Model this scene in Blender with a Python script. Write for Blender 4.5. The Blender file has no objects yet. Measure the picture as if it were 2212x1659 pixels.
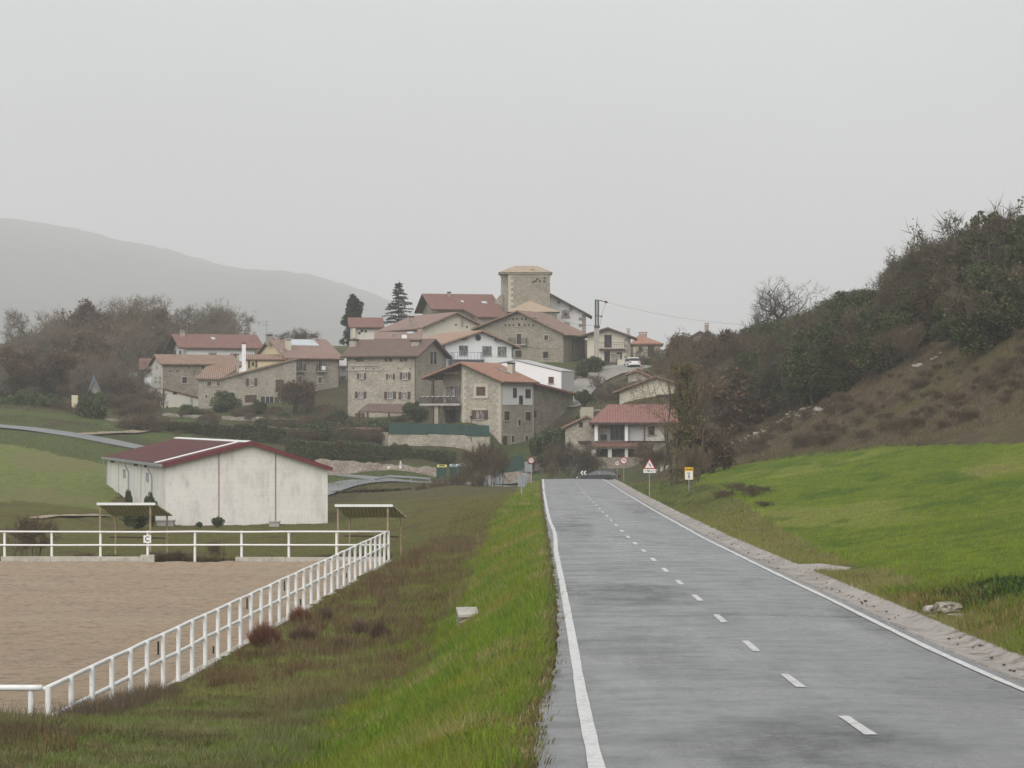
import bpy, math, random
import numpy as np
from mathutils import Vector, Matrix, noise as mnoise

scene = bpy.context.scene
C = scene.collection
R = math.radians

# ---------------------------------------------------------------- camera
# The camera is the origin: +Y is the way it looks, Z is height above the lens.
FPX, CX, HY = 5900.0, 1106.0, 904.0          # focal length and horizon in 2212-px picture units
cam_d = bpy.data.cameras.new("camera")
cam_d.sensor_width = 36.0
cam_d.lens = FPX / 2212.0 * 36.0
cam_d.shift_y = (HY - 829.5) / 2212.0
cam_d.clip_start, cam_d.clip_end = 0.5, 14000.0
cam = bpy.data.objects.new("camera", cam_d)
C.objects.link(cam)
cam.location = (0, 0, 0)
cam.rotation_euler = (R(90), 0, 0)
scene.camera = cam

# ---------------------------------------------------------------- sky, sun, exposure
SUN_EL, SUN_AZ = 38.0, 200.0                 # azimuth clockwise from +Y: behind and left of the camera
w = bpy.data.worlds.new("World")
scene.world = w
w.use_nodes = True
nt = w.node_tree
nt.nodes.clear()
sky = nt.nodes.new("ShaderNodeTexSky"); sky.sky_type = 'NISHITA'; sky.sun_disc = False
sky.sun_elevation = R(SUN_EL); sky.sun_rotation = R(SUN_AZ)
sky.dust_density = 6.0; sky.air_density = 1.0; sky.ozone_density = 1.0
hs = nt.nodes.new("ShaderNodeHueSaturation"); hs.inputs['Saturation'].default_value = 0.2
nt.links.new(sky.outputs[0], hs.inputs['Color'])
tc = nt.nodes.new("ShaderNodeTexCoord")
mp = nt.nodes.new("ShaderNodeMapping"); mp.inputs['Scale'].default_value = (2.2, 2.2, 6.0)
nt.links.new(tc.outputs['Generated'], mp.inputs['Vector'])
nz = nt.nodes.new("ShaderNodeTexNoise"); nz.inputs['Scale'].default_value = 1.4; nz.inputs['Detail'].default_value = 5.0
nt.links.new(mp.outputs[0], nz.inputs['Vector'])
cr = nt.nodes.new("ShaderNodeMapRange")
cr.inputs['From Min'].default_value = 0.3; cr.inputs['From Max'].default_value = 0.7
cr.inputs['To Min'].default_value = 0.90; cr.inputs['To Max'].default_value = 1.07
nt.links.new(nz.outputs['Fac'], cr.inputs['Value'])
cl = nt.nodes.new("ShaderNodeMix"); cl.data_type = 'RGBA'
cl.inputs[0].default_value = 0.9
nt.links.new(hs.outputs[0], cl.inputs[6])
cl.inputs[7].default_value = (6.15, 6.3, 6.4, 1)
ml = nt.nodes.new("ShaderNodeVectorMath"); ml.operation = 'SCALE'
nt.links.new(cl.outputs[2], ml.inputs[0]); nt.links.new(cr.outputs[0], ml.inputs['Scale'])
bg = nt.nodes.new("ShaderNodeBackground"); bg.inputs['Strength'].default_value = 0.085
nt.links.new(ml.outputs[0], bg.inputs['Color'])
wo = nt.nodes.new("ShaderNodeOutputWorld")
nt.links.new(bg.outputs[0], wo.inputs['Surface'])

sl = bpy.data.lights.new("sun", 'SUN'); sl.energy = 1.5; sl.angle = R(60); sl.color = (1.0, 0.97, 0.93)
so = bpy.data.objects.new("sun", sl); C.objects.link(so)
az, el = R(SUN_AZ), R(SUN_EL)
sdir = Vector((math.sin(az) * math.cos(el), math.cos(az) * math.cos(el), math.sin(el)))
so.rotation_euler = (-sdir).to_track_quat('-Z', 'Y').to_euler()

scene.view_settings.view_transform = 'Standard'
scene.view_settings.look = 'None'
scene.view_settings.exposure = 0.60
scene.view_settings.gamma = 1.0
scene.view_settings.use_curve_mapping = False
scene.cycles.max_bounces = 10
scene.cycles.diffuse_bounces = 2
scene.cycles.glossy_bounces = 2
scene.cycles.volume_bounces = 6
scene.cycles.use_adaptive_sampling = True
scene.cycles.use_denoising = True

# ---------------------------------------------------------------- picture measurements -> world points
def P(px, py, d):
    return Vector(((px - CX) / FPX * d, d, -(py - HY) / FPX * d))

class Zm:                                     # measurements taken in an enlarged crop of the photograph
    def __init__(s, x0, y0, wd):
        s.x0, s.y0, s.k = x0, y0, wd / 2212.0
    def x(s, v): return (s.x0 + v * s.k) * 0.54861
    def y(s, v): return (s.y0 + v * s.k) * 0.54861
    def p(s, x, y, d): return P(s.x(x), s.y(y), d)

class Id:
    def x(s, v): return v
    def y(s, v): return v
    def p(s, x, y, d): return P(x, y, d)
I0 = Id()
Z1 = Zm(500, 1050, 900); Z2 = Zm(1250, 1050, 750); Z3 = Zm(1600, 1300, 750); Z4 = Zm(1900, 1000, 800)
Z5 = Zm(2200, 1400, 700); Z6 = Zm(0, 1100, 900); Z7 = Zm(300, 1650, 1300); Z8 = Zm(1800, 1750, 1100)
ZG = Zm(1050, 1550, 900); ZH = Zm(400, 1550, 900); ZR = Zm(1950, 1650, 800); ZA = Zm(0, 1950, 700)
ZF = Zm(0, 2350, 900)

# ---------------------------------------------------------------- object helpers
def tag(o, label=None, cat=None, group=None, kind=None):
    if label: o['label'] = label
    if cat: o['category'] = cat
    if group: o['group'] = group
    if kind: o['kind'] = kind
    return o

def thing(name, loc, rz=0.0, label=None, cat=None, group=None):
    o = bpy.data.objects.new(name, None)
    o.empty_display_size = 0.5
    C.objects.link(o)
    o.location = loc; o.rotation_euler = (0, 0, rz)
    return tag(o, label, cat, group)

def copy_tree(o, parent=None):
    c = o.copy(); C.objects.link(c)
    if parent is not None: c.parent = parent
    for ch in list(o.children): copy_tree(ch, c)
    return c

class MB:
    def __init__(s): s.v = []; s.f = []
    def add(s, vs, fs):
        b = len(s.v); s.v += [tuple(v) for v in vs]; s.f += [tuple(i + b for i in f) for f in fs]; return s
    def box(s, x0, y0, z0, x1, y1, z1, M=None):
        vs = [Vector(p) for p in ((x0,y0,z0),(x1,y0,z0),(x1,y1,z0),(x0,y1,z0),(x0,y0,z1),(x1,y0,z1),(x1,y1,z1),(x0,y1,z1))]
        if M is not None: vs = [M @ v for v in vs]
        return s.add(vs, [(0,3,2,1),(4,5,6,7),(0,1,5,4),(1,2,6,5),(2,3,7,6),(3,0,4,7)])
    def prism(s, poly, axis, a0, a1):          # poly of (p, z); axis 'y' extrudes x-z outlines, axis 'x' extrudes y-z outlines
        n = len(poly)
        if axis == 'y': A = [(p, a0, z) for p, z in poly]; B = [(p, a1, z) for p, z in poly]
        else: A = [(a0, p, z) for p, z in poly]; B = [(a1, p, z) for p, z in poly]
        fs = [tuple(range(n)), tuple(range(2 * n - 1, n - 1, -1))]
        if axis == 'x': fs = [f[::-1] for f in fs]
        for i in range(n):
            j = (i + 1) % n
            q = (i, n + i, n + j, j)
            fs.append(q if axis == 'y' else q[::-1])
        return s.add(A + B, fs)
    def slab(s, q, t):                         # quad of 4 corners (top side, counter-clockwise), thickened downward along its normal
        q = [Vector(p) for p in q]
        n = (q[1] - q[0]).cross(q[2] - q[0]).normalized()
        if n.z < 0: q = q[::-1]; n = -n
        k = len(q)
        vs = q + [p - n * t for p in q]
        fs = [tuple(range(k)), tuple(range(2 * k - 1, k - 1, -1))]
        for i in range(k):
            j = (i + 1) % k
            fs.append((i, k + i, k + j, j))
        return s.add(vs, fs)
    def tube(s, pts, rad, n=6, cap=True):
        pts = [Vector(p) for p in pts]
        if not hasattr(rad, '__len__'): rad = [rad] * len(pts)
        b = len(s.v)
        up = Vector((0.13, 0.31, 0.94))
        for i, p in enumerate(pts):
            t = (pts[min(i + 1, len(pts) - 1)] - pts[max(i - 1, 0)]).normalized()
            a = t.cross(up)
            if a.length < 1e-3: a = t.cross(Vector((1, 0, 0)))
            a.normalize(); c = t.cross(a)
            for k in range(n):
                th = 2 * math.pi * k / n
                s.v.append(tuple(p + (a * math.cos(th) + c * math.sin(th)) * rad[i]))
        for i in range(len(pts) - 1):
            for k in range(n):
                k2 = (k + 1) % n
                s.f.append((b + i * n + k, b + i * n + k2, b + (i + 1) * n + k2, b + (i + 1) * n + k))
        if cap:
            s.f.append(tuple(b + k for k in range(n - 1, -1, -1)))
            e = b + (len(pts) - 1) * n
            s.f.append(tuple(e + k for k in range(n)))
        return s
    def build(s, name, mat, parent=None, loc=None, rz=0.0, smooth=False, uv=True):
        me = bpy.data.meshes.new(name)
        me.from_pydata(s.v, [], s.f)
        if uv and len(s.f) < 20000:
            ul = me.uv_layers.new(name="UVMap")
            buf = np.zeros(len(me.loops) * 2)
            up = Vector((0, 0, 1))
            for p in me.polygons:
                n = p.normal
                if abs(n.z) > 0.97: ud = Vector((1, 0, 0)); vd = Vector((0, 1, 0))
                else:
                    ud = up.cross(n).normalized(); vd = n.cross(ud)
                for li in p.loop_indices:
                    co = me.vertices[me.loops[li].vertex_index].co
                    buf[li * 2] = co.dot(ud); buf[li * 2 + 1] = co.dot(vd)
            ul.data.foreach_set('uv', buf)
        if mat: me.materials.append(mat)
        if smooth: me.polygons.foreach_set('use_smooth', [True] * len(me.polygons))
        me.update()
        o = bpy.data.objects.new(name, me); C.objects.link(o)
        if parent is not None: o.parent = parent
        if loc is not None: o.location = loc
        if rz: o.rotation_euler = (0, 0, rz)
        return o

def np_mesh(name, V, Fq, mat, smooth=False, col=None, uv=None, parent=None):
    """V (n,3), Fq (m,k) quads or triangles, col (n,3) point colours"""
    me = bpy.data.meshes.new(name)
    V = np.ascontiguousarray(V, dtype=np.float32); Fq = np.ascontiguousarray(Fq, dtype=np.int32)
    m, k = Fq.shape
    me.vertices.add(len(V)); me.vertices.foreach_set('co', V.ravel())
    me.loops.add(m * k); me.loops.foreach_set('vertex_index', Fq.ravel())
    me.polygons.add(m); me.polygons.foreach_set('loop_start', np.arange(0, m * k, k, dtype=np.int32))
    me.update(calc_edges=True)
    if smooth: me.polygons.foreach_set('use_smooth', np.ones(m, dtype=bool))
    if col is not None:
        a = me.color_attributes.new("Col", 'FLOAT_COLOR', 'POINT')
        c4 = np.ones((len(V), 4), dtype=np.float32); c4[:, :3] = col
        a.data.foreach_set('color', c4.ravel())
    me.materials.append(mat)
    me.validate()
    o = bpy.data.objects.new(name, me); C.objects.link(o)
    if parent is not None: o.parent = parent
    return o

def text_part(txt, size, mat, parent, loc, rot, name='lettering', depth=0.004, sx=1.0):
    cu = bpy.data.curves.new('lettering_curve', 'FONT'); cu.body = txt; cu.size = size
    cu.align_x = 'CENTER'; cu.align_y = 'CENTER'; cu.extrude = depth; cu.offset = size * 0.018
    tmp = bpy.data.objects.new('tmp_text', cu); C.objects.link(tmp)
    dg = bpy.context.evaluated_depsgraph_get()
    me = bpy.data.meshes.new_from_object(tmp.evaluated_get(dg))
    bpy.data.objects.remove(tmp); bpy.data.curves.remove(cu)
    me.name = name; me.materials.clear(); me.materials.append(mat)
    o = bpy.data.objects.new(name, me); C.objects.link(o)
    o.parent = parent; o.location = loc; o.rotation_euler = rot; o.scale = (sx, 1, 1)
    return o

# ---------------------------------------------------------------- materials
def lin(r, g, b):                              # sRGB 0-255 -> linear
    f = lambda c: (c / 255 / 12.92) if c / 255 <= 0.04045 else ((c / 255 + 0.055) / 1.055) ** 2.4
    return (f(r), f(g), f(b))

def material(name, base, layers=(), rough=0.85, spec=0.25, bump=None, coord='Object', attr=None, rnd=0.0,
             rlayers=None, metal=0.0, transl=0.0):
    """base colour, then layers mixed over it: dict(t='noise|wave|brick|voronoi', s=scale, st=stretch, lo, hi, c=colour, f=strength)"""
    m = bpy.data.materials.new(name); m.use_nodes = True
    t = m.node_tree; t.nodes.clear(); N = t.nodes.new; L = t.links.new
    out = N('ShaderNodeOutputMaterial'); bs = N('ShaderNodeBsdfPrincipled')
    L(bs.outputs[0], out.inputs[0])
    bs.inputs['Roughness'].default_value = rough
    bs.inputs['Specular IOR Level'].default_value = spec
    bs.inputs['Metallic'].default_value = metal
    tcn = N('ShaderNodeTexCoord')
    def tex(l):
        mpn = N('ShaderNodeMapping'); st = l.get('st', (1, 1, 1)); mpn.inputs['Scale'].default_value = st
        mpn.inputs['Location'].default_value = l.get('o', (0, 0, 0))
        if 'rot' in l: mpn.inputs['Rotation'].default_value = (0, 0, l['rot'])
        L(tcn.outputs[l.get('co', coord)], mpn.inputs[0])
        k = l['t']
        if k == 'noise':
            n = N('ShaderNodeTexNoise'); n.inputs['Scale'].default_value = l['s']
            n.inputs['Detail'].default_value = l.get('d', 4.0); n.inputs['Roughness'].default_value = l.get('r', 0.55)
            L(mpn.outputs[0], n.inputs['Vector']); o = n.outputs['Fac']
        elif k == 'voronoi':
            n = N('ShaderNodeTexVoronoi'); n.inputs['Scale'].default_value = l['s']
            if l.get('edge'): n.feature = 'DISTANCE_TO_EDGE'
            L(mpn.outputs[0], n.inputs['Vector']); o = n.outputs['Distance']
        elif k == 'cell':
            n = N('ShaderNodeTexVoronoi'); n.inputs['Scale'].default_value = l['s']
            L(mpn.outputs[0], n.inputs['Vector'])
            sp = N('ShaderNodeSeparateColor'); L(n.outputs['Color'], sp.inputs[0]); o = sp.outputs[0]
        elif k == 'wave':
            n = N('ShaderNodeTexWave'); n.inputs['Scale'].default_value = l['s']
            n.inputs['Distortion'].default_value = l.get('dist', 0.0); n.bands_direction = l.get('dir', 'X')
            n.inputs['Detail'].default_value = 1.0
            L(mpn.outputs[0], n.inputs['Vector']); o = n.outputs['Fac']
        elif k == 'brick':
            n = N('ShaderNodeTexBrick'); n.inputs['Scale'].default_value = 1.0
            n.inputs['Brick Width'].default_value = l.get('bw', 0.4); n.inputs['Row Height'].default_value = l.get('bh', 0.18)
            n.inputs['Mortar Size'].default_value = l.get('ms', 0.02); n.inputs['Mortar Smooth'].default_value = 0.2
            L(mpn.outputs[0], n.inputs['Vector']); o = n.outputs['Fac']
        mr = N('ShaderNodeMapRange'); mr.inputs['From Min'].default_value = l.get('lo', 0.35); mr.inputs['From Max'].default_value = l.get('hi', 0.65)
        mr.inputs['To Max'].default_value = l.get('f', 1.0)
        L(o, mr.inputs['Value'])
        return mr.outputs[0]
    if attr:
        an = N('ShaderNodeAttribute'); an.attribute_name = attr; cur = an.outputs['Color']
    else:
        rg = N('ShaderNodeRGB'); rg.outputs[0].default_value = (*base, 1); cur = rg.outputs[0]
    for l in layers:
        mx = N('ShaderNodeMix'); mx.data_type = 'RGBA'
        if l.get('mul'): mx.blend_type = 'MULTIPLY'
        L(tex(l), mx.inputs[0]); L(cur, mx.inputs[6]); mx.inputs[7].default_value = (*l['c'], 1)
        cur = mx.outputs[2]
    if rnd:
        oi = N('ShaderNodeObjectInfo'); hv = N('ShaderNodeHueSaturation')
        mr = N('ShaderNodeMapRange'); mr.inputs['To Min'].default_value = 1 - rnd; mr.inputs['To Max'].default_value = 1 + rnd
        L(oi.outputs['Random'], mr.inputs[0]); L(mr.outputs[0], hv.inputs['Value']); L(cur, hv.inputs['Color']); cur = hv.outputs[0]
    L(cur, bs.inputs['Base Color'])
    if rlayers:
        r, l = rlayers
        mr2 = N('ShaderNodeMapRange'); mr2.inputs['To Min'].default_value = r[0]; mr2.inputs['To Max'].default_value = r[1]
        L(tex(l), mr2.inputs[0]); L(mr2.outputs[0], bs.inputs['Roughness'])
    if bump:
        bl, strength, dist = bump
        bn = N('ShaderNodeBump'); bn.inputs['Strength'].default_value = strength; bn.inputs['Distance'].default_value = dist
        L(tex(bl), bn.inputs['Height']); L(bn.outputs[0], bs.inputs['Normal'])
    if transl:
        bs.inputs['Subsurface Weight'].default_value = 0.0
    return m

def nz_(s, c, f=1.0, lo=0.35, hi=0.65, **k): return dict(t='noise', s=s, c=c, f=f, lo=lo, hi=hi, **k)

def stone_mat(name, a, b, mortar, dark=0.5, bw=0.42, bh=0.19):
    return material(name, a, [
        dict(t='cell', s=1.0, st=(1 / bw * 1.1, 1 / bh, 1), c=b, lo=0.1, hi=0.9, co='UV'),
        nz_(0.35, tuple(x * dark for x in a), 0.75, 0.48, 0.72, co='UV', d=6.0, r=0.65),
        nz_(4.0, tuple(x * 1.35 for x in a), 0.55, 0.5, 0.75, st=(0.6, 1.3, 1), co='UV'),
        nz_(5.5, tuple(x * 0.45 for x in a), 0.8, 0.52, 0.72, st=(0.6, 1.6, 1), o=(7, 3, 1), co='UV', r=0.7),
        dict(t='voronoi', s=1.0, st=(1 / bw * 1.1, 1 / bh, 1), edge=True, lo=0.09, hi=0.0, c=mortar, f=0.6, co='UV'),
    ], rough=0.9, coord='UV', bump=(dict(t='voronoi', s=1.0, st=(1 / bw * 1.1, 1 / bh, 1), edge=True, lo=0.0, hi=0.15, co='UV'), 0.7, 0.04))

def tile_mat(name, a, b, dark, period=0.30, row=0.36, contrast=0.65, moss=0.35):
    return material(name, a, [
        dict(t='cell', s=1.0, st=(1 / period, 1 / row, 1), c=b, lo=0.2, hi=0.95, f=0.8, co='UV'),
        dict(t='wave', s=0.3142 / period, dir='X', c=dark, lo=0.5, hi=0.0, f=contrast, co='UV'),
        dict(t='brick', bw=50.0, bh=row, ms=0.03, c=dark, lo=0.0, hi=1.0, f=0.35, co='UV'),
        nz_(0.5, tuple(x * 0.55 for x in a), moss, 0.45, 0.7, co='UV', d=6.0, r=0.7),
        nz_(3.0, tuple(min(1, x * 1.5) for x in a), 0.4, 0.55, 0.75, co='UV', r=0.7),
    ], rough=0.75, spec=0.3, coord='UV',
        bump=(dict(t='wave', s=0.3142 / period, dir='X', lo=0.0, hi=1.0, co='UV'), 0.6, 0.05))

def plaster_mat(name, a, dirt=0.3, tone=(0.25, 0.23, 0.2)):
    return material(name, a, [
        nz_(0.5, tone, dirt, 0.5, 0.78, co='UV', st=(1.6, 0.45, 1), d=7.0, r=0.7),
        nz_(5.0, tuple(x * 0.86 for x in a), 0.6, 0.4, 0.7, co='UV', r=0.7),
    ], rough=0.85, spec=0.2, coord='UV', bump=(nz_(14.0, a), 0.15, 0.01))

MT = {}
MT['stone_warm'] = stone_mat('stone_warm', (0.40, 0.355, 0.28), (0.52, 0.475, 0.395), (0.20, 0.18, 0.15))
MT['stone_grey'] = stone_mat('stone_grey', (0.35, 0.315, 0.255), (0.46, 0.42, 0.355), (0.22, 0.19, 0.16))
MT['stone_dark'] = stone_mat('stone_dark', (0.27, 0.235, 0.185), (0.38, 0.34, 0.28), (0.14, 0.12, 0.10))
MT['stone_church'] = stone_mat('stone_church', (0.30, 0.265, 0.205), (0.38, 0.34, 0.275), (0.20, 0.18, 0.15), bw=0.5, bh=0.28)
MT['rubble'] = stone_mat('rubble', (0.33, 0.29, 0.24), (0.50, 0.46, 0.40), (0.14, 0.12, 0.10), bw=0.5, bh=0.32)
MT['rubble_pink'] = stone_mat('rubble_pink', (0.36, 0.28, 0.23), (0.52, 0.46, 0.40), (0.16, 0.13, 0.11), bw=0.42, bh=0.3)
MT['quoin'] = plaster_mat('quoin_stone', (0.52, 0.47, 0.38), 0.25)
MT['white'] = plaster_mat('white_render', (0.86, 0.86, 0.86), 0.12)
MT['white_old'] = plaster_mat('old_white_render', (0.66, 0.63, 0.57), 0.55)
MT['cream'] = plaster_mat('cream_render', (0.62, 0.56, 0.43), 0.35)
MT['cream_pale'] = plaster_mat('pale_cream_render', (0.66, 0.61, 0.50), 0.35)
MT['yellow'] = plaster_mat('yellow_render', (0.66, 0.56, 0.36), 0.2)
MT['grey_render'] = plaster_mat('grey_render', (0.52, 0.52, 0.51), 0.3)
MT['tile_brown'] = tile_mat('brown_tiles', (0.17, 0.11, 0.09), (0.24, 0.16, 0.13), (0.06, 0.045, 0.04))
MT['tile_red'] = tile_mat('red_tiles', (0.21, 0.105, 0.085), (0.27, 0.15, 0.125), (0.12, 0.06, 0.05), contrast=0.35, moss=0.2)
MT['tile_orange'] = tile_mat('orange_tiles', (0.36, 0.18, 0.12), (0.44, 0.25, 0.18), (0.2, 0.09, 0.06), contrast=0.4, moss=0.25)
MT['tile_old'] = tile_mat('old_curved_tiles', (0.34, 0.20, 0.14), (0.40, 0.31, 0.24), (0.07, 0.05, 0.04), contrast=0.85, moss=0.6)
MT['tile_tan'] = tile_mat('tan_tiles', (0.42, 0.32, 0.225), (0.48, 0.39, 0.29), (0.26, 0.18, 0.12), contrast=0.35, moss=0.25)
MT['tile_mod'] = tile_mat('modern_tiles', (0.27, 0.125, 0.105), (0.34, 0.18, 0.15), (0.13, 0.06, 0.05), contrast=0.55, moss=0.15)
MT['tile_bare'] = tile_mat('pale_worn_tiles', (0.38, 0.24, 0.17), (0.47, 0.33, 0.25), (0.2, 0.12, 0.09), contrast=0.4, moss=0.3)
MT['wood'] = material('dark_wood', (0.075, 0.05, 0.038), [nz_(3, (0.12, 0.085, 0.065), 0.8, st=(1, 1, 0.2))], rough=0.7)
MT['shutter'] = material('brown_shutter', (0.085, 0.045, 0.035), [nz_(5, (0.13, 0.08, 0.06), 0.7, st=(1, 1, .2))], rough=0.6)
MT['frame_w'] = material('pale_frame', (0.45, 0.43, 0.40), [nz_(5, (0.3, 0.28, 0.25), 0.5)], rough=0.6)
MT['frame_g'] = material('grey_frame', (0.13, 0.14, 0.15), [nz_(5, (0.09, 0.1, 0.11), 0.5)], rough=0.5)
MT['glass'] = material('window_glass', (0.02, 0.021, 0.022), [nz_(2.5, (0.10, 0.095, 0.09), 0.8, 0.5, 0.62, st=(1, 1, .35))], rough=0.12, spec=0.5)
MT['curtain'] = material('curtained_glass', (0.10, 0.09, 0.085), [nz_(4.5, (0.42, 0.40, 0.37), 0.85, 0.47, 0.6, st=(1.6, 1.6, .3))], rough=0.2, spec=0.5)
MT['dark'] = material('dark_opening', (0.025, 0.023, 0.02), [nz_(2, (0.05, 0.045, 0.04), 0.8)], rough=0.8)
MT['metal'] = material('galvanised_steel', (0.34, 0.36, 0.38), [nz_(4, (0.24, 0.25, 0.27), 0.7), nz_(1.2, (0.30, 0.22, 0.16), 0.3, 0.6, 0.75)], rough=0.5, metal=0.35)
MT['dmetal'] = material('dark_metal', (0.06, 0.062, 0.065), [nz_(4, (0.1, 0.09, 0.085), 0.6)], rough=0.5)
MT['concrete'] = material('concrete', (0.42, 0.40, 0.365), [nz_(1.5, (0.27, 0.25, 0.22), 0.7), nz_(12, (0.5, 0.48, 0.45), 0.5), nz_(6, (0.12, 0.12, 0.08), 0.5, 0.58, 0.75)], rough=0.85, bump=(nz_(20, (0, 0, 0)), 0.3, 0.01))
# ================================================================ GROUND
# smooth value noise in numpy
_rs = np.random.RandomState(7)
_LAT = _rs.rand(256, 256)
def vnoise(x, y, s=1.0, o=0.0):
    x = np.asarray(x, dtype=float) * s + 37.3 + o; y = np.asarray(y, dtype=float) * s + 91.7 + o * 1.7
    xi = np.floor(x).astype(int); yi = np.floor(y).astype(int); fx = x - xi; fy = y - yi
    fx = fx * fx * (3 - 2 * fx); fy = fy * fy * (3 - 2 * fy)
    a = _LAT[xi & 255, yi & 255]; b = _LAT[(xi + 1) & 255, yi & 255]; c = _LAT[xi & 255, (yi + 1) & 255]; d = _LAT[(xi + 1) & 255, (yi + 1) & 255]
    return (a * (1 - fx) + b * fx) * (1 - fy) + (c * (1 - fx) + d * fx) * fy
def fbm(x, y, s=1.0, o=0.0, n=4):
    r = 0; a = 0.5; t = 0
    for i in range(n):
        r = r + a * vnoise(x, y, s * 2 ** i, o + i * 11.3); t += a; a *= 0.5
    return r / t
def sstep(a, b, x):
    t = np.clip((x - a) / (b - a), 0, 1); return t * t * (3 - 2 * t)

# the road: centre line and level, from the lane markings
_ry = np.array([-50, 0, 29.5, 45, 60, 74, 106, 151, 200, 268, 290, 330.])
_rx = np.array([2.9, 3.45, 3.73, 3.93, 4.08, 4.22, 4.51, 4.85, 5.25, 5.95, 5.9, 3.0])
_rzy = np.array([-50, 0, 15, 29.5, 36.5, 45, 60, 74, 106, 151, 200, 240, 268, 280, 295, 330.])
_rz = np.array([-1.5, -2.35, -2.9, -3.37, -3.62, -3.80, -4.0, -4.22, -4.66, -5.06, -5.43, -5.70, -5.95, -6.35, -6.85, -7.0])
_g = np.linspace(-50, 330, 1521)
def _smooth(v, k):
    kk = np.exp(-np.linspace(-2, 2, k) ** 2); kk /= kk.sum()
    return np.convolve(np.pad(v, k // 2, mode='edge'), kk, mode='valid')[:len(v)]
_gx = _smooth(np.interp(_g, _ry, _rx), 61); _gz = _smooth(np.interp(_g, _rzy, _rz), 41)
def left_edge(y): return np.interp(y, [20, 31, 42, 60, 300], [3.52, 3.46, 3.20, 3.07, 3.04])
def road_x(y): return np.interp(y, _g, _gx)
def road_z(y): return np.interp(y, _g, _gz)

# surveyed ground points: (X, Y, Z) or picture point + distance
def cp(px, py, d): v = P(px, py, d); return (v.x, v.y, v.z)
CTRL = [
 # left, near: mound in front of the riding arena, ditch, arena level
 (-9,28,-5.2),(-5,38,-5.4),(-12,44,-5.45),(-3.3,50,-5.75),(-9.5,50.3,-5.55),(-20,46,-5.5),(-40,40,-5.4),(-8.9,55.5,-5.95),(-8.1,60,-6.25),
 (-3.4,60,-6.2),(-7.6,67,-6.40),(-4,70,-6.42),(-3,80,-6.42),(-3,95,-6.42),(-3,110,-6.42),(-5,124,-6.42),(-7.2,80,-6.42),(-6.5,95,-6.42),(-5.9,110,-6.42),(-2.4,140,-6.5),(-25,90,-6.6),(-14,58,-6.5),(-45,60,-6.5),
 (-45,120,-6.7),(-15,128,-6.65),(-30,128,-6.7),(-20,108,-6.6),(-12,90,-6.6),(0.2,20,-3.3),(-6,12,-4.6),(-40,10,-5),(-2.6,35,-5.3),
 # between arena and white barn
 (-20,160,-7.4),(-8,160,-6.95),(-10,200,-7.95),(-28,203,-7.95),(-26,215,-7.9),(-18,196,-7.95),(-45,200,-7.6),(-70,180,-7.2),
 cp(950,1100,195),cp(860,1098,215),cp(1040,1110,160),cp(1075,1062,240),cp(900,1066,250),cp(980,1050,255),
 # left field and the road behind it
 cp(100,1092,215),cp(0,1087,215),cp(-200,1070,215),cp(100,1030,250),cp(100,962,300),cp(0,950,310),cp(230,1010,265),cp(-300,930,320),
 cp(0,922,330),cp(150,938,325),cp(290,965,318),cp(500,1002,312),cp(708,1026,300),cp(850,1040,290),cp(1000,1046,286),
 cp(720,1026,318),cp(980,1032,305),cp(760,955,335),cp(500,950,345),cp(940,975,325),
 # village gardens and terraces
 cp(60,880,360),cp(200,905,350),cp(300,915,360),cp(450,905,385),cp(600,900,390),cp(350,888,405),cp(500,880,405),cp(650,872,405),
 cp(100,845,430),cp(-100,850,430),cp(740,925,380),cp(800,937,378),cp(850,938,372),cp(760,936,376),cp(780,970,352),cp(830,972,350),cp(735,965,350),cp(870,955,350),cp(1050,935,345),
 # woods behind on the left
 cp(50,800,500),cp(200,775,560),cp(350,755,560),cp(450,752,560),cp(0,770,560),cp(-200,770,560),cp(300,720,700),cp(50,720,700),cp(600,760,600),cp(-400,700,700),
 cp(800,740,650),cp(1100,760,700),cp(1300,780,600),
 # the village hill
 cp(560,850,440),cp(850,760,460),cp(1000,735,470),cp(1130,720,490),cp(1300,792,412),cp(1235,832,385),cp(1360,792,398),cp(1240,862,372),cp(1240,960,350),cp(1215,1000,335),cp(1235,1000,330),cp(1180,1010,335),cp(1140,1008,338),cp(1235,985,340),
 cp(1400,892,344),cp(1340,880,350),cp(1450,905,338),cp(1475,925,315),cp(1430,965,305),cp(1400,1010,290),cp(1440,792,420),cp(1000,880,375),cp(1090,1004,343),cp(1200,1006,336),cp(1100,1022,322),cp(1160,1026,318),cp(940,990,328),cp(880,975,333),cp(1035,1010,325),cp(1290,880,360),cp(1330,1034,296),cp(1400,1036,290),cp(1250,1036,300),cp(1130,1042,300),cp(1290,1010,312),cp(1400,1000,312),
 # right: field, bank, hillside
 (10,20,-2.6),(9.2,45,-3.45),(15,45,-2.7),(30,45,0.0),(9.5,70,-4.05),(13.5,70,-3.5),(30,70,-0.6),(10.6,100,-4.62),(20,100,-3.05),(11.4,117,-4.6),(12.2,153,-3.95),
 (20,150,-2.9),(28,150,-1.35),(38,120,0.6),(60,60,4.5),(60,20,4.5),cp(1520,1020,230),cp(1700,990,205),cp(1900,966,190),cp(2212,956,150),(13.0,185,-4.55),
 cp(1455,1024,255),cp(1560,985,248),cp(1600,905,270),cp(1700,880,258),cp(1900,810,240),cp(2212,715,215),cp(2212,860,185),cp(1850,905,225),cp(1700,945,235),cp(2050,890,200),
 (50,150,4.5),(60,200,15),(45,240,11.3),(60,300,18),(40,300,9.6),(35,330,7.5),(38,390,8.6),(50,450,11),(80,300,24),(24,320,1.5),(28,290,4.2),(90,200,22),(120,400,26),(80,120,12),(120,100,18),
 cp(1560,800,390),cp(1480,800,420),(60,600,13),(90,600,20),(0,560,14),
]
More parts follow.
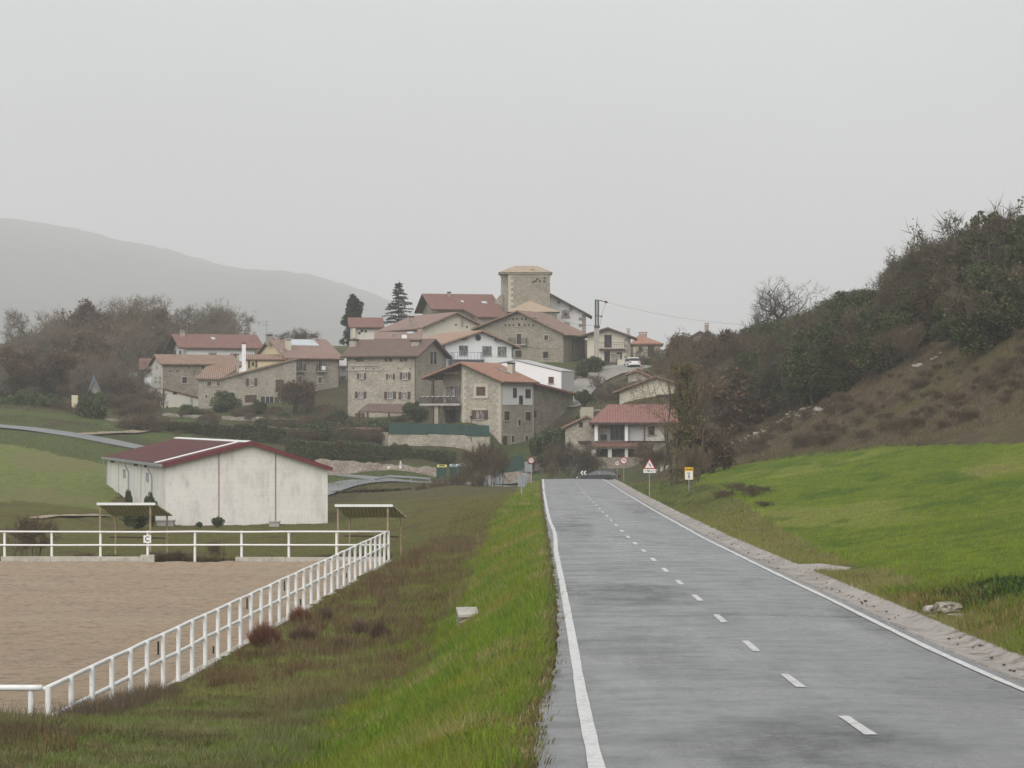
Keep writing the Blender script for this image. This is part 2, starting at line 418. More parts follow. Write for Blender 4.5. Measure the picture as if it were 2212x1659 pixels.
_cx = np.array([c[0] for c in CTRL], float); _cy = np.array([c[1] for c in CTRL], float); _cz = np.array([c[2] for c in CTRL], float)
_AX = 0.45                                    # distances run long: squash them so the surface is even
def _U(r2): return np.where(r2 > 1e-9, 0.5 * r2 * np.log(np.maximum(r2, 1e-9)), 0.0)
_n = len(_cx); _py = _cy * _AX
_K = _U((_cx[:, None] - _cx[None]) ** 2 + (_py[:, None] - _py[None]) ** 2) + np.eye(_n) * 1.5
_Pm = np.stack([np.ones(_n), _cx, _py], 1)
_A = np.block([[_K, _Pm], [_Pm.T, np.zeros((3, 3))]])
_w = np.linalg.solve(_A, np.concatenate([_cz, np.zeros(3)]))
def tps(x, y):
    x = np.asarray(x, float); y = np.asarray(y, float); sh = x.shape; xf = x.ravel(); yf = y.ravel() * _AX
    out = np.empty(len(xf))
    for i in range(0, len(xf), 20000):
        a = xf[i:i + 20000]; b = yf[i:i + 20000]
        out[i:i + 20000] = _U((a[:, None] - _cx) ** 2 + (b[:, None] - _py) ** 2) @ _w[:_n] + _w[_n] + _w[_n + 1] * a + _w[_n + 2] * b
    return out.reshape(sh)

# riding arena corners: near-right, far-right; its long side runs between them
AR_N = Vector((-8.83, 52.0)); AR_F = Vector((-5.60, 124.0)); AR_Z = -6.45
def arena_x(y): return AR_N.x + (AR_F.x - AR_N.x) * (y - 52.0) / 72.0

def height(x, y):
    x = np.asarray(x, float); y = np.asarray(y, float)
    z = tps(x, y)
    rough = (fbm(x, y, 0.5, 3.0) - 0.5) * 0.22 + (fbm(x, y, 2.2, 9.0) - 0.5) * 0.10
    rough = rough * (1 - .85 * sstep(250, 262, y) * (1 - sstep(340, 352, y)) * (1 - sstep(4, 9, x)))
    z = z + rough * sstep(0, 3, np.abs(x - road_x(y)) - 3.5)
    t = x - road_x(y); zr = road_z(y)
    fade = 1 - sstep(276, 300, y)
    # left shoulder and bank
    s = -t - left_edge(y) - .02
    wd = np.interp(y, [0, 60, 140, 170, 230, 268], [3.7, 3.7, 3.4, 3.0, 2.6, 3.0])
    kl = np.clip(s / wd, 0, 1); kl = 0.75 * kl + 0.25 * kl * kl * (3 - 2 * kl)
    # right: level to the gutter, lip, then the verge bank
    r = t - 4.08
    kr = sstep(0.0, 2.3, r)
    k = np.where(t < 0, np.where(s > 0, kl, 0), np.where(r > 0, kr, 0))
    zz = zr * (1 - k) + z * k + np.where((r > 0), 0.02 * np.clip(r / .2, 0, 1) * (1 - kr), 0)
    zz = zz - 0.05 * (np.abs(t) < 3.3)
    zz = np.where((t > 2.95) & (t < 4.06), zr - 0.32, zz)
    near = (np.abs(t) < 12)
    z = np.where(near, z * (1 - fade) + zz * fade, z)
    # arena bed, kept under the sand sheet
    ax = arena_x(y)
    inside = (x < ax - 0.02) & (y > 52.1) & (y < 124.0) & (x > -60)
    z = np.where(inside, AR_Z - 0.22, z)
    return z
def hz(x, y): return float(height(np.array([x]), np.array([y]))[0])

# zones
def poly_mask(px, py, poly):
    ins = np.zeros(px.shape, bool); n = len(poly)
    for i in range(n):
        x1, y1 = poly[i]; x2, y2 = poly[(i + 1) % n]
        c = ((y1 > py) != (y2 > py)) & (px < (x2 - x1) * (py - y1) / (y2 - y1 + 1e-12) + x1)
        ins ^= c
    return ins
def cxy(px, py, d): v = P(px, py, d); return (v.x, v.y)
FIELD_R = [(7.7,20),(8.6,45),(9.4,58),(9.9,70),(10.2,85),(10.8,100),(11.3,117),(12.0,153),(12.6,190),(14.0,215),(16,231),cxy(1600,1005,220),cxy(1700,990,205),cxy(1900,966,190),cxy(2040,958,168),(28,150),(34,120),(70,110),(70,20)]
FIELD_L = [cxy(-700,1010,225),cxy(-200,1088,218),cxy(0,1090,218),cxy(120,1095,216),cxy(232,1094,216),cxy(260,1040,240),cxy(300,1000,265),cxy(215,1002,272),cxy(120,985,284),cxy(0,958,300),cxy(-300,930,312),cxy(-800,930,312)]
LFB = [cxy(-800,925,320),cxy(0,926,322),cxy(150,941,318),cxy(300,972,310),cxy(300,1004,265),cxy(215,1002,272),cxy(120,985,284),cxy(0,958,300),cxy(-300,930,312)]
GREEN_V = [cxy(0,905,345),cxy(60,905,345),cxy(200,920,343),cxy(290,940,335),cxy(420,965,325),cxy(420,925,350),cxy(330,915,356),cxy(250,915,352),cxy(180,900,352),cxy(-200,880,360)]
PATCH_T = [cxy(700,1050,268),cxy(700,1020,300),cxy(750,1022,298),cxy(788,1032,290),cxy(750,1042,275)]

def zone_colour(X, Y):
    wx = X + (fbm(X, Y, 0.9, 21) - 0.5) * 0.9; wy = Y + (fbm(X, Y, 0.5, 33) - 0.5) * 5.0
    n1 = fbm(X, Y, 0.35, 2.0); n2 = fbm(X, Y, 1.7, 5.0); n3 = fbm(X, Y * 0.4, 0.12, 8.0)
    def mixc(a, b, k): k = np.clip(k, 0, 1)[..., None]; return a * (1 - k) + b * k
    A = lambda *c: np.broadcast_to(np.array(c, float), X.shape + (3,)).copy()
    col = mixc(A(.12,.115,.055), A(.10,.085,.05), sstep(.35, .65, n1))          # rough village/garden ground
    col = mixc(col, A(.12,.16,.05), sstep(.45, .65, n3) * 0.7)
    t = X - road_x(Y)
    # left low ground
    left = (t < -2) & (Y < 300)
    olive = mixc(A(.19,.175,.055), A(.15,.16,.05), n2)
    olive = mixc(olive, A(.15,.11,.055), sstep(.55, .72, n1) * .8)
    col = np.where((left & (wy > 118) & (wy < 243 - np.abs(wx + 4) * 0.5))[..., None], olive, col)
    weeds = mixc(A(.20,.19,.065), A(.17,.18,.05), n2); weeds = mixc(weeds, A(.18,.21,.05), sstep(.46, .60, n1) * .9)
    col = np.where((left & (wy <= 128) & (wy > 58) & (X > -8.9))[..., None], weeds, col)
    nearg = mixc(A(.14,.18,.04), A(.17,.17,.07), sstep(.35, .65, n2)); nearg = mixc(nearg, A(.11,.08,.045), sstep(.55, .7, n1) * .7)
    col = np.where((left & (wy <= 60))[..., None], nearg, col)
    brown = mixc(A(.14,.12,.07), A(.16,.16,.065), n2)
    col = np.where((left & (wy >= 235) & (wy < 290) & (X > -14))[..., None], brown, col)
    # left bank
    s = -t - 3.35
    bk = mixc(A(.18,.26,.018), A(.12,.19,.022), sstep(.35, .65, n2)); bk = mixc(bk, A(.23,.22,.03), sstep(.52, .68, n1) * .8)
    bk = mixc(bk, A(.34,.26,.13), sstep(.60, .72, fbm(X, Y, .8, 51)) * .9)
    bk = mixc(bk, A(.15,.11,.07), (1 - sstep(.0, .32, -t - left_edge(Y) + (n2 - .5) * .35)) * .85)
    toe = np.interp(Y, [0, 55, 100, 140, 160, 200, 268], [3.8, 3.9, 3.8, 3.0, 2.4, 2.0, 1.6]) + (n1 - .5) * 1.4
    kb = (t < -2.9) & (s < toe) & (Y < 275)
    col = np.where(kb[..., None], bk, col)
    # right verge and field
    vg = mixc(A(.185,.20,.05), A(.25,.225,.09), sstep(.35, .65, n2)); vg = mixc(vg, A(.15,.12,.06), sstep(.6, .8, n1) * .4)
    vg = mixc(vg, A(.075,.11,.03), sstep(120, 160, Y) * sstep(.35, .6, n2))
    rt = (t > 4.0) & (X < 26) & (Y < 262)
    col = np.where(rt[..., None], vg, col)
    hill = mixc(A(.13,.10,.06), A(.17,.135,.075), sstep(.35, .65, n2)); hill = mixc(hill, A(.15,.14,.055), sstep(.50, .68, n3) * .6)
    hill = mixc(hill, A(.11,.07,.05), sstep(.55, .72, n1) * .7)
    hx = np.interp(Y, [0, 110, 150, 190, 231, 262, 300, 360], [70, 34, 28, 26, 15.5, 13, 20, 30])
    col = np.where(((X > hx) | ((Y > 232) & (t > 6.5) & (Y < 262)))[..., None], hill, col)
    fm = poly_mask(wx, wy, FIELD_R)
    gf = mixc(A(.20,.265,.025), A(.15,.215,.026), sstep(.3, .7, n2))
    gf = mixc(gf, A(.27,.30,.06), sstep(.54, .66, n3) * sstep(80, 115, Y) * .85)
    gf = mixc(gf, A(.29,.23,.11), sstep(.62, .72, n3) * sstep(110, 140, Y) * .5)
    gf = mixc(gf, A(.10,.17,.02), sstep(.56, .72, fbm(X, Y * .35, .5, 91)) * .7)
    col = np.where(fm[..., None], gf, col)
    # left fields
    lf = mixc(A(.25,.28,.085), A(.20,.245,.07), sstep(.3, .7, n2)); lf = mixc(lf, A(.27,.24,.12), sstep(.45, .6, n3) * .6)
    col = np.where(poly_mask(wx, wy, FIELD_L)[..., None], lf, col)
    col = np.where((poly_mask(wx, wy, LFB) | poly_mask(wx, wy, GREEN_V) | poly_mask(wx, wy, PATCH_T))[..., None], mixc(A(.13,.19,.05), A(.14,.14,.06), n2), col)
    return col

def build_ground():
    us = np.concatenate([np.arange(-.60, -.205, .012), np.arange(-.205, .2051, .00095), np.arange(.217, .62, .012)])
    ys = 7.0 * np.exp(np.arange(0, math.log(900 / 7.0), .0068)); ys = np.append(ys, 905.0)
    U, Yg = np.meshgrid(us, ys); X = U * Yg
    X = np.where(Yg < 60, U * 60 * (Yg / 60) ** .6, X)
    Z = height(X, Yg)
    far = sstep(620, 900, Yg); Z = Z * (1 - far) + (-9.0) * far
    V = np.stack([X, Yg, Z], -1).reshape(-1, 3)
    col = zone_colour(X, Yg).reshape(-1, 3)
    nr, nc = X.shape; idx = np.arange(nr * nc).reshape(nr, nc)
    F = np.stack([idx[:-1, :-1], idx[:-1, 1:], idx[1:, 1:], idx[1:, :-1]], -1).reshape(-1, 4)
    gm = material('ground_cover', (0, 0, 0), [
        nz_(2.2, (0.55, 0.55, 0.55), 0.9, 0.45, 0.7, mul=True, r=0.75, d=8.0),
        nz_(9.0, (0.50, 0.48, 0.42), 0.9, 0.48, 0.68, mul=True, r=0.7, o=(4, 1, 0)),
        nz_(30.0, (1.5, 1.45, 1.3), 0.6, 0.5, 0.75, mul=True, r=0.7, o=(9, 2, 0)),
    ], rough=0.95, spec=0.12, attr='Col', bump=(nz_(5.0, (0, 0, 0), r=0.8, d=8.0), 0.8, 0.12))
    o = np_mesh('ground', V, F, gm, smooth=True, col=col)
    return tag(o, 'grassy and weedy ground of fields, banks and village gardens', 'ground', kind='structure')
ground = build_ground()

# far country: the plain everything stands in and the mountain in the haze
def build_hills():
    RP = [(-1500,560),(-600,500),(-200,480),(0,486),(100,493),(200,510),(300,535),(400,556),(500,585),(560,598),(640,603),(700,612),(760,628),(840,655),(930,700),(1040,760),(1300,820),(1600,780),(1700,700),(1760,672),(1850,690),(2000,720),(2300,700),(3200,600),(5000,620)]
    D = 6500.0
    rx = np.array([P(a, b, D).x for a, b in RP]); rz = np.array([P(a, b, D).z for a, b in RP])
    xs = np.concatenate([np.arange(-8200, -1800, 100), np.arange(-1800, 1800, 12), np.arange(1800, 8201, 100)])
    ys = np.concatenate([np.arange(-300, 900, 60), np.arange(900, 6380, 50), np.arange(6380, 6580, 10), np.arange(6580, 9201, 100)])
    X, Y = np.meshgrid(xs, ys)
    xp = X * D / np.maximum(Y, 4800)            # ridge seen from near the camera
    H = np.interp(X, rx, rz)
    prof = np.where(Y < D, sstep(1900, D, Y) ** 0.9, 1 - sstep(D, 9100, Y) * .8)
    Z = -13.0 + (H + 13.0) * prof
    amp = sstep(950, 1300, Y)
    Z = Z + amp * ((fbm(X, Y, 1 / 300., 4) - .5) * 14 * (1 - np.exp(-((Y - D) / 120.) ** 2)) + (vnoise(X, Y, 1 / 20., 6) - .5) * 9 + (vnoise(X, Y, 1 / 26., 6) - .5) * 4)
    V = np.stack([X, Y, Z], -1).reshape(-1, 3)
    nr, nc = X.shape; idx = np.arange(nr * nc).reshape(nr, nc)
    F = np.stack([idx[:-1, :-1], idx[:-1, 1:], idx[1:, 1:], idx[1:, :-1]], -1).reshape(-1, 4)
    hm = material('wooded_mountain', (.09, .095, .07), [nz_(.02, (.13, .11, .085), 1, .4, .6), nz_(.15, (.06, .065, .05), .8, .45, .6)], rough=.95, spec=.1)
    o = np_mesh('hills', V, F, hm, smooth=True)
    tag(o, 'long wooded mountain fading into the mist behind the village', 'hills', kind='structure')
build_hills()

# ---------------------------------------------------------------- road, markings, gutter
def strip(name, ys, offs, zoff, mat, xf=road_x, zf=road_z, jag=0.0, seed=1, **k):
    """a sheet following the road; offs = lateral offsets, zoff = heights over the road level at those offsets"""
    rs = np.random.RandomState(seed); ys = np.asarray(ys, float)
    V = []; slope = np.gradient(xf(ys), ys)
    X0 = xf(ys); Z0 = zf(ys)
    J = _smooth(rs.randn(len(ys)), 9) * jag if jag else np.zeros(len(ys))
    V = np.stack([np.stack([X0 + o + (J if i == 0 or i == len(offs) - 1 else 0) * (1 if i else -1), ys, Z0 + (zoff[i] if hasattr(zoff, '__len__') else zoff)], -1) for i, o in enumerate(offs)], 1)
    n, m = V.shape[:2]; idx = np.arange(n * m).reshape(n, m)
    F = np.stack([idx[:-1, :-1], idx[:-1, 1:], idx[1:, 1:], idx[1:, :-1]], -1).reshape(-1, 4)
    return np_mesh(name, V.reshape(-1, 3), F, mat, smooth=True, **k)

asphalt = material('wet_asphalt', (.155, .156, .156), [
    nz_(2.2, (.19, .193, .196), .5, .5, .7, st=(.8, .25, 1), o=(3, 0, 0), r=.7, d=6.0),
    nz_(7.0, (.235, .24, .245), .5, .48, .68, st=(1, .45, 1), o=(1, 8, 0), r=.8, d=5.0),
    nz_(6.0, (.06, .062, .066), .7, .50, .70, st=(1, .4, 1), o=(7, 3, 0), r=.8, d=5.0),
    nz_(38.0, (.29, .295, .30), .6, .52, .70, o=(1, 8, 0), r=.7, d=4.0),
    nz_(34.0, (.04, .042, .045), .6, .54, .72, o=(5, 2, 0), r=.7, d=4.0),
    nz_(.9, (.25, .254, .26), .55, .52, .70, st=(1.6, .12, 1), o=(4, 7, 0), r=.7, d=6.0),
    nz_(2.0, (.06, .062, .066), .35, .58, .70, st=(.22, 1.6, 1), o=(9, 9, 0), r=.75, d=8.0),
], rough=.45, spec=.6, attr='Col', bump=(nz_(45.0, (0, 0, 0), r=.7, d=3.0), .35, .01),
   rlayers=((.26, .50), nz_(1.2, (0, 0, 0), 1, .4, .62, st=(.5, .6, 1), d=8.0, r=.7)))
ry = np.concatenate([np.arange(4, 120, .4), np.arange(120, 300, 1.0)])
_lo = np.concatenate([[-3.04], np.linspace(-3.0, 3.0, 41), [3.18]])
_lz = np.interp(np.abs(_lo), [0, 1.5, 3.0, 3.2], [.05, .035, .01, 0.0])
_ry2 = np.concatenate([np.arange(16, 90, .3), np.arange(90, 300, .9)])
rd = strip('road', _ry2, _lo, _lz, asphalt, jag=.05)
def road_wear():
    me = rd.data; n = len(me.vertices); co = np.zeros(n * 3); me.vertices.foreach_get('co', co); co = co.reshape(-1, 3)
    y = co[:, 1]; t = co[:, 0] - road_x(y)
    first = np.arange(0, n, len(_lo)); co[first, 0] += 3.04 - left_edge(y[first]) + .022 * np.sin(y[first] * 2.9) * np.sin(y[first] * .43)
    me.vertices.foreach_set('co', co.ravel())
    def blob(cy, ct, ry_, rt): return np.clip(1.25 - (((y - cy) / ry_) ** 2 + ((t - ct) / rt) ** 2) - 1.3 * (fbm(t * 1.0, y * .5, 1.4, 17) - .5), 0, 1)
    m = .9 * blob(62, -1.7, 7, 1.5) + .8 * blob(27.5, -.9, 3.2, 1.7) + .7 * blob(118, -2.0, 22, 1.0) + .45 * blob(45, -1.8, 6, 1.2) + .4 * blob(36, 2.2, 4, .9) + .5 * blob(150, 2.2, 20, .9) + .4 * blob(76, -1.4, 7, 1.3) + .6 * blob(52, 2.75, 7, .35)
    m = np.clip(m, 0, 1) + .35 * sstep(.52, .7, fbm(t * .7, y * .22, 1.2, 29)) + .12 * np.exp(-((np.abs(t) - 2.9) / .25) ** 2)
    tr = np.exp(-((np.abs(t) - .78) / .28) ** 2) + np.exp(-((np.abs(t) - 2.15) / .28) ** 2)
    fine = 1 + .34 * (fbm(t, y * .35, 5.5, 3) - .5)
    for sy in (53.6, 54.0, 101, 163): m = m + .5 * (np.abs(y - sy - .12 * np.sin(t * 2)) < .16)
    v = (1 - .55 * np.clip(m, 0, 1.2)) * (1 + .10 * tr) * fine
    c4 = np.ones((n, 4), dtype=np.float32); c4[:, :3] = np.array([.158, .160, .161]) * v[:, None]
    at = me.color_attributes.new('Col', 'FLOAT_COLOR', 'POINT'); at.data.foreach_set('color', c4.ravel())
    wv = np.clip(m, 0, 1.1) + .9 * (fbm(t, y * .4, 4.0, 71) - .5); c5 = np.ones((n, 4), dtype=np.float32); c5[:, :3] = np.clip(wv, 0, 1)[:, None]
    at = me.color_attributes.new('Wear', 'FLOAT_COLOR', 'POINT'); at.data.foreach_set('color', c5.ravel())
    tr_ = asphalt.node_tree; bs = next(q for q in tr_.nodes if q.type == 'BSDF_PRINCIPLED')    # worn, open-grained patches hold less of the wet sheen
    an = tr_.nodes.new('ShaderNodeAttribute'); an.attribute_name = 'Wear'; mr = tr_.nodes.new('ShaderNodeMapRange'); mr.inputs['To Min'].default_value = .68; mr.inputs['To Max'].default_value = .12
    tr_.links.new(an.outputs['Fac'], mr.inputs[0]); tr_.links.new(mr.outputs[0], bs.inputs['Specular IOR Level'])
road_wear()
tag(rd, 'wet grey two-lane country road running up to the village', 'road', kind='structure')
paint = material('worn_road_paint', (.66, .66, .64), [
    nz_(9.0, (.42, .42, .41), .8, .45, .7, r=.7), nz_(28.0, (.12, .12, .12), .9, .57, .68, r=.7, o=(4, 4, 0)), nz_(3.5, (.22, .22, .22), .7, .54, .68, r=.75, o=(1, 4, 0), d=7.0), nz_(1.2, (.5, .5, .49), .6, .5, .7)], rough=.55, spec=.4)
paint_old = material('faded_road_paint', (.60, .60, .58), [
    nz_(7.0, (.22, .22, .22), .8, .50, .66, r=.7), nz_(30.0, (.16, .16, .16), .7, .54, .68, o=(4, 4, 0))], rough=.6, spec=.4)
ez = 0.022
def edge_x(y): return road_x(y) + np.where((y > 88) & (y < 135), .10 * np.sin((y - 88) / 47 * math.pi) ** 2, 0)
l = strip('road_marking', ry[ry < 272], [-2.985, -2.835], ez + .004, paint, xf=edge_x, jag=.006, seed=3)
tag(l, 'solid white edge line along the grassy bank', 'line', kind='structure')
l = strip('road_marking', ry[(ry < 272)], [2.86, 2.99], ez + .004, paint, jag=.01, seed=4)
tag(l, 'worn white edge line beside the concrete gutter', 'line', kind='structure')
dash_y = [28.3 + 7.65 * i for i in range(32)]
for i, y0 in enumerate(dash_y):
    ln = 2.6
    faded = i in (0, 1, 2, 3, 5)
    d_ = strip('lane_dash', np.linspace(y0, y0 + ln, 6), [-.065, .065], .058, paint_old if faded or i % 5 == 3 else paint, jag=.006, seed=20 + i)
    tag(d_, 'faded, half worn-away dash of the broken centre line' if faded else 'white painted dash of the broken centre line', 'lane marking', 'dashes of the centre line', kind='structure')
conc_g = material('gutter_concrete', (.36, .33, .30), [
    nz_(.8, (.24, .22, .20), .7, .45, .65, st=(1, .4, 1)), nz_(7.0, (.46, .43, .40), .6, .5, .7), nz_(1.6, (.13, .10, .08), .85, .50, .64, o=(5, 5, 0), d=8.0, r=.75),
    nz_(25.0, (.10, .08, .06), .7, .62, .72)], rough=.75, spec=.3, bump=(nz_(18.0, (0, 0, 0)), .4, .02))
gy = np.arange(8, 268, .7)
gt = strip('gutter', gy, [3.0, 3.20, 3.25, 3.55, 3.85, 4.00, 4.04, 4.13], [-.3, -.3, .004, -.07, -.05, .01, .035, .035], conc_g, jag=0)
gv = gt.data.vertices
for i in range(len(gy)):                       # first two columns drop under the road edge
    gv[i * 8].co.z = gv[i * 8 + 1].co.z
tag(gt, 'pale concrete gutter strewn with soil along the right road edge', 'gutter', kind='structure')

# branch roads draped on the ground
def drape(name, pts, width, mat, zo=.07, label=None, cat='road', n=80):
    pts = np.array(pts, float); t = np.linspace(0, len(pts) - 1, n)
    # Catmull-Rom through the points
    out = []
    for v in t:
        i = min(int(v), len(pts) - 2); f = v - i
        p0 = pts[max(i - 1, 0)]; p1 = pts[i]; p2 = pts[i + 1]; p3 = pts[min(i + 2, len(pts) - 1)]
        out.append(.5 * ((2 * p1) + (-p0 + p2) * f + (2 * p0 - 5 * p1 + 4 * p2 - p3) * f * f + (-p0 + 3 * p1 - 3 * p2 + p3) * f ** 3))
    c = np.array(out); d = np.gradient(c, axis=0); d /= np.linalg.norm(d, axis=1)[:, None]; nrm = np.stack([-d[:, 1], d[:, 0]], 1)
    rows = []
    ks = np.linspace(-.5, .5, 7)
    W = np.interp(np.linspace(0, 1, n), np.linspace(0, 1, len(width)), width) if hasattr(width, '__len__') else np.full(n, width)
    zc = height(c[:, 0], c[:, 1]); zc = _smooth(zc, 9)
    for k_ in ks:
        q = c + nrm * (k_ * W)[:, None]
        rows.append(np.stack([q[:, 0], q[:, 1], np.maximum(zc, height(q[:, 0], q[:, 1])) + zo], -1))
    V = np.stack(rows, 1); idx = np.arange(n * 7).reshape(n, 7)
    F = np.stack([idx[:-1, :-1], idx[:-1, 1:], idx[1:, 1:], idx[1:, :-1]], -1).reshape(-1, 4)
    o = np_mesh(name, V.reshape(-1, 3), F, mat, smooth=True)
    return tag(o, label, cat, kind='structure')
asph2 = material('pale_wet_asphalt', (.15, .155, .16), [nz_(.4, (.10, .104, .108), .8, .42, .62), nz_(4, (.2, .2, .2), .5, .5, .7)], rough=.4, spec=.5)
dirt = material('pale_dirt', (.34, .28, .20), [nz_(.8, (.22, .18, .12), .8), nz_(5, (.42, .36, .28), .6)], rough=.95, spec=.1)
gravel = material('gravel_surface', (.30, .28, .25), [nz_(.5, (.2, .19, .165), .8), nz_(6, (.38, .36, .33), .7, .5, .65)], rough=.8)
drape('side_road', [cxy(-300,912,335),cxy(-60,915,331),cxy(60,927,328),cxy(160,942,324),cxy(290,966,317),cxy(500,1002,309),cxy(708,1028,300),cxy(850,1040,290),cxy(1000,1047,284),cxy(1080,1050,278)], 4.6, asph2, label='wet side road curving behind the white barn')
drape('side_road', [cxy(560,1120,225),cxy(640,1085,240),cxy(708,1057,258),cxy(752,1042,272),cxy(800,1035,283),cxy(860,1038,289)], [2.6,2.8,3.0,3.4,4.5,5.0], asph2, zo=.11, label='narrow lane branching down beside the barn')
drape('dirt_path', [cxy(180,948,326),cxy(240,930,333),cxy(285,925,338),cxy(330,915,350)], 2.2, dirt, label='pale dirt path leaving the side road', cat='path')
drape('village_street', [cxy(1236,866,366),cxy(1258,842,378),cxy(1310,815,388),cxy(1345,800,394),cxy(1400,800,410),cxy(1500,800,440)], [3.5,5,7,8,6,5], gravel, zo=.15, label='grey street climbing between the houses', n=50)
drape('village_lane', [cxy(1010,1044,284),cxy(1080,1040,300),cxy(1110,1010,325),cxy(1160,995,334)], 5, asph2, zo=.10, label='lane turning up to the stone corner house', n=40)

drape('dirt_path', [cxy(70,1112,204),cxy(110,1110,206),cxy(165,1106,208),cxy(225,1100,211)], 1.6, dirt, label='pale dirt track at the edge of the left field', cat='path', n=30)
def build_apron():
    V = []; F = []
    for i, y in enumerate(np.linspace(75.6, 80.2, 12)):
        for j, f in enumerate(np.linspace(0, 1, 6)):
            t = 4.0 + f * (1.35 - .9 * abs(i / 11 - .35)); x = road_x(y) + t; V.append((x, y, max(hz(x, y), road_z(y) - .02 + .04 * f) + .03))
    idx = np.arange(72).reshape(12, 6); F = np.stack([idx[:-1, :-1], idx[:-1, 1:], idx[1:, 1:], idx[1:, :-1]], -1).reshape(-1, 4)
    tag(np_mesh('concrete_apron', np.array(V), F, conc_g, smooth=True), 'small concrete apron leading from the gutter into the field', 'apron', kind='structure')
build_apron()
# riding arena sand
sand = material('arena_sand', (.72, .55, .385), [
    nz_(.12, (.66, .50, .36), .8, .42, .6, st=(.5, 1, 1), d=6.0), nz_(2.4, (.34, .25, .18), .5, .54, .66, st=(.7, 1, 1), o=(6, 2, 0), r=.7, d=5.0), nz_(1.1, (.78, .64, .48), .6, .5, .68, st=(.45, 1.6, 1), r=.7), nz_(4.5, (.34, .24, .16), .75, .50, .66, st=(.6, 1, 1), r=.75, d=7.0),
    nz_(.25, (.74, .62, .46), .6, .56, .70, o=(3, 3, 0), d=6.0, st=(.5, 1.4, 1))], rough=.9, spec=.2, bump=(nz_(3.5, (0, 0, 0), r=.8, d=8.0, st=(.7, 1, 1)), 1.0, .15))
def build_sand():
    ys = np.linspace(52.25, 123.85, 420); V = []
    for y in ys:
        xr = arena_x(y) - .12
        for k_ in np.linspace(0, 1, 170): V.append((xr - 36 * k_, y, 0))
    V = np.array(V); V[:, 2] = AR_Z - .04 + (fbm(V[:, 0], V[:, 1], .8, 3) - .5) * .12 + (fbm(V[:, 0], V[:, 1], 3.4, 9) - .5) * .10
    idx = np.arange(420 * 170).reshape(420, 170)
    F = np.stack([idx[:-1, :-1], idx[1:, :-1], idx[1:, 1:], idx[:-1, 1:]], -1).reshape(-1, 4)
    return tag(np_mesh('arena_ground', V, F, sand, smooth=True), 'brown trodden sand floor of the fenced riding arena', 'riding arena', kind='structure')
build_sand()
# ================================================================ BUILDINGS
MT['tile_pink'] = tile_mat('faded_pink_tiles', (0.29, 0.185, 0.15), (0.35, 0.245, 0.205), (0.12, 0.08, 0.07), contrast=0.45, moss=0.35)
MT['red_sheet'] = material('dark_red_sheet', (.105, .04, .038), [dict(t='wave', s=.3142 / .9, dir='X', c=(.08, .025, .025), lo=.35, hi=.0, f=.8, co='UV'), nz_(.5, (.16, .06, .055), .6, .45, .7, co='UV'), nz_(4, (.10, .03, .03), .5, co='UV')], rough=.75, spec=.12, coord='UV')
MT['red_trim'] = material('red_trim', (.17, .03, .035), [nz_(2, (.10, .02, .025), .7)], rough=.45, spec=.4)
MT['barn'] = material('stained_barn_wall', (.74, .72, .68), [
    nz_(.55, (.42, .40, .37), .75, .48, .72, co='UV', st=(1.3, .42, 1), d=8.0, r=.7),
    nz_(2.6, (.33, .31, .27), .5, .52, .74, co='UV', st=(1.5, .5, 1), d=8.0, r=.75, o=(4, 1, 0)),
    nz_(.9, (.78, .75, .70), .6, .5, .66, co='UV', o=(9, 4, 0)),
    dict(t='brick', bw=40.0, bh=1.0, ms=.012, c=(.42, .39, .35), lo=0, hi=1, f=.35, co='UV')], rough=.9, spec=.15, coord='UV')
MT['white_plain'] = material('white_paint', (.80, .80, .79), [nz_(3, (.66, .65, .62), .5, .5, .7), nz_(9, (.45, .44, .40), .5, .62, .75)], rough=.5, spec=.4)
MT['green_net'] = material('green_screen_net', (.035, .075, .062), [nz_(1.2, (.055, .10, .085), .7, st=(1, 1, .2)), nz_(9, (.02, .05, .04), .5)], rough=.8)
MT['glass_sky'] = material('skylight_glass', (.55, .58, .60), [nz_(2, (.4, .43, .46), .5)], rough=.15, spec=.6)
MT['blue_grey'] = material('blue_grey_paint', (.16, .19, .22), [nz_(3, (.11, .13, .15), .6)], rough=.5)
MT['black'] = material('black_plastic', (.012, .012, .012), [nz_(3, (.02, .02, .02), .5)], rough=.5)

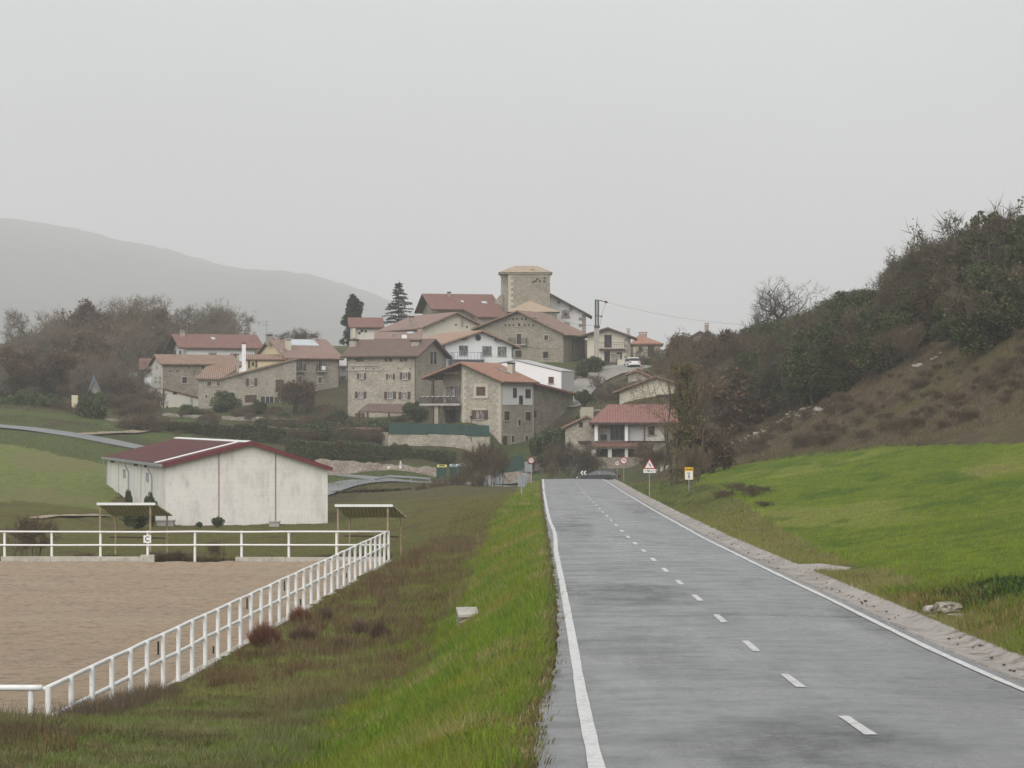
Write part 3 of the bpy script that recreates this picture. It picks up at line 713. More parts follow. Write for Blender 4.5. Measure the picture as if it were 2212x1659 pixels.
class House:
    def __init__(s, name, label, m, N, d, Rr, S, D, base, cat='house', group=None, sink=4.0):
        s.m = m
        uN, uR = [(m.x(v) - CX) / FPX for v in (N, Rr)]
        nx = uN * d
        if S is None: phi = math.atan(uN)
        else:
            uS = (m.x(S) - CX) / FPX; lo, hi = -1.35, 1.35
            for _ in range(60):
                mid = (lo + hi) / 2
                if (nx + D * math.sin(mid)) / (d + D * math.cos(mid)) < uS: lo = mid
                else: hi = mid
            phi = (lo + hi) / 2
        th = -phi; s.th = th
        s.xl = (math.cos(th), math.sin(th)); s.yl = (-math.sin(th), math.cos(th))
        sg = 1 if Rr > N else -1
        dx, dy = s.xl[0] * sg, s.xl[1] * sg
        L = (uR * d - nx) / (dx - uR * dy)
        ox, oy = (nx, d) if sg > 0 else (nx - s.xl[0] * L, d - s.xl[1] * L)
        s.L, s.D, s.o = L, D, (ox, oy)
        s.z0 = -(m.y(base) - HY) / FPX * d
        s.sink = sink
        s.e = thing(name, (ox, oy, s.z0), th, label, cat, group)
    def wy(s, lx, ly): return s.o[1] + lx * s.xl[1] + ly * s.yl[1]
    def z(s, y, lx=0, ly=0): return -(s.m.y(y) - HY) / FPX * s.wy(lx, ly) - s.z0
    def hit(s, face, x, y, off=0.0):
        u = (s.m.x(x) - CX) / FPX; v = -(s.m.y(y) - HY) / FPX
        if face == 'F': p = (s.o[0] + s.yl[0] * off, s.o[1] + s.yl[1] * off); n = s.yl
        elif face == 'R': p = (s.o[0] + s.xl[0] * (s.L + off), s.o[1] + s.xl[1] * (s.L + off)); n = s.xl
        else: p = (s.o[0] + s.xl[0] * off, s.o[1] + s.xl[1] * off); n = s.xl
        t = (p[0] * n[0] + p[1] * n[1]) / (u * n[0] + n[1])
        w = (u * t - s.o[0], t - s.o[1])
        a = w[0] * s.xl[0] + w[1] * s.xl[1] if face == 'F' else w[0] * s.yl[0] + w[1] * s.yl[1]
        return a, v * t - s.z0
    def rect(s, face, x0, y0, x1, y1, off=0.0):
        cx_, cy_ = (x0 + x1) / 2, (y0 + y1) / 2
        a0 = s.hit(face, x0, cy_, off)[0]; a1 = s.hit(face, x1, cy_, off)[0]
        z1 = s.hit(face, cx_, y0, off)[1]; z0 = s.hit(face, cx_, y1, off)[1]
        return min(a0, a1), max(a0, a1), z0, z1
    def fbox(s, mb, face, a0, a1, z0, z1, p0, p1, off=0.0):
        if face == 'F': mb.box(a0, off - p1, z0, a1, off - p0, z1)
        elif face == 'R': mb.box(s.L + off + p0, a0, z0, s.L + off + p1, a1, z1)
        else: mb.box(off - p1, a0, z0, off - p0, a1, z1)
    # walls and gabled roofs
    def front_gable(s, eL, ap, eR, mat, rmat, vo=.7, ov=.8, t=.2, roof=True, name='wall', x0=None, x1=None):
        zb = -s.sink
        xa = max(0.0, min(s.L, s.hit('F', ap[0], ap[1])[0]))
        za = s.z(ap[1], xa, 0); zL = s.z(eL, 0, 0); zR = s.z(eR, s.L, 0)
        poly = [(0, zb), (s.L, zb), (s.L, zR)]
        if s.L - xa > .05: poly.append((xa, za))
        if xa > .05: poly.append((0, zL)) if s.L - xa > .05 else poly.append((0, zL))
        if xa <= .05: poly[-1] = (0, za)
        if s.L - xa <= .05: poly[2] = (s.L, za)
        s.prof = ('F', xa, za, zL, zR)
        s.wall = MB().prism(poly, 'y', 0, s.D).build(name, mat, s.e)
        if roof:
            rb, sb = MB(), MB(); up = .14
            if xa > .3:
                k = (za - zL) / xa
                rb.slab([(xa, -vo, za + up), (-ov, -vo, zL - k * ov + up), (-ov, s.D + vo, zL - k * ov + up), (xa, s.D + vo, za + up)], t)
                sb.slab([(xa - .1, -vo + .1, za + up - t - .02), (-ov + .1, -vo + .1, zL - k * (ov - .1) + up - t - .02), (-ov + .1, s.D, zL - k * (ov - .1) + up - t - .02), (xa - .1, s.D, za + up - t - .02)], .09)
            if s.L - xa > .3:
                k = (za - zR) / (s.L - xa)
                rb.slab([(xa + .004, -vo + .01, za + up), (s.L + ov, -vo + .01, zR - k * ov + up), (s.L + ov, s.D + vo, zR - k * ov + up), (xa + .004, s.D + vo, za + up)], t)
                sb.slab([(xa + .1, -vo + .1, za + up - t - .02), (s.L + ov - .1, -vo + .1, zR - k * (ov - .1) + up - t - .02), (s.L + ov - .1, s.D, zR - k * (ov - .1) + up - t - .02), (xa + .1, s.D, za + up - t - .02)], .09)
            s.roof = rb.build('roof', rmat, s.e)
            if sb.f: sb.build('eaves_boards', MT['wood'], s.roof)
        return s
    def side_gable(s, eF, rid, mat, rmat, eB=None, rp=.5, vo=.6, ov=.7, t=.2, hip=(0, 0)):
        zb = -s.sink; ya = s.D * rp
        za = s.z(rid, s.L / 2, ya); zF = s.z(eF, s.L / 2, 0); zB = zF if eB is None else s.z(eB, s.L / 2, s.D)
        if hip[0] or hip[1]: wp = [(0, zb), (s.D, zb), (s.D, zB), (0, zF)]
        else: wp = [(0, zb), (s.D, zb), (s.D, zB), (ya, za), (0, zF)]
        s.prof = ('S', ya, za, zF, zB)
        s.wall = MB().prism(wp, 'x', 0, s.L).build('wall', mat, s.e)
        up = .14; kF = (za - zF) / ya; kB = (za - zB) / (s.D - ya)
        rb, sb = MB(), MB()
        hl, hr = hip
        rb.slab([(-vo + hl, ya, za + up), (-vo, -ov, zF - kF * ov + up), (s.L + vo, -ov, zF - kF * ov + up), (s.L + vo - hr, ya, za + up)], t)
        rb.slab([(-vo + hl, ya + .004, za + up), (s.L + vo - hr, ya + .004, za + up), (s.L + vo, s.D + ov, zB - kB * ov + up), (-vo, s.D + ov, zB - kB * ov + up)], t)
        for h, xx, sgn in ((hl, -vo, 1), (hr, s.L + vo, -1)):
            if h: rb.slab([(xx + sgn * h, ya, za + up - .003), (xx, -ov, zF - kF * ov + up - .003), (xx, s.D + ov, zB - kB * ov + up - .003)], t)
        dz = up - t - .02
        sb.slab([(-vo + .1 + hl, ya - .1, za + dz - .1 * kF), (-vo + .1, -ov + .1, zF - kF * (ov - .1) + dz), (s.L + vo - .1, -ov + .1, zF - kF * (ov - .1) + dz), (s.L + vo - .1 - hr, ya - .1, za + dz - .1 * kF)], .09)
        sb.slab([(-vo + .1 + hl, ya + .1, za + dz - .1 * kB), (-vo + .1, s.D + ov - .1, zB - kB * (ov - .1) + dz), (s.L + vo - .1, s.D + ov - .1, zB - kB * (ov - .1) + dz), (s.L + vo - .1 - hr, ya + .1, za + dz - .1 * kB)], .09)
        s.roof = rb.build('roof', rmat, s.e)
        sb.build('eaves_boards', MT['wood'], s.roof)
        return s
    def panel(s, face, x0, y0, x1, y1, mat, name='render_panel', p=.05, off=0.0, label=None):
        a = s.rect(face, x0, y0, x1, y1, off); mb = MB(); s.fbox(mb, face, *a, 0.0, p, off)
        return mb.build(name, mat, s.e)
    def win(s, face, x0, y0, x1, y1, kind='win', fr='shutter', sh=None, su=None, pane='glass', off=0.0, shw=.55, sill=True, mull=1, sw=.2, label=None):
        a0, a1, z0, z1 = s.rect(face, x0, y0, x1, y1, off)
        B = lambda mb, *q: s.fbox(mb, face, *q, off)
        t = min(.075, (a1 - a0) * .14)
        mb = MB()
        B(mb, a0, a0 + t, z0, z1, .0, .07); B(mb, a1 - t, a1, z0, z1, .0, .07)
        B(mb, a0 + t, a1 - t, z1 - t, z1, .0, .07); B(mb, a0 + t, a1 - t, z0, z0 + t, .0, .07)
        for i in range(mull):
            c_ = a0 + (a1 - a0) * (i + 1) / (mull + 1); B(mb, c_ - t * .4, c_ + t * .4, z0 + t, z1 - t, .0, .055)
        w = mb.build('door' if kind == 'door' else 'window', MT[fr], s.e)
        if label: w['label'] = label
        mb = MB(); B(mb, a0 + t * .5, a1 - t * .5, z0 + t * .5, z1 - t * .5, .0, .02)
        mb.build('door_panel' if kind == 'door' else 'pane', MT[pane], w)
        if su:
            mb = MB(); q = .045
            B(mb, a0 - sw, a0 - .003, z0 - sw * .4, z1 + sw, .0, q); B(mb, a1 + .003, a1 + sw, z0 - sw * .4, z1 + sw, .0, q)
            B(mb, a0 - .003, a1 + .003, z1 + .003, z1 + sw * 1.2, .0, q)
            if kind != 'door': B(mb, a0 - sw * 1.2, a1 + sw * 1.2, z0 - sw * .9, z0 - .003, .0, q + .08)
            mb.build('surround', MT[su], w)
        elif sill and kind != 'door':
            mb = MB(); B(mb, a0 - .1, a1 + .1, z0 - .1, z0 - .002, .0, .14); mb.build('sill', MT['concrete'], w)
        if sh:
            q = (a1 - a0) * shw
            for (b0, b1) in ((a0 - q - .03, a0 - .03), (a1 + .03, a1 + q + .03)):
                mb = MB(); B(mb, b0, b1, z0 - .02, z1 + .02, .05, .10)
                for k_ in range(5):
                    zz = z0 + (z1 - z0) * (k_ + .5) / 5; B(mb, b0 + .05, b1 - .05, zz - .02, zz + .02, .10, .115)
                mb.build('shutter', MT[sh], w)
        return w
    def box_px(s, face, x0, y0, x1, y1, p0, p1, mat, name, off=0.0, parent=None):
        a = s.rect(face, x0, y0, x1, y1, off); mb = MB(); s.fbox(mb, face, *a, p0, p1, off)
        return mb.build(name, MT[mat], parent or s.e)
    def chimney(s, x0, y0, x1, y1, ly, mat='stone_grey', cap='tile_brown', round_=False, dp=.8):
        a0, z1 = s.hit('F', x0, y0, ly); a1, z0 = s.hit('F', x1, y1, ly)
        mb = MB(); zb = z0 - .9
        if round_:
            c = (a0 + a1) / 2; r = (a1 - a0) / 2
            mb.tube([(c, ly, zb), (c, ly, z0 + .15), (c, ly, z1 - .3)], [r * 1.12, r, r * .9], 14)
        else: mb.box(a0, ly - dp / 2, zb, a1, ly + dp / 2, z1 - .25)
        o = mb.build('chimney', MT[mat], s.roof)
        mb = MB(); w = a1 - a0
        for q in (0.08, .5, .92): mb.box(a0 + w * q - w * .07, ly - dp * .42, z1 - .3, a0 + w * q + w * .07, ly + dp * .42, z1 - .1)
        mb.box(a0 - .08, ly - dp / 2 - .08, z1 - .1, a1 + .08, ly + dp / 2 + .08, z1)
        mb.build('chimney_cap', MT[cap], o)
        return o
    def roof_rect(s, x0, y0, x1, y1, lyf, dpth, mat='glass_sky', name='skylight', up=.22):
        """a flat thing lying on the front slope of a side-gabled roof"""
        _, ya, za, zF, zB = s.prof; k = (za - zF) / ya
        a0 = s.hit('F', x0, (y0 + y1) / 2, lyf)[0]; a1 = s.hit('F', x1, (y0 + y1) / 2, lyf)[0]
        zf = lambda y: zF + k * y + up
        mb = MB().slab([(a0, lyf, zf(lyf)), (a1, lyf, zf(lyf)), (a1, lyf + dpth, zf(lyf + dpth)), (a0, lyf + dpth, zf(lyf + dpth))], .08)
        return mb.build(name, MT[mat], s.roof)
    def pipe(s, face, x, y0, y1, mat='wood', r=.06):
        a, z1 = s.hit(face, x, y0); z0 = s.hit(face, x, y1)[1]
        p = {'F': (a, -.12), 'R': (s.L + .12, a), 'L': (-.12, a)}[face]
        return MB().tube([(*p, z0), (*p, z1)], r, 8).build('downpipe', MT[mat], s.e)
    def quoins(s, face, x, y0, y1, mat='quoin', w=.45, hh=.42, side=0):
        a, z1 = s.hit(face, x, y0); z0 = s.hit(face, x, y1)[1]; mb = MB(); z = z0; i = 0
        while z < z1:
            ww = w if i % 2 == 0 else w * .55
            b0, b1 = (a - ww / 2, a + ww / 2) if side == 0 else ((a, a + ww) if side > 0 else (a - ww, a))
            s.fbox(mb, face, b0, b1, z + .01, min(z + hh, z1) - .01, 0, .045); z += hh; i += 1
        return mb.build('quoins', MT[mat], s.e)
    def holes(s, face, pts, sz=.16, name='wall_holes'):
        mb = MB()
        for x, y in pts:
            a, z = s.hit(face, x, y); s.fbox(mb, face, a - sz / 2, a + sz / 2, z - sz / 2, z + sz / 2, 0, .012)
        return mb.build(name, MT['dark'], s.e)
    def balcony(s, face, x0, x1, ys, ytop, dep=.9, off=0.0, mat='dmetal', slab='concrete', bars=.14):
        a0, zz = s.hit(face, x0, ys, off); a1 = s.hit(face, x1, ys, off)[0]; zt = s.hit(face, (x0 + x1) / 2, ytop, off)[1]
        mb = MB(); s.fbox(mb, face, a0, a1, zz - .16, zz, 0, dep, off); b = mb.build('balcony', MT[slab], s.e)
        mb = MB(); B = lambda *q: s.fbox(mb, face, *q, off)
        B(a0, a1, zt - .05, zt, dep - .05, dep)
        B(a0, a0 + .05, zt - .05, zt, .0, dep - .05); B(a1 - .05, a1, zt - .05, zt, 0, dep - .05)
        n = max(3, int((a1 - a0) / bars))
        for i in range(n + 1):
            c_ = a0 + (a1 - a0 - .03) * i / n; B(c_, c_ + .03, zz, zt - .05, dep - .04, dep - .01)
        for i in range(1, 5):
            q = dep * i / 5
            B(a0 + .01, a0 + .04, zz, zt - .05, q, q + .03); B(a1 - .04, a1 - .01, zz, zt - .05, q, q + .03)
        mb.build('railing', MT[mat], b)
        return b

# ---- the corner house with the balcony, nearest of the village
h = House('stone_house', 'stone corner house with pale quoins, orange roof and a covered two-storey balcony', Z3, 1100, 348, 325, 1475, 9.5, 1490)
s = h
xq = s.hit('F', 640, 700)[0]; xa, za = s.hit('F', 660, 378)
zL = s.z(512, 0, 0); zR = s.z(578, s.L, 0); rec = 2.4
kL = (za - zL) / xa; kR = (za - zR) / (s.L - xa)
zq = zL + kL * xq
MB().prism([(xq, -4), (s.L, -4), (s.L, zR), (xa, za), (xq, zq)], 'y', 0, s.D).prism([(0, -4), (xq - .003, -4), (xq - .003, zq), (0, zL)], 'y', rec, s.D).build('wall', MT['stone_warm'], s.e)
rb, sb = MB(), MB(); up = .14; ov = 1.5; vo = .9
rb.slab([(xa, -vo, za + up), (-ov, -vo, zL - kL * ov + up), (-ov, s.D + .6, zL - kL * ov + up), (xa, s.D + .6, za + up)], .2)
rb.slab([(xa + .004, -vo + .01, za + up), (s.L + .8, -vo + .01, zR - kR * .8 + up), (s.L + .8, s.D + .3, zR - kR * .8 + up), (xa + .004, s.D + .6, za + up)], .2)
sb.slab([(xa - .1, -vo + .1, za + up - .24), (-ov + .1, -vo + .1, zL - kL * (ov - .1) + up - .24), (-ov + .1, s.D, zL - kL * (ov - .1) + up - .24), (xa - .1, s.D, za + up - .24)], .1)
sb.slab([(xa + .1, -vo + .1, za + up - .24 - kR * .1), (s.L + .7, -vo + .1, zR - kR * .7 + up - .24), (s.L + .7, s.D, zR - kR * .7 + up - .24), (xa + .1, s.D, za + up - .24 - kR * .1)], .1)
s.roof = rb.build('roof', MT['tile_orange'], s.e); sb.build('eaves_boards', MT['wood'], s.roof)
# balcony, posts, ground floor piers
zb_ = s.hit('F', 450, 852)[1]; zt_ = s.hit('F', 450, 775)[1]
bal = MB().box(-1.9, -.55, zb_ - .28, xq - .02, rec - .01, zb_).build('balcony', MT['concrete'], s.e)
rl = MB(); rl.box(-1.9, -.55, zt_ - .08, xq - .02, -.47, zt_)
for i in range(44): rl.box(-1.88 + i * (xq + 1.8) / 44, -.54, zb_, -1.84 + i * (xq + 1.8) / 44, -.49, zt_ - .08)
for i in range(12): rl.box(-1.89, -.5 + i * .24, zb_, -1.85, -.46 + i * .24, zt_)
rl.build('railing', MT['dmetal'], bal)
for i in range(7):
    x = -1.6 + i * (xq + 1.2) / 7; MB().box(x, -.70, zt_ - .02, x + .5, -.56, zt_ + .12).build('flower_box', MT['frame_w'], bal)
pm = MB()
for px_ in (310,):
    a = s.hit('F', px_, 700, .1)[0]; pm.box(a - .14, -.1, zb_, a + .14, .18, zL - .05 + kL * a)
    pm.box(a - .5, -.08, zL + kL * a - .75, a + .5, .16, zL + kL * a - .45)
pm.build('post', MT['wood'], s.e)
MB().box(.1, -.15, zL + kL * .0 + .0, xq - .05, .1, zL + .28).build('beam', MT['wood'], s.e)
for px_ in (300, 355):
    a = s.hit('F', px_, 950)[0]; MB().box(a - .28, -.2, -4, a + .28, .35, zb_ - .285).build('pier', MT['stone_warm'] if px_ > 310 else MT['wood'], s.e)
s.win('F', 470, 655, 625, 845, kind='door', off=rec, pane='curtain', mull=2, fr='shutter', label='balcony door with brown shutters')
s.win('F', 480, 925, 620, 1075, kind='door', off=rec, pane='glass', mull=2)
s.box_px('F', 455, 925, 478, 1075, .02, .08, 'shutter', 'shutter', off=rec)
s.win('F', 815, 658, 918, 762, su='quoin', pane='shutter', mull=0, sw=.38, label='square window closed by a brown blind in a pale stone surround')
s.win('F', 805, 930, 905, 1035, sh='shutter', pane='curtain', shw=.42)
s.box_px('F', 790, 905, 930, 928, .0, .05, 'quoin', 'lintel')
s.quoins('F', 655, 420, 1110, side=1, w=.55); s.quoins('F', 1098, 590, 1490, side=-1, w=.6)
s.quoins('R', 1102, 600, 1490, side=1, w=.5)
s.panel('R', 1112, 608, 1462, 868, MT['white'], 'render_panel')
for (a, b, c_, e) in ((1238, 672, 1278, 782), (1382, 685, 1440, 788), (1308, 758, 1348, 862)): s.win('R', a, b, c_, e, pane='glass', mull=1, off=.05, sill=False)
s.win('R', 1135, 942, 1192, 1045, su='quoin', sw=.15); s.win('R', 1380, 952, 1440, 1052, su='quoin', sw=.15)
for (a, b, c_, e) in ((1298, 1038, 1322, 1110), (1222, 1225, 1246, 1300), (1382, 1228, 1406, 1302)): s.win('R', a, b, c_, e, su='quoin', mull=0, pane='dark', sw=.22)
s.win('R', 1112, 1228, 1170, 1485, kind='door', su='quoin', pane='wood', mull=0, sw=.3, label='plank door in a pale stone surround')
s.pipe('R', 1462, 640, 1470, 'frame_w', .07)
# lower wing behind
a1 = s.D; a2 = s.hit('R', 1945, 760)[0]
zt1 = s.hit('R', 1480, 628)[1]; zt2 = s.hit('R', 1945, 748)[1]
MB().prism([(a1 + .003, -4), (a2, -4), (a2, zt2), (a1 + .003, zt1)], 'x', s.L - 7, s.L - .12).build('annexe_wall', MT['stone_dark'], s.e)
kk = (zt1 - zt2) / (a2 - a1)
ra = MB().slab([(s.L - 7.5, a1 - .5, zt1 + kk * .5 + .14), (s.L + .75, a1 - .5, zt1 + kk * .5 + .14), (s.L + .75, a2 + .9, zt2 - kk * .9 + .14), (s.L - 7.5, a2 + .9, zt2 - kk * .9 + .14)], .22).build('annexe_roof', MT['tile_orange'], s.e)
s.win('R', 1478, 935, 1505, 1018, mull=0, off=-.12)
a_, z_ = s.hit('F', 1215, 372, 7.5)
s.chimney(1188, 375, 1248, 520, 7.0, mat='quoin', cap='black', dp=.9)
s.roofz = MB().slab([(xa + 2.0, 5.8, za + up + .05 - kR * 2.0), (xa + 2.0, 6.6, za + up + .05 - kR * 2.0), (xa + 3.6, 6.6, za + up + .05 - kR * 3.6), (xa + 3.6, 5.8, za + up + .05 - kR * 3.6)], .06).build('skylight', MT['glass'], s.roof)

# ---- tall stone house with rows of shuttered windows
s = House('stone_house', 'tall stone house with brown tiles, two round stone chimneys and rows of shuttered windows', Z2, 1145, 388, 340, 1490, 10.5, 1880)
s.side_gable(1022, 852, MT['stone_warm'], MT['tile_brown'], vo=.75, ov=.8)
for x in (452, 500, 783, 832, 960, 1008): s.win('F', x, 1063, x + 36, 1102, fr='wood', pane='glass', mull=0, sill=False)
for (a, b, c_, e) in ((487, 1238, 540, 1302), (825, 1248, 876, 1308), (988, 1230, 1052, 1308)): s.win('F', a, b, c_, e, fr='frame_w', sh='shutter', pane='curtain', shw=.42)
for (a, b, c_, e) in ((472, 1452, 535, 1524), (812, 1452, 878, 1532), (980, 1455, 1046, 1536)): s.win('F', a, b, c_, e, fr='frame_w', sh='shutter', pane='curtain', shw=.5)
s.win('F', 470, 1700, 520, 1760, fr='shutter', sh='shutter', pane='curtain', shw=.5)
s.box_px('F', 990, 1195, 1068, 1226, 0, .05, 'quoin', 'lintel'); s.box_px('F', 818, 1312, 885, 1345, 0, .05, 'quoin', 'stone_panel')
s.box_px('F', 385, 1144, 705, 1156, 0, .12, 'concrete', 'ledge'); s.box_px('F', 350, 1196, 742, 1208, 0, .12, 'concrete', 'ledge')
s.holes('F', [(420, 1180), (562, 1184), (656, 1187), (766, 1194), (940, 1180), (1080, 1184)], .2)
s.win('R', 1306, 985, 1336, 1132, su='quoin', fr='wood', mull=0, sw=.14); s.win('R', 1348, 985, 1378, 1132, su='quoin', fr='wood', mull=0, sw=.14)
s.pipe('F', 348, 1040, 1880); s.pipe('F', 1138, 1040, 1880)
s.chimney(370, 842, 468, 985, 3.2, 'stone_warm', 'wood', True); s.chimney(1086, 852, 1196, 990, 3.2, 'stone_warm', 'wood', True)
# porch canopy in front of it
p = thing('porch', s.m.p(1000, 1880, 382), s.th, 'brown tiled porch canopy on dark posts before the tall stone house', 'porch')
def px_local(o, v): return Matrix.Rotation(-o.rotation_euler.z, 4, 'Z') @ (Vector(v) - Vector(o.location))
q = [px_local(p, ZG.p(*v)) for v in ((975, 96, 386), (1430, 104, 386), (1372, 182, 381.5), (886, 168, 381.5))]
MB().slab(q, .18).build('canopy_roof', MT['tile_brown'], p)
for x in (893, 975, 1180, 1360):
    b_ = px_local(p, ZG.p(x, 335, 381.8)); t_ = px_local(p, ZG.p(x, 180, 381.8)); MB().box(b_.x - .09, b_.y, b_.z - 1, b_.x + .09, b_.y + .18, t_.z).build('post', MT['wood'], p)
b_ = px_local(p, ZG.p(880, 232, 381.8)); e_ = px_local(p, ZG.p(975, 238, 381.8)); MB().box(b_.x, b_.y + .03, e_.z - .05, e_.x, b_.y + .1, e_.z + .05).build('rail', MT['wood'], p)

# ---- white gabled house with round window
s = House('white_house', 'white gabled house with a round window under a worn orange roof', Z3, 450, 398, 1240, 20, 14, 640)
s.front_gable(148, (857, 12), 178, MT['white'], MT['tile_bare'], vo=.9, ov=1.0)
for (a, b, c_, e) in ((612, 180, 712, 288), (882, 186, 988, 292), (1060, 192, 1160, 298)): s.win('F', a, b, c_, e, fr='blue_grey', pane='curtain', mull=1)
a, z = s.hit('F', 832, 88); mb = MB(); n = 20
for i in range(n):
    t0, t1 = 2 * math.pi * i / n, 2 * math.pi * (i + 1) / n
    for (r0, r1) in ((.36, .47),):
        vs = [(a + r * math.cos(t), -yy, z + r * math.sin(t)) for yy in (0, .08) for (r, t) in ((r0, t0), (r1, t0), (r1, t1), (r0, t1))]
        mb.add(vs, [(0, 1, 2, 3), (7, 6, 5, 4), (0, 4, 5, 1), (1, 5, 6, 2), (2, 6, 7, 3), (3, 7, 4, 0)])
rw = mb.build('round_window', MT['blue_grey'], s.e)
MB().tube([(a, 0, z), (a, -.03, z)], .38, 20).build('pane', MT['glass'], rw)
s.box_px('F', 1222, 185, 1240, 325, 0, .05, 'blue_grey', 'quoins')
s.balcony('F', 505, 855, 340, 258, dep=1.6, slab='blue_grey', mat='blue_grey', bars=.5)
s.box_px('F', 490, 352, 860, 420, 0, 1.4, 'blue_grey', 'terrace')
for x in (665, 1045):
    a, z = s.hit('F', x, 98 if x < 700 else 112); MB().box(a - .35, -.75, z - .1, a + .35, 0, z + .16).build('beam_end', MT['wood'], s.e)
s.chimney(905, 300, 935, 372, -1.2, mat='frame_w', cap='concrete', dp=.4) if False else None

# ---- long white extension with a grey end
s = House('white_house', 'long plain white building with one small window and a grey end wall', Z3, 1800, 372, 1030, 1945, 6, 900)
s.front_gable(392, (1270, 350), 478, MT['white'], MT['grey_render'], vo=.12, ov=.12, t=.14)
s.win('F', 1652, 542, 1712, 618, fr='wood', pane='shutter')
a = s.rect('R', 1806, 485, 1944, 880); mb = MB(); s.fbox(mb, 'R', 0.02, s.D, -3, s.prof[4] - .05, 0, .04); mb.build('end_wall', MT['grey_render'], s.e)
s.pipe('F', 1806, 480, 860, 'frame_w', .05)

# ---- big stone gable house below the church
s = House('stone_house', 'broad stone gable house below the church tower with a narrow balcony door', Z4, 880, 425, -45, 1115, 9.5, 1260)
s.front_gable(800, (400, 622), 858, MT['stone_church'], MT['tile_old'], vo=.9, ov=1.0)
s.win('F', 386, 755, 411, 788, mull=0, pane='dark'); s.win('F', 372, 868, 424, 982, kind='door', pane='glass', su='quoin', sw=.1)
s.balcony('F', 300, 490, 985, 918, dep=.7)
s.win('F', 673, 884, 717, 936, mull=1, su='quoin', sw=.1); s.win('F', 660, 1062, 716, 1135, fr='shutter'); s.win('F', 360, 1050, 424, 1128, fr='shutter')
s.holes('F', [(x, 775) for x in (248, 292, 338, 460, 505, 552)] + [(x, 708) for x in (333, 376, 428, 472)], .3)
s.box_px('F', 190, 794, 600, 800, 0, .06, 'stone_dark', 'ledge')
s.pipe('R', 972, 900, 1250)
for x in (250, 570, 722):
    a, z = s.hit('F', x, {250: 700, 570: 705, 722: 785}[x]); MB().box(a - .3, -.85, z - .1, a + .3, 0, z + .14).build('beam_end', MT['wood'], s.e)
s.box_px('R', 1100, 1160, 1116, 1300, .0, .5, 'white_old', 'buttress')

# ---- church: tower, apse
s = House('church', 'square stone church tower with a low tan hipped roof above an apse', Z4, 278, 478, 735, None, 8.5, 640, cat='church', sink=8)
zt = s.z(215); L_ = s.L
MB().box(0, 0, -8, L_, s.D, zt).build('tower_wall', MT['stone_church'], s.e)
xl = s.hit('F', 200, 300)[0]
MB().box(xl, 1.2, -8, -.003, s.D + 1, zt - .003).build('stair_turret', MT['stone_grey'], s.e)
s.quoins('F', 280, 235, 620, w=.9, hh=.5, side=1)
bl = s.hit('F', 128, 500)[0]
MB().prism([(bl, -8), (xl + .3, -8), (xl + .3, s.z(430)), (xl, s.z(438)), (bl, s.z(520))], 'y', .6, s.D - 1).build('buttress', MT['stone_church'], s.e)
MB().box(xl - .2, -.2, zt, L_ + .2, s.D + 1.2, zt + .22).build('cornice', MT['quoin'], s.e)
e0, e1, f0, f1 = xl - .45, L_ + .45, -.45, s.D + 1.5; zr_ = s.z(128, 0, 4.5); ra, rb_ = s.hit('F', 360, 125, 4.5)[0], s.hit('F', 592, 125, 4.5)[0]; ym = (f0 + f1) / 2; ze = zt + .25
vs = [(e0, f0, ze), (e1, f0, ze), (e1, f1, ze), (e0, f1, ze), (ra, ym, zr_), (rb_, ym, zr_)]
s.roof = MB().add(vs, [(0, 1, 5, 4), (1, 2, 5), (2, 3, 4, 5), (3, 0, 4), (3, 2, 1, 0)]).build('tower_roof', MT['tile_tan'], s.e)
s.box_px('F', 525, 164, 565, 178, -1.6, -1.2, 'wood', 'roof_vent')
s.holes('F', [(596, 274), (676, 262), (672, 298), (624, 297), (576, 298), (548, 305)], .36)
s.box_px('F', 228, 290, 236, 320, -1.2, -1.15, 'dark', 'slit_window')
# apse, lower and in front
a0, a1 = s.hit('F', 292, 700, -7)[0], s.hit('F', 812, 700, -7)[0]; zt2 = s.hit('F', 700, 632, -7)[1]
MB().box(a0, -7, -8, a1, -.003, zt2).build('apse_wall', MT['stone_church'], s.e)
ap_, zp_ = s.hit('F', 505, 508, -2.5)
vs = [(a0 - .4, -7.5, zt2 + .02), (a1 + .5, -7.5, zt2 + .02), (a1 + .5, .0, zt2 + .02), (a0 - .4, .0, zt2 + .02), (ap_, -2.5, zp_), (ap_ + .4, -.01, zp_)]
MB().add(vs, [(0, 1, 4), (1, 2, 5, 4), (3, 0, 4, 5), (3, 2, 1, 0), (2, 3, 5)]).build('apse_roof', MT['tile_tan'], s.e)
s.box_px('F', 698, 655, 712, 698, .0, .02, 'dark', 'slit_window', off=-7)

# ---- white house right of the tower
s = House('white_house', 'large white gabled house with stone corner blocks right of the church tower', Z4, 1128, 490, 330, None, 10, 900)
s.front_gable(600, (715, 425), 648, MT['white'], MT['tile_brown'], vo=1.0, ov=1.1)
s.win('F', 890, 640, 918, 674, su='rubble_pink', fr='wood', mull=1, sw=.45); s.win('F', 890, 778, 920, 812, su='rubble_pink', fr='wood', mull=1, sw=.5)
s.quoins('F', 1126, 655, 870, 'rubble_pink', w=1.3, hh=.6, side=-1)
for x, y in ((832, 520), (962, 590)):
    a, z = s.hit('F', x, y); MB().box(a - .25, -.95, z - .15, a + .25, 0, z + .15).build('beam_end', MT['wood'], s.e)

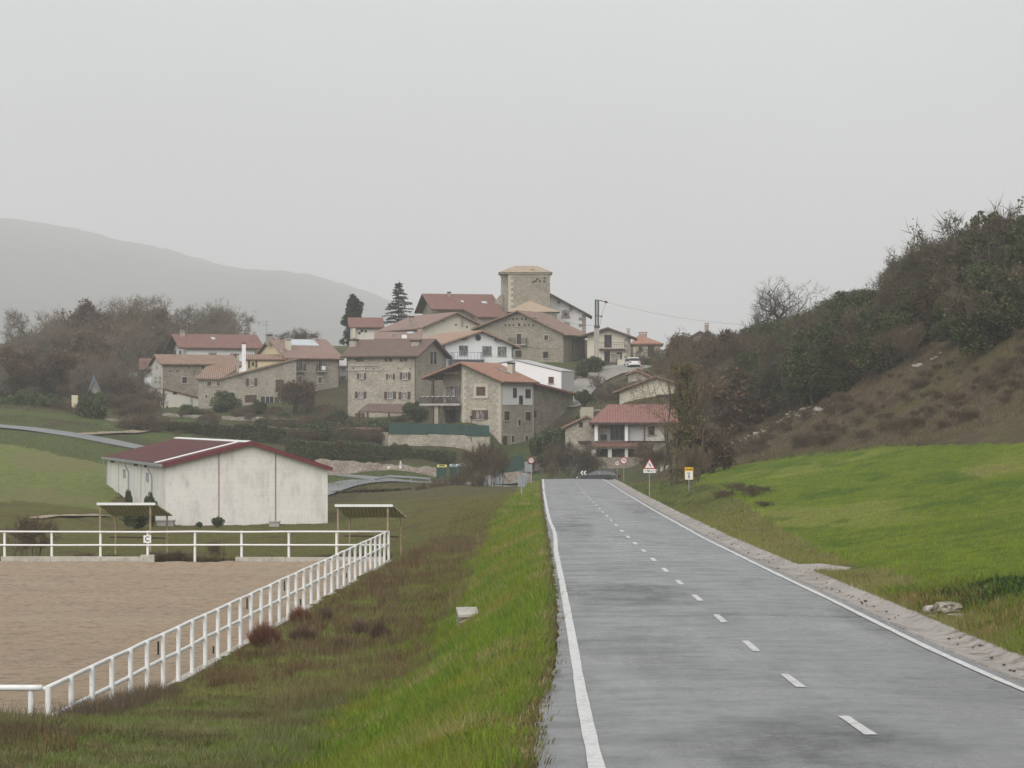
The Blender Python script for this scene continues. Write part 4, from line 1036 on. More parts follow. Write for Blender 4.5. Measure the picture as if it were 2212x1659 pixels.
# ---- cream house with the timber balcony at the top of the street
s = House('cream_house', 'cream house with a dark balcony and arched door at the top of the street', Z4, 1600, 425, 1140, 1612, 9, 1215)
s.front_gable(876, (1365, 808), 893, MT['cream_pale'], MT['tile_brown'], vo=1.1, ov=1.1)
s.win('F', 1326, 880, 1406, 1018, kind='door', fr='wood', pane='glass', mull=1)
s.balcony('F', 1265, 1550, 1032, 965, dep=1.0, slab='wood', mat='wood', bars=.4)
s.win('F', 1325, 1060, 1388, 1190, kind='door', fr='wood', pane='dark', mull=0); s.win('F', 1460, 1070, 1518, 1145, fr='wood', pane='dark')
s.quoins('F', 1598, 900, 1190, 'rubble', w=.8, side=-1)
s.box_px('F', 1395, 1090, 1500, 1205, 0, .08, 'rubble', 'stone_panel')
s.chimney(1570, 812, 1605, 868, 4, mat='concrete', cap='concrete')
# garden gate panel in front
g = thing('garden_gate', Z4.p(1510, 1225, 408), 0, 'pale metal garden gate between dark posts beside the white car', 'gate')
k = 408 / FPX * Z4.k * .54861
MB().box(-45 * k, 0, .1, 40 * k, .06, 72 * k).build('gate_leaf', MT['cream_pale'], g)
for x in (-50, 47): MB().box(x * k - .08, -.05, -.5, x * k + .08, .1, 85 * k).build('gate_post', MT['dmetal'], g)

# ---- red-roofed house farther right
s = House('cream_house', 'cream house with a bright red hipped roof behind bare trees', Z4, 1640, 445, 1940, None, 9, 1140)
s.side_gable(972, 886, MT['cream'], MT['tile_orange'], vo=.5, ov=.6, hip=(1.5, 4.0))
s.win('F', 1800, 1000, 1870, 1120, kind='door', fr='wood', pane='dark'); s.win('F', 1700, 1010, 1740, 1060)
s.chimney(1705, 850, 1790, 884, 4, mat='rubble_pink', cap='tile_orange')
s = House('grey_house', 'small grey gabled house showing behind the bare trees', I0, 1470, 455, 1562, None, 8, 800)
s.front_gable(741, (1512, 716), 742, MT['stone_dark'], MT['tile_brown'], vo=.6, ov=.7)
s.win('F', 1500, 752, 1510, 768); s.chimney(1522, 698, 1531, 712, 3, mat='rubble_pink', cap='tile_orange', dp=.6)

# ---- cream gable house above the modern one
s = House('cream_house', 'plain cream gable house above the low red tiled house', Z5, 755, 352, 1540, None, 10, 640)
s.front_gable(432, (1205, 262), 372, MT['cream_pale'], MT['tile_old'], vo=.8, ov=.9)
s.win('F', 935, 560, 1005, 600, mull=1, fr='wood', pane='shutter'); s.box_px('F', 1210, 486, 1540, 500, 0, 1.2, 'wood', 'canopy')
s = House('stone_barn', 'little stone outbuilding with bright red tiles behind the cream gable house', Z5, 862, 372, 1300, None, 6, 340, cat='barn')
s.front_gable(226, (965, 188), 330, MT['rubble'], MT['tile_orange'], vo=.4, ov=.4)

# ---- low modern house with red tiles and white pillars
s = House('modern_house', 'low house with red tiles, white pillars and a glazed veranda beside the road', Z5, 445, 312, 1560, None, 10, 1420)
d0 = s
MB().box(0, 1.3, -4, s.L, s.D, s.z(822)).build('wall', MT['rubble'], s.e)
zE = s.z(822); zR_ = s.z(606, 0, 5)
up = .1
vsr = [(-.7, -.7, zE - .1), (s.L + .7, -.7, zE - .1), (s.L + .7, s.D + .7, zE - .1), (-.7, s.D + .7, zE - .1), (1.6, 5, zR_), (s.L - 1.6, 5, zR_)]
s.roof = MB().add(vsr, [(0, 1, 5, 4), (1, 2, 5), (2, 3, 4, 5), (3, 0, 4), (3, 2, 1, 0)]).build('roof', MT['tile_mod'], s.e)
MB().box(-.6, -.62, zE - .32, s.L + .6, s.D + .6, zE - .103).build('eaves_boards', MT['wood'], s.e)
for (a, b) in ((445, 486), (822, 862)): s.box_px('F', a, 828, b, 1062, -.42, 0, 'white', 'pillar')
for x in (610, 632): s.box_px('F', x - 6, 845, x + 6, 1058, -1.3, -1.2, 'frame_w', 'veranda_frame')
s.win('F', 640, 868, 815, 1055, off=1.3, fr='frame_g', pane='glass', mull=2, sill=False); s.win('F', 515, 980, 606, 1055, off=1.3, fr='frame_g', pane='glass', mull=0, sill=False)
s.box_px('F', 862, 845, 1058, 1062, -1.3, -.6, 'grey_render', 'render_panel'); s.box_px('F', 1062, 845, 1070, 1062, -.6, -.3, 'wood', 'downpipe')
s.box_px('F', 1070, 845, 1320, 1062, -1.3, -.62, 'white_old', 'render_panel'); s.win('F', 1115, 885, 1190, 990, off=.62, fr='wood', pane='dark', mull=1)
a0 = s.hit('F', 400, 1100, -1.5)[0]; a1 = s.hit('F', 1000, 1100, -1.5)[0]; z1 = s.hit('F', 600, 1070, -.2)[1]; z2 = s.hit('F', 600, 1122, -1.9)[1]
MB().slab([(a0 - .6, -1.9, z2), (a1, -1.9, z2), (a1, 1.25, z1), (a0 + .6, 1.25, z1)], .2).build('veranda_roof', MT['tile_red'], s.e)
s.box_px('F', 410, 1136, 960, 1156, 1.0, 1.4, 'white', 'lintel')
for (a, b) in ((402, 460), (612, 660), (820, 860)): s.box_px('F', a, 1156, b, 1262, 1.0, 1.4, 'white_old', 'pillar')
s.win('F', 470, 1150, 605, 1262, off=-.2, fr='dmetal', pane='dark', mull=3, sill=False)
s.box_px('F', 300, 1262, 1060, 1430, -.2, 1.5, 'stone_dark', 'base_wall')
# stone shed left of it
s = House('stone_shed', 'stone shed with a sloping gable left of the pillared house', Z5, 80, 320, 445, None, 8, 1180, cat='shed')
s.front_gable(885, (345, 756), 800, MT['stone_warm'], MT['tile_old'], vo=.5, ov=.5)
s.win('F', 252, 828, 300, 892, mull=0, pane='dark', sill=False); s.win('F', 408, 862, 440, 894, mull=0, pane='dark', sill=False)
s.box_px('F', 240, 1062, 400, 1076, 0, 1.6, 'wood', 'canopy')

# ---- left group
s = House('white_house', 'white house with wide brown roof and overhanging gable at the village edge', Z1, 575, 455, 1238, 455, 10, 1040)
s.side_gable(772, 662, MT['white'], MT['tile_red'], vo=1.5, ov=.9)
s.win('F', 797, 842, 862, 900, su='quoin', fr='wood', pane='shutter', sw=.18); s.win('F', 1003, 848, 1068, 900, su='quoin', fr='wood', pane='shutter', sw=.18)
s.win('L', 462, 812, 474, 852, mull=0); s.win('L', 510, 810, 522, 852, mull=0)
s.chimney(515, 615, 560, 665, 4.2, mat='rubble_pink', cap='rubble_pink'); s.roof_rect(820, 695, 858, 712, 2.6, .9)
s = House('stone_house', 'old rubble house with uneven faded curved tiles and a patchy white side', Z1, 345, 428, 1062, 238, 8.5, 1300)
s.side_gable(938, 858, MT['stone_dark'], MT['tile_old'], vo=.5, ov=.6)
mb = MB(); _, ya, za, zF, zB = s.prof
MB().prism([(0.01, -3), (s.D, -3), (s.D, zB - .02), (ya, za - .02), (0.01, zF - .02)], 'x', -.04, -.002).build('side_render', MT['white_old'], s.e)
s.win('F', 535, 1068, 580, 1128, mull=0, su='concrete', fr='wood', pane='glass', sw=.12); s.win('F', 725, 955, 745, 990, mull=0, pane='shutter')
s.holes('F', [(412, 1010), (490, 1008), (600, 975), (650, 1040)], .25); s.win('L', 286, 915, 300, 978, mull=0, pane='wood'); s.holes('L', [(283, 1034), (333, 1034)], .3)
s.win('L', 272, 1068, 290, 1115, mull=0); s.win('L', 312, 1068, 328, 1118, mull=0)
s = House('white_house', 'small white house with a short red roof at the left end of the village', Z1, 163, 440, 262, None, 6, 1150)
s.side_gable(982, 896, MT['white'], MT['tile_red'], vo=.8, ov=.7)
s = House('rendered_annexe', 'low stained annexe with a mono-pitch roof below the rubble house', Z1, 352, 414, 712, 220, 8, 1420, cat='shed')
s.front_gable(1176, (352, 1182), 1272, MT['white_old'], MT['tile_old'], vo=.3, ov=.3, t=.16)
s.win('L', 240, 1278, 262, 1330, mull=0, pane='dark'); s.win('L', 300, 1278, 322, 1332, mull=0, pane='dark'); s.win('F', 445, 1214, 482, 1236, mull=0, pane='dark', fr='dmetal', sill=False)
s.box_px('F', 395, 1356, 512, 1398, 0, .25, 'yellow', 'gate_panel'); s.box_px('F', 380, 1346, 395, 1440, 0, .3, 'wood', 'gate_post'); s.box_px('F', 512, 1346, 524, 1440, 0, .3, 'wood', 'gate_post')
s.box_px('F', 612, 1250, 640, 1385, 0, .02, 'concrete', 'stain_panel'); s.box_px('F', 348, 1180, 358, 1400, 0, .1, 'wood', 'downpipe')
# long stone house with the sloping verge
s = House('stone_house', 'long stone house whose mossy roof edge slopes down to the left', Z1, 690, 408, 1640, None, 9, 1345)
z1, z2, z3 = s.z(1088), s.z(1088), s.z(892); xb = s.hit('F', 900, 1085)[0]
MB().prism([(0, -4), (s.L, -4), (s.L, z3), (xb, z2), (0, z1)], 'y', 0, s.D).build('wall', MT['stone_grey'], s.e)
k = (z3 - z2) / (s.L - xb)
s.prof = ('X',)
s.roof = MB().slab([(xb - .5, -.45, z2 - k * .5 + .2), (s.L + .3, -.45, z3 + k * .3 + .2), (s.L + .3, s.D, z3 + k * .3 + .2), (xb - .5, s.D, z2 - k * .5 + .2)], .26).build('roof', MT['tile_old'], s.e)
MB().slab([(-.5, -.5, z1 + .1), (xb + .3, -.5, z1 + .1), (xb + 4.0, 5.5, z1 + 2.6), (xb + 2.5, 6.5, z1 + 3.0), (1.2, 4.5, z1 + 2.0)], .24).build('lean_to_roof', MT['tile_old'], s.e)
s.win('F', 1182, 1082, 1230, 1150, fr='frame_w', sh='shutter', pane='curtain', mull=2, shw=.6)
s.win('F', 778, 1115, 812, 1152, pane='shutter', mull=0); s.win('F', 872, 1118, 896, 1150, pane='shutter', mull=0)
s.win('F', 1438, 1092, 1518, 1215, kind='door', fr='shutter', pane='shutter', mull=2); s.win('F', 1142, 1242, 1254, 1312, kind='door', fr='wood', pane='shutter', mull=3)
s.win('F', 1338, 1252, 1422, 1330, kind='door', fr='frame_w', pane='glass', mull=1); s.box_px('F', 1296, 1258, 1334, 1330, 0, .06, 'dark', 'shutter'); s.box_px('F', 1428, 1262, 1470, 1332, 0, .06, 'shutter', 'shutter')
s.win('F', 758, 1240, 778, 1270, mull=0, pane='dark', su='quoin', sw=.12); s.box_px('F', 1425, 1216, 1520, 1228, 0, .08, 'quoin', 'ledge')
s.chimney(1112, 735, 1150, 985, 2.0, mat='white', cap='wood', dp=.7); s.chimney(1060, 845, 1085, 1010, 3.0, mat='rubble', cap='wood', dp=.7)
# stone house with two little balconies
s = House('stone_house', 'stone house with two iron balconies, solar panels and a cream gable', Z1, 1548, 420, 2050, 1250, 11.5, 1330)
s.side_gable(872, 708, MT['stone_grey'], MT['tile_pink'], vo=.6, ov=.8)
_, ya, za, zF, zB = s.prof
MB().prism([(0.01, -3), (s.D, -3), (s.D, zB - .02), (ya, za - .02), (0.01, zF - .02)], 'x', -.04, -.002).build('gable_render', MT['yellow'], s.e)
s.roof_rect(1588, 715, 1862, 760, 3.4, 2.0, name='solar_panel')
for x in (1675, 1870):
    s.win('F', x - 20, 892, x + 20, 1004, kind='door', fr='frame_w', pane='glass'); s.balcony('F', x - 42, x + 42, 1010, 942, dep=.55)
s.win('F', 1652, 1058, 1692, 1118, fr='frame_w', pane='glass', su='quoin', sw=.1); s.win('F', 1848, 1066, 1886, 1128, fr='frame_w', pane='glass', su='quoin', sw=.1)
s.win('F', 1812, 1225, 1902, 1300, kind='door', fr='shutter', pane='shutter', mull=1)
mb = MB(); a = s.rect('F', 1868, 962, 1906, 1002); s.fbox(mb, 'F', *a, .56, .6); bn = mb.build('banner', MT['white'], s.e)
s.chimney(1542, 700, 1580, 800, 2.2, mat='cream_pale', cap='concrete', dp=.8); s.chimney(1352, 655, 1402, 700, 5.5, mat='stone_grey', cap='wood'); s.chimney(1795, 672, 1835, 712, 5.8, mat='rubble', cap='wood')
s.chimney(1488, 690, 1512, 872, 1.0, mat='rubble_pink', cap='dmetal', dp=.45); s.pipe('F', 1640, 890, 1310); s.pipe('F', 2046, 890, 1320)
aerial_base = s.hit('F', 1352, 660, 5.5)
mb = MB().tube([(aerial_base[0], 5.5, aerial_base[1] - .5), (aerial_base[0], 5.5, aerial_base[1] + 2.2)], .035, 6)
for zz in (1.4, 1.65, 2.05): mb.box(aerial_base[0] - .9, 5.45, aerial_base[1] + zz, aerial_base[0] + .5, 5.5, aerial_base[1] + zz + .04)
mb.build('aerial', MT['metal'], s.roof)
# yellow house piece between
s = House('yellow_house', 'pale yellow house wall with a short tiled roof behind the sloping verge', Z1, 1155, 419, 1560, None, 5, 1110)
s.side_gable(895, 856, MT['yellow'], MT['tile_old'], vo=.3, ov=.4)
s.win('F', 1172, 905, 1192, 980, mull=0, pane='dark'); s.win('F', 1205, 925, 1232, 960, pane='dark'); s.win('F', 1242, 905, 1262, 975, mull=0, pane='shutter')
# white slot building between the two stone houses
s = House('white_house', 'narrow white house front with balconies between two stone houses', Z1, 2052, 434, 2150, None, 6, 1340)
s.front_gable(872, (2052, 868), 874, MT['white'], MT['tile_brown'], vo=.2, ov=.2)
s.balcony('F', 2056, 2120, 1060, 1000, dep=.8, slab='wood', mat='wood'); s.balcony('F', 2056, 2120, 1150, 1090, dep=.8, slab='wood', mat='wood'); s.box_px('F', 2052, 1245, 2110, 1300, 0, .05, 'dark', 'doorway')
s.box_px('F', 2052, 960, 2125, 975, 0, 1.1, 'tile_brown', 'canopy')

# ---- upper rows
s = House('white_house', 'small white house with a brown roof beside the dark cypress', Z2, 402, 458, 735, 380, 7, 860)
s.side_gable(692, 600, MT['white_old'], MT['tile_red'], vo=.6, ov=.7)
s.box_px('F', 405, 700, 440, 830, -.01, .6, 'cream', 'pier'); s.holes('F', [(487, 772), (515, 748), (560, 750)], .4)
s = House('cream_house', 'cream gable house with a long faded pinkish roof in the middle of the village', Z2, 1215, 432, 1888, 745, 17, 830)
s.front_gable(702, (1598, 536), 682, MT['cream_pale'], MT['tile_pink'], vo=.9, ov=.9)
s.box_px('F', 1668, 580, 1682, 690, 0, .3, 'rubble_pink', 'flue'); s.holes('F', [(1608, 676), (1735, 700)], .3)
s.roofz = None
for x, y in ((1425, 620), (1760, 612)):
    a, z = s.hit('F', x, y); MB().box(a - .25, -.85, z - .12, a + .25, 0, z + .14).build('beam_end', MT['wood'], s.e)
s.chimney(1072, 575, 1110, 655, 5.0, mat='rubble_pink', cap='wood', dp=.8)
s = House('cream_house', 'low house with a brown roof tucked behind the ridge of the tall stone house', Z2, 690, 414, 1190, None, 8, 920)
s.side_gable(838, 768, MT['cream'], MT['tile_pink'], vo=.4, ov=.5)
s.roof_rect(870, 790, 912, 832, 1.0, 1.5, mat='glass', up=.18); s.roof_rect(1040, 745, 1115, 772, 2.9, .9)
s.chimney(1158, 705, 1220, 755, 4.5, mat='rubble_pink', cap='tile_orange')
a, z = s.hit('F', 980, 842, .2); a2, z2 = s.hit('F', 1038, 792, .2); MB().box(a, -.2, z, a2, .6, z2).build('dormer', MT['white'], s.roof)
s = House('stone_house', 'long stone house with a big dark red roof left of the church', Z2, 1398, 474, 2048, 1225, 12, 660)
s.side_gable(482, 326, MT['stone_grey'], MT['tile_red'], vo=1.4, ov=.9, rp=.55)
_, ya, za, zF, zB = s.prof; kF = (za - zF) / ya
a0 = s.hit('F', 1690, 500)[0]
e_ = 3.6
MB().slab([(a0, -.88, zF - kF * .9 + .13), (a0 + 1.6, -e_ - .8, zF - kF * (e_ + .8) + .13), (s.L + 1.39, -e_ - .8, zF - kF * (e_ + .8) + .13), (s.L + 1.39, -.88, zF - kF * .9 + .13)], .2).build('lower_roof', MT['tile_red'], s.e)
MB().box(a0 + 1.8, -e_, -4, s.L, -.003, zF - kF * e_ - .12).build('wing_wall', MT['stone_grey'], s.e)
s.roof_rect(1672, 425, 1705, 440, 2.4, .8); s.roof_rect(1915, 432, 1975, 455, 2.0, .9)
s.chimney(1512, 292, 1545, 348, 5.6, mat='stone_grey', cap='wood', dp=.7)

# ---- tiny A-shaped hut among the trees on the left
s = House('hut', 'steep A-shaped hut among the bare trees left of the village', Z6, 862, 395, 965, None, 5, 1165, cat='hut')
s.front_gable(1062, (905, 945), 1062, MT['stone_dark'], MT['blue_grey'], vo=.3, ov=.5, t=.25)
s.box_px('F', 905, 930, 912, 945, -.4, -.1, 'metal', 'finial')
# small grey boards by the houses
b = thing('basketball_board', Z6.p(1292, 1000, 430), 0, 'white backboard on a pole at the left end of the village', 'basketball hoop')
MB().box(-.62, 0, .9, .62, .06, 1.6).build('backboard', MT['white'], b); MB().tube([(0, .12, -3.5), (0, .12, 1.2)], .07, 8).build('pole', MT['metal'], b)
MB().tube([(.22 * math.cos(t * .5), -.25 + .22 * math.sin(t * .5), .85) for t in range(14)], .02, 5, cap=False).build('hoop', MT['dmetal'], b)
b = thing('utility_cabinet', Z6.p(722, 1205, 362), 0, 'pale yellow cabinet at the roadside below the hut', 'utility cabinet')
MB().box(-.4, 0, -.6, .4, .5, 1.15).build('body', MT['yellow'], b); MB().box(-.3, -.03, .1, .3, 0, 1.0).build('door', MT['cream'], b)
# ================================================================ WHITE BARN
MT['joint_red'] = material('faded_red_joint', (.22, .075, .065), [nz_(2, (.30, .17, .14), .7)], rough=.6)
s = House('barn', 'long white stained barn with a dark red sheet roof behind the riding arena', Z7, 600, 205, 1685, 208, 41, 697, cat='barn', sink=1.5)
s.front_gable(305, (1165, 162), 330, MT['barn'], MT['red_sheet'], vo=.45, ov=.3, t=.10)
barn = s
_, xa, za, zL, zR = s.prof
kL = (za - zL) / xa; kR = (za - zR) / (s.L - xa); up = .14
# red verge boards, ridge cap, skylight strip, gutter
MB().slab([(xa, -.51, za + up + .05), (-.34, -.51, zL - kL * .34 + up + .05), (-.34, -.455, zL - kL * .34 + up + .05), (xa, -.455, za + up + .05)], .30).slab([(xa, -.511, za + up + .05), (s.L + .34, -.511, zR - kR * .34 + up + .05), (s.L + .34, -.456, zR - kR * .34 + up + .05), (xa, -.456, za + up + .05)], .30).build('verge_board', MT['red_trim'], s.roof)
MB().slab([(xa - .35, -.5, za - .35 * kL + up + .05), (xa, -.5, za + up + .06), (xa, s.D + .9, za + up + .06), (xa - .35, s.D + .9, za - .35 * kL + up + .05)], .05).build('ridge_cap', MT['white_plain'], s.roof)
MB().slab([(xa - .36, 3.4, za - .36 * kL + up + .03), (-.28, 3.4, zL - kL * .28 + up + .03), (-.28, 5.0, zL - kL * .28 + up + .03), (xa - .36, 5.0, za - .36 * kL + up + .03)], .04).build('skylight_strip', MT['white_plain'], s.roof)
MB().box(-.50, -.45, zL - kL * .3 - .10, -.31, s.D + .45, zL - kL * .3 + .10).build('gutter', MT['metal'], s.roof)
for x in (955, 1335): s.box_px('F', x - 2.5, 215 if x < 1000 else 222, x + 2.5, 690, 0, .05, 'joint_red', 'joint_cover')
def side_y(px): return s.hit('L', px, 400)[0]
for x in (285, 435): s.box_px('L', x - 1.5, 300, x + 1.5, 560, 0, .03, 'concrete', 'wall_joint')
for x in (212, 360, 516):
    a = side_y(x); zt = zL - .15
    MB().tube([(-.42, a, zL - kL * .3 - .1), (-.4, a, zL - .45), (-.12, a, zL - 1.0), (-.12, a, -1.0)], .06, 8).build('downpipe', MT['metal'], s.e)
for x in (255, 410, 480): a = side_y(x); MB().box(-.3, a - .12, zL - .42, -.003, a + .12, zL - .2).build('rafter_end', MT['shutter'], s.e)
s.win('L', 318, 338, 332, 392, mull=1, fr='metal', pane='grey_render', sill=False); s.win('L', 472, 360, 487, 418, mull=1, fr='metal', pane='grey_render', sill=False)
for x0, x1, y0, y1 in ((548, 656, 676, 722), (1298, 1362, 684, 700)):
    v = Z7.p((x0 + x1) / 2, y1, 203.6); w_ = (x1 - x0) * .3224 / FPX * 204; h_ = (y1 - y0) * .3224 / FPX * 204
    o = MB().box(-w_ / 2, -.5, -.3, w_ / 2, .5, h_ - .08).box(-w_ / 2 - .06, -.56, h_ - .08, w_ / 2 + .06, .56, h_).build('concrete_chamber', MT['concrete'], None, loc=v)
    tag(o, 'large grey concrete chamber at the barn corner' if x0 < 600 else 'small concrete slab at the foot of the barn gable', 'concrete block')

# ================================================================ RIDING ARENA FENCE
fence = thing('arena_fence', (AR_N.x, AR_N.y, AR_Z), 0, 'white post-and-rail fence around the sandy riding arena', 'fence')
FH = 1.36
fx, fy = AR_F.x - AR_N.x, AR_F.y - AR_N.y
post_mb = MB().tube([(0, 0, -.35), (0, 0, FH - .01)], [.060, .056], 10)
p0 = post_mb.build('post', MT['white_plain'], fence, smooth=False)
def add_post(x, y, lean=0.0):
    c = p0.copy(); C.objects.link(c); c.parent = fence; c.location = (x, y, 0); c.rotation_euler = (lean, lean * .5, random.Random(x * 31 + y).random() * 6)
    return c
rf = random.Random(5)
for i in range(1, 35): add_post(fx * i / 34, fy * i / 34, rf.uniform(-.008, .008))
px_far = [727, 624, 522, 421, 319, 217, 112, 10, -93, -196]
farx = [(v - CX) / FPX * 124.0 - AR_N.x for v in px_far]
for x in farx: add_post(x, fy, rf.uniform(-.008, .008))
for x in (-.34, -2.5, -4.6, -6.7): add_post(x, .06)
def rail(pts, r=.047):
    return MB().tube(pts, r, 8).build('rail', MT['white_plain'], fence, smooth=True)
def wav(n, f, amp=.012):
    return [rf.uniform(-amp, amp) for _ in range(n)]
ins = -.07
for zz in (FH - .05, .71):
    w = wav(35, 0); rail([(fx * i / 34 + ins, fy * i / 34, zz + w[i]) for i in range(35)])
    w = wav(12, 0); rail([(x, fy - .07, zz + w[i]) for i, x in enumerate([fx] + farx)], .042)
w = wav(5, 0); rail([(x, .02, FH - .04) for x in (-.12, -.34, -2.5, -4.6, -6.9)], .06)
rail([(x, .02, .55) for x in (-.34, -2.5, -4.6, -6.9)], .05)
# black brackets and hooks on some posts
for i, dz in ((6, .85), (13, .9), (17, .9), (10, .15), (19, .15), (26, .2)):
    MB().box(fx * i / 34 - .14, fy * i / 34 - .02, dz, fx * i / 34 - .10, fy * i / 34 + .02, dz + (.32 if dz > .5 else .2)).build('bracket', MT['black'], fence)
# C marker plate
v = ((319 - CX) / FPX * 124.0 - AR_N.x, fy - .13, .98)
pl = MB().box(-.17, -.012, -.17, .17, .012, .17).build('letter_plate', MT['white_plain'], fence, loc=v)
text_part('C', .30, MT['black'], pl, (0, -.016, 0), (R(90), 0, 0))
# kerbs
kerb_m = material('kerb_concrete', (.46, .43, .37), [nz_(1.0, (.30, .27, .22), .8, .42, .62), nz_(6, (.55, .52, .47), .6), nz_(9, (.12, .12, .07), .7, .6, .72)], rough=.85)
def kerb(p, q, wd, z0, z1, label):
    p = Vector(p); q = Vector(q); L_ = (q - p).length; a = math.atan2((q - p).y, (q - p).x)
    mb = MB(); n = max(1, int(L_ / 2.1))
    for i in range(n): mb.box(L_ * i / n + .01, -wd / 2, z0, L_ * (i + 1) / n - .01, wd / 2, z1 + rf.uniform(-.01, .01))
    o = mb.build('kerb', kerb_m, None, loc=(p.x, p.y, AR_Z), rz=a); return tag(o, label, 'kerb')
kerb((AR_N.x + .05, AR_N.y + 2), (AR_F.x + .05, AR_F.y), .26, -.75, .03, 'long concrete kerb under the roadside run of the arena fence')
kerb((Z7.p(-60, 950, 124).x - 3, 124.0), (Z7.p(502, 950, 124).x, 124.0), .24, -.5, .18, 'concrete kerb under the far fence below the letter plate')
kerb((Z7.p(1066, 950, 124).x, 124.02), (AR_F.x - .15, 124.02), .24, -.5, .16, 'shorter concrete kerb under the far right corner of the arena')
v = Z7.p(480, 960, 123.8); o = MB().box(-.3, -.2, -.2, .3, .2, .34).build('post_footing', kerb_m, None, loc=v); tag(o, 'square concrete footing under the lettered fence post', 'footing')

# two open shelters behind the far fence
pale_post = material('pale_post', (.42, .34, .24), [nz_(4, (.25, .17, .1), .8)], rough=.7)
sheet_m = material('roof_sheet', (.66, .60, .50), [nz_(1.2, (.50, .45, .37), .8), dict(t='wave', s=.3142 / .18, dir='X', c=(.2, .18, .15), lo=.4, hi=0, f=.5)], rough=.7)
def shelter(label, zx0, zx1, zy, d):
    a = Z7.p(zx0, zy, d); b = Z7.p(zx1, zy + 8, d); wd = b.x - a.x; g = height(np.array([a.x + 1]), np.array([d + 1]))[0]
    o = thing('judge_shelter', (a.x, d, g), 0, label, 'shelter', 'open shelters behind the far arena fence')
    h = a.z - g; dp = 2.2
    rf_ = MB().slab([(0, 0, h), (wd, 0, h), (wd + .55, dp, h - .64), (.45, dp, h - .64)], .06).build('shelter_roof', sheet_m, o)
    MB().box(0, -.05, h - .10, wd, -.003, h + .02).build('front_edge', MT['white_plain'], rf_)
    for (x, y) in ((.15, .1), (wd - .25, .1), (.6, dp - .1), (wd + .3, dp - .1)):
        MB().tube([(x, y, -.3), (x, y, h - .08 - .64 * y / dp)], .05, 8).build('post', pale_post, o)
    MB().tube([(.3, dp - .1, .95), (wd + .2, dp - .1, .9)], .04, 6).build('rail', MT['shutter'], o)
    return o
shelter('open shelter with a pale sloping roof beside the letter plate', 138, 530, 563, 131)
shelter('open shelter with a pale sloping roof at the far right arena corner', 1733, 2122, 574, 132)
# ================================================================ SIGNS AND ROADSIDE THINGS
MT['sign_white'] = material('sign_white', (.78, .78, .76), [nz_(3, (.68, .67, .64), .5)], rough=.4, spec=.4)
MT['sign_red'] = material('sign_red', (.42, .018, .03), [nz_(3, (.34, .02, .03), .5)], rough=.4, spec=.4)
MT['sign_black'] = material('sign_black', (.015, .015, .017), [nz_(3, (.03, .03, .03), .4)], rough=.5)
MT['sign_yellow'] = material('sign_yellow', (.75, .42, .03), [nz_(3, (.66, .36, .03), .5)], rough=.4)
def disc(mb, r, y0, y1, n=32):
    vs = [(r * math.cos(2 * math.pi * i / n), y, r * math.sin(2 * math.pi * i / n)) for y in (y0, y1) for i in range(n)]
    return mb.add(vs, [tuple(range(n)), tuple(range(2 * n - 1, n - 1, -1))] + [(i, n + i, n + (i + 1) % n, (i + 1) % n) for i in range(n)])
def ring(mb, r0, r1, y0, y1, n=32):
    vs = [(r * math.cos(2 * math.pi * i / n), y, r * math.sin(2 * math.pi * i / n)) for y in (y0, y1) for r in (r0, r1) for i in range(n)]
    fs = []
    for i in range(n):
        j = (i + 1) % n
        fs += [(i, n + i, n + j, j), (2 * n + j, 3 * n + j, 3 * n + i, 2 * n + i), (n + i, 3 * n + i, 3 * n + j, n + j), (j, 2 * n + j, 2 * n + i, i)]
    return mb.add(vs, fs)
def speed_sign(txt, px, py, d, dia, ybase, label):
    c = P(px, py, d); g = P(px, ybase, d).z; r = dia / 2
    o = thing('speed_limit_sign', (c.x, d, g), 0, label, 'road sign')
    h = c.z - g
    MB().tube([(0, .05, -.5), (0, .05, h + r * .6)], .035, 8).build('pole', MT['metal'], o)
    pl = disc(MB(), r, -.01, .012).build('sign_plate', MT['sign_white'], o, loc=(0, 0, h))
    ring(MB(), r * .74, r * .995, -.018, -.0105).build('red_border', MT['sign_red'], pl)
    text_part(txt, r * .98, MT['sign_black'], pl, (0, -.014, 0), (R(90), 0, 0))
    return o
speed_sign('70', 1147.5, 994.5, 262, .60, 1040, 'round 70 speed limit sign on the left verge at the crest')
speed_sign('50', ZR.x(1328), ZR.y(482), 268, .52, ZR.y(612), 'smaller round 50 speed limit sign right of the crest')
speed_sign('70', ZR.x(1400), ZR.y(452), 243, .66, ZR.y(660), 'larger round 70 speed limit sign on the right verge')
# warning triangle with distance plate
zt = Zm(2400, 1780, 360)
d = 182; c = zt.p(968, 300, d); g = zt.p(968, 900, d).z
o = thing('warning_sign', (c.x, d, g), 0, 'red bordered triangular bends warning sign with a 700 m plate', 'road sign')
kk = zt.k * .54861 / FPX * d
MB().tube([(0, .05, -.5), (0, .05, c.z - g + .3)], .035, 8).build('pole', MT['metal'], o)
def tri(mb, s_, y0, y1, dz=0):
    vs = [(x * s_, y, z * s_ + dz) for y in (y0, y1) for (x, z) in ((-.5, -.2887), (.5, -.2887), (0, .5774))]
    return mb.add(vs, [(0, 1, 2), (5, 4, 3), (0, 3, 4, 1), (1, 4, 5, 2), (2, 5, 3, 0)])
W_ = 300 * kk; zc = (zt.y(408) - zt.y(318)) / 1
zcen = -(zt.y(408) - HY) / FPX * d - g + W_ * .2887
pl = tri(MB(), W_ * 1.02, -.01, .012).build('sign_plate', MT['sign_red'], o, loc=(0, 0, zcen))
tri(MB(), W_ * .74, -.018, -.0102, dz=-.0).build('white_field', MT['sign_white'], pl)
k_ = W_
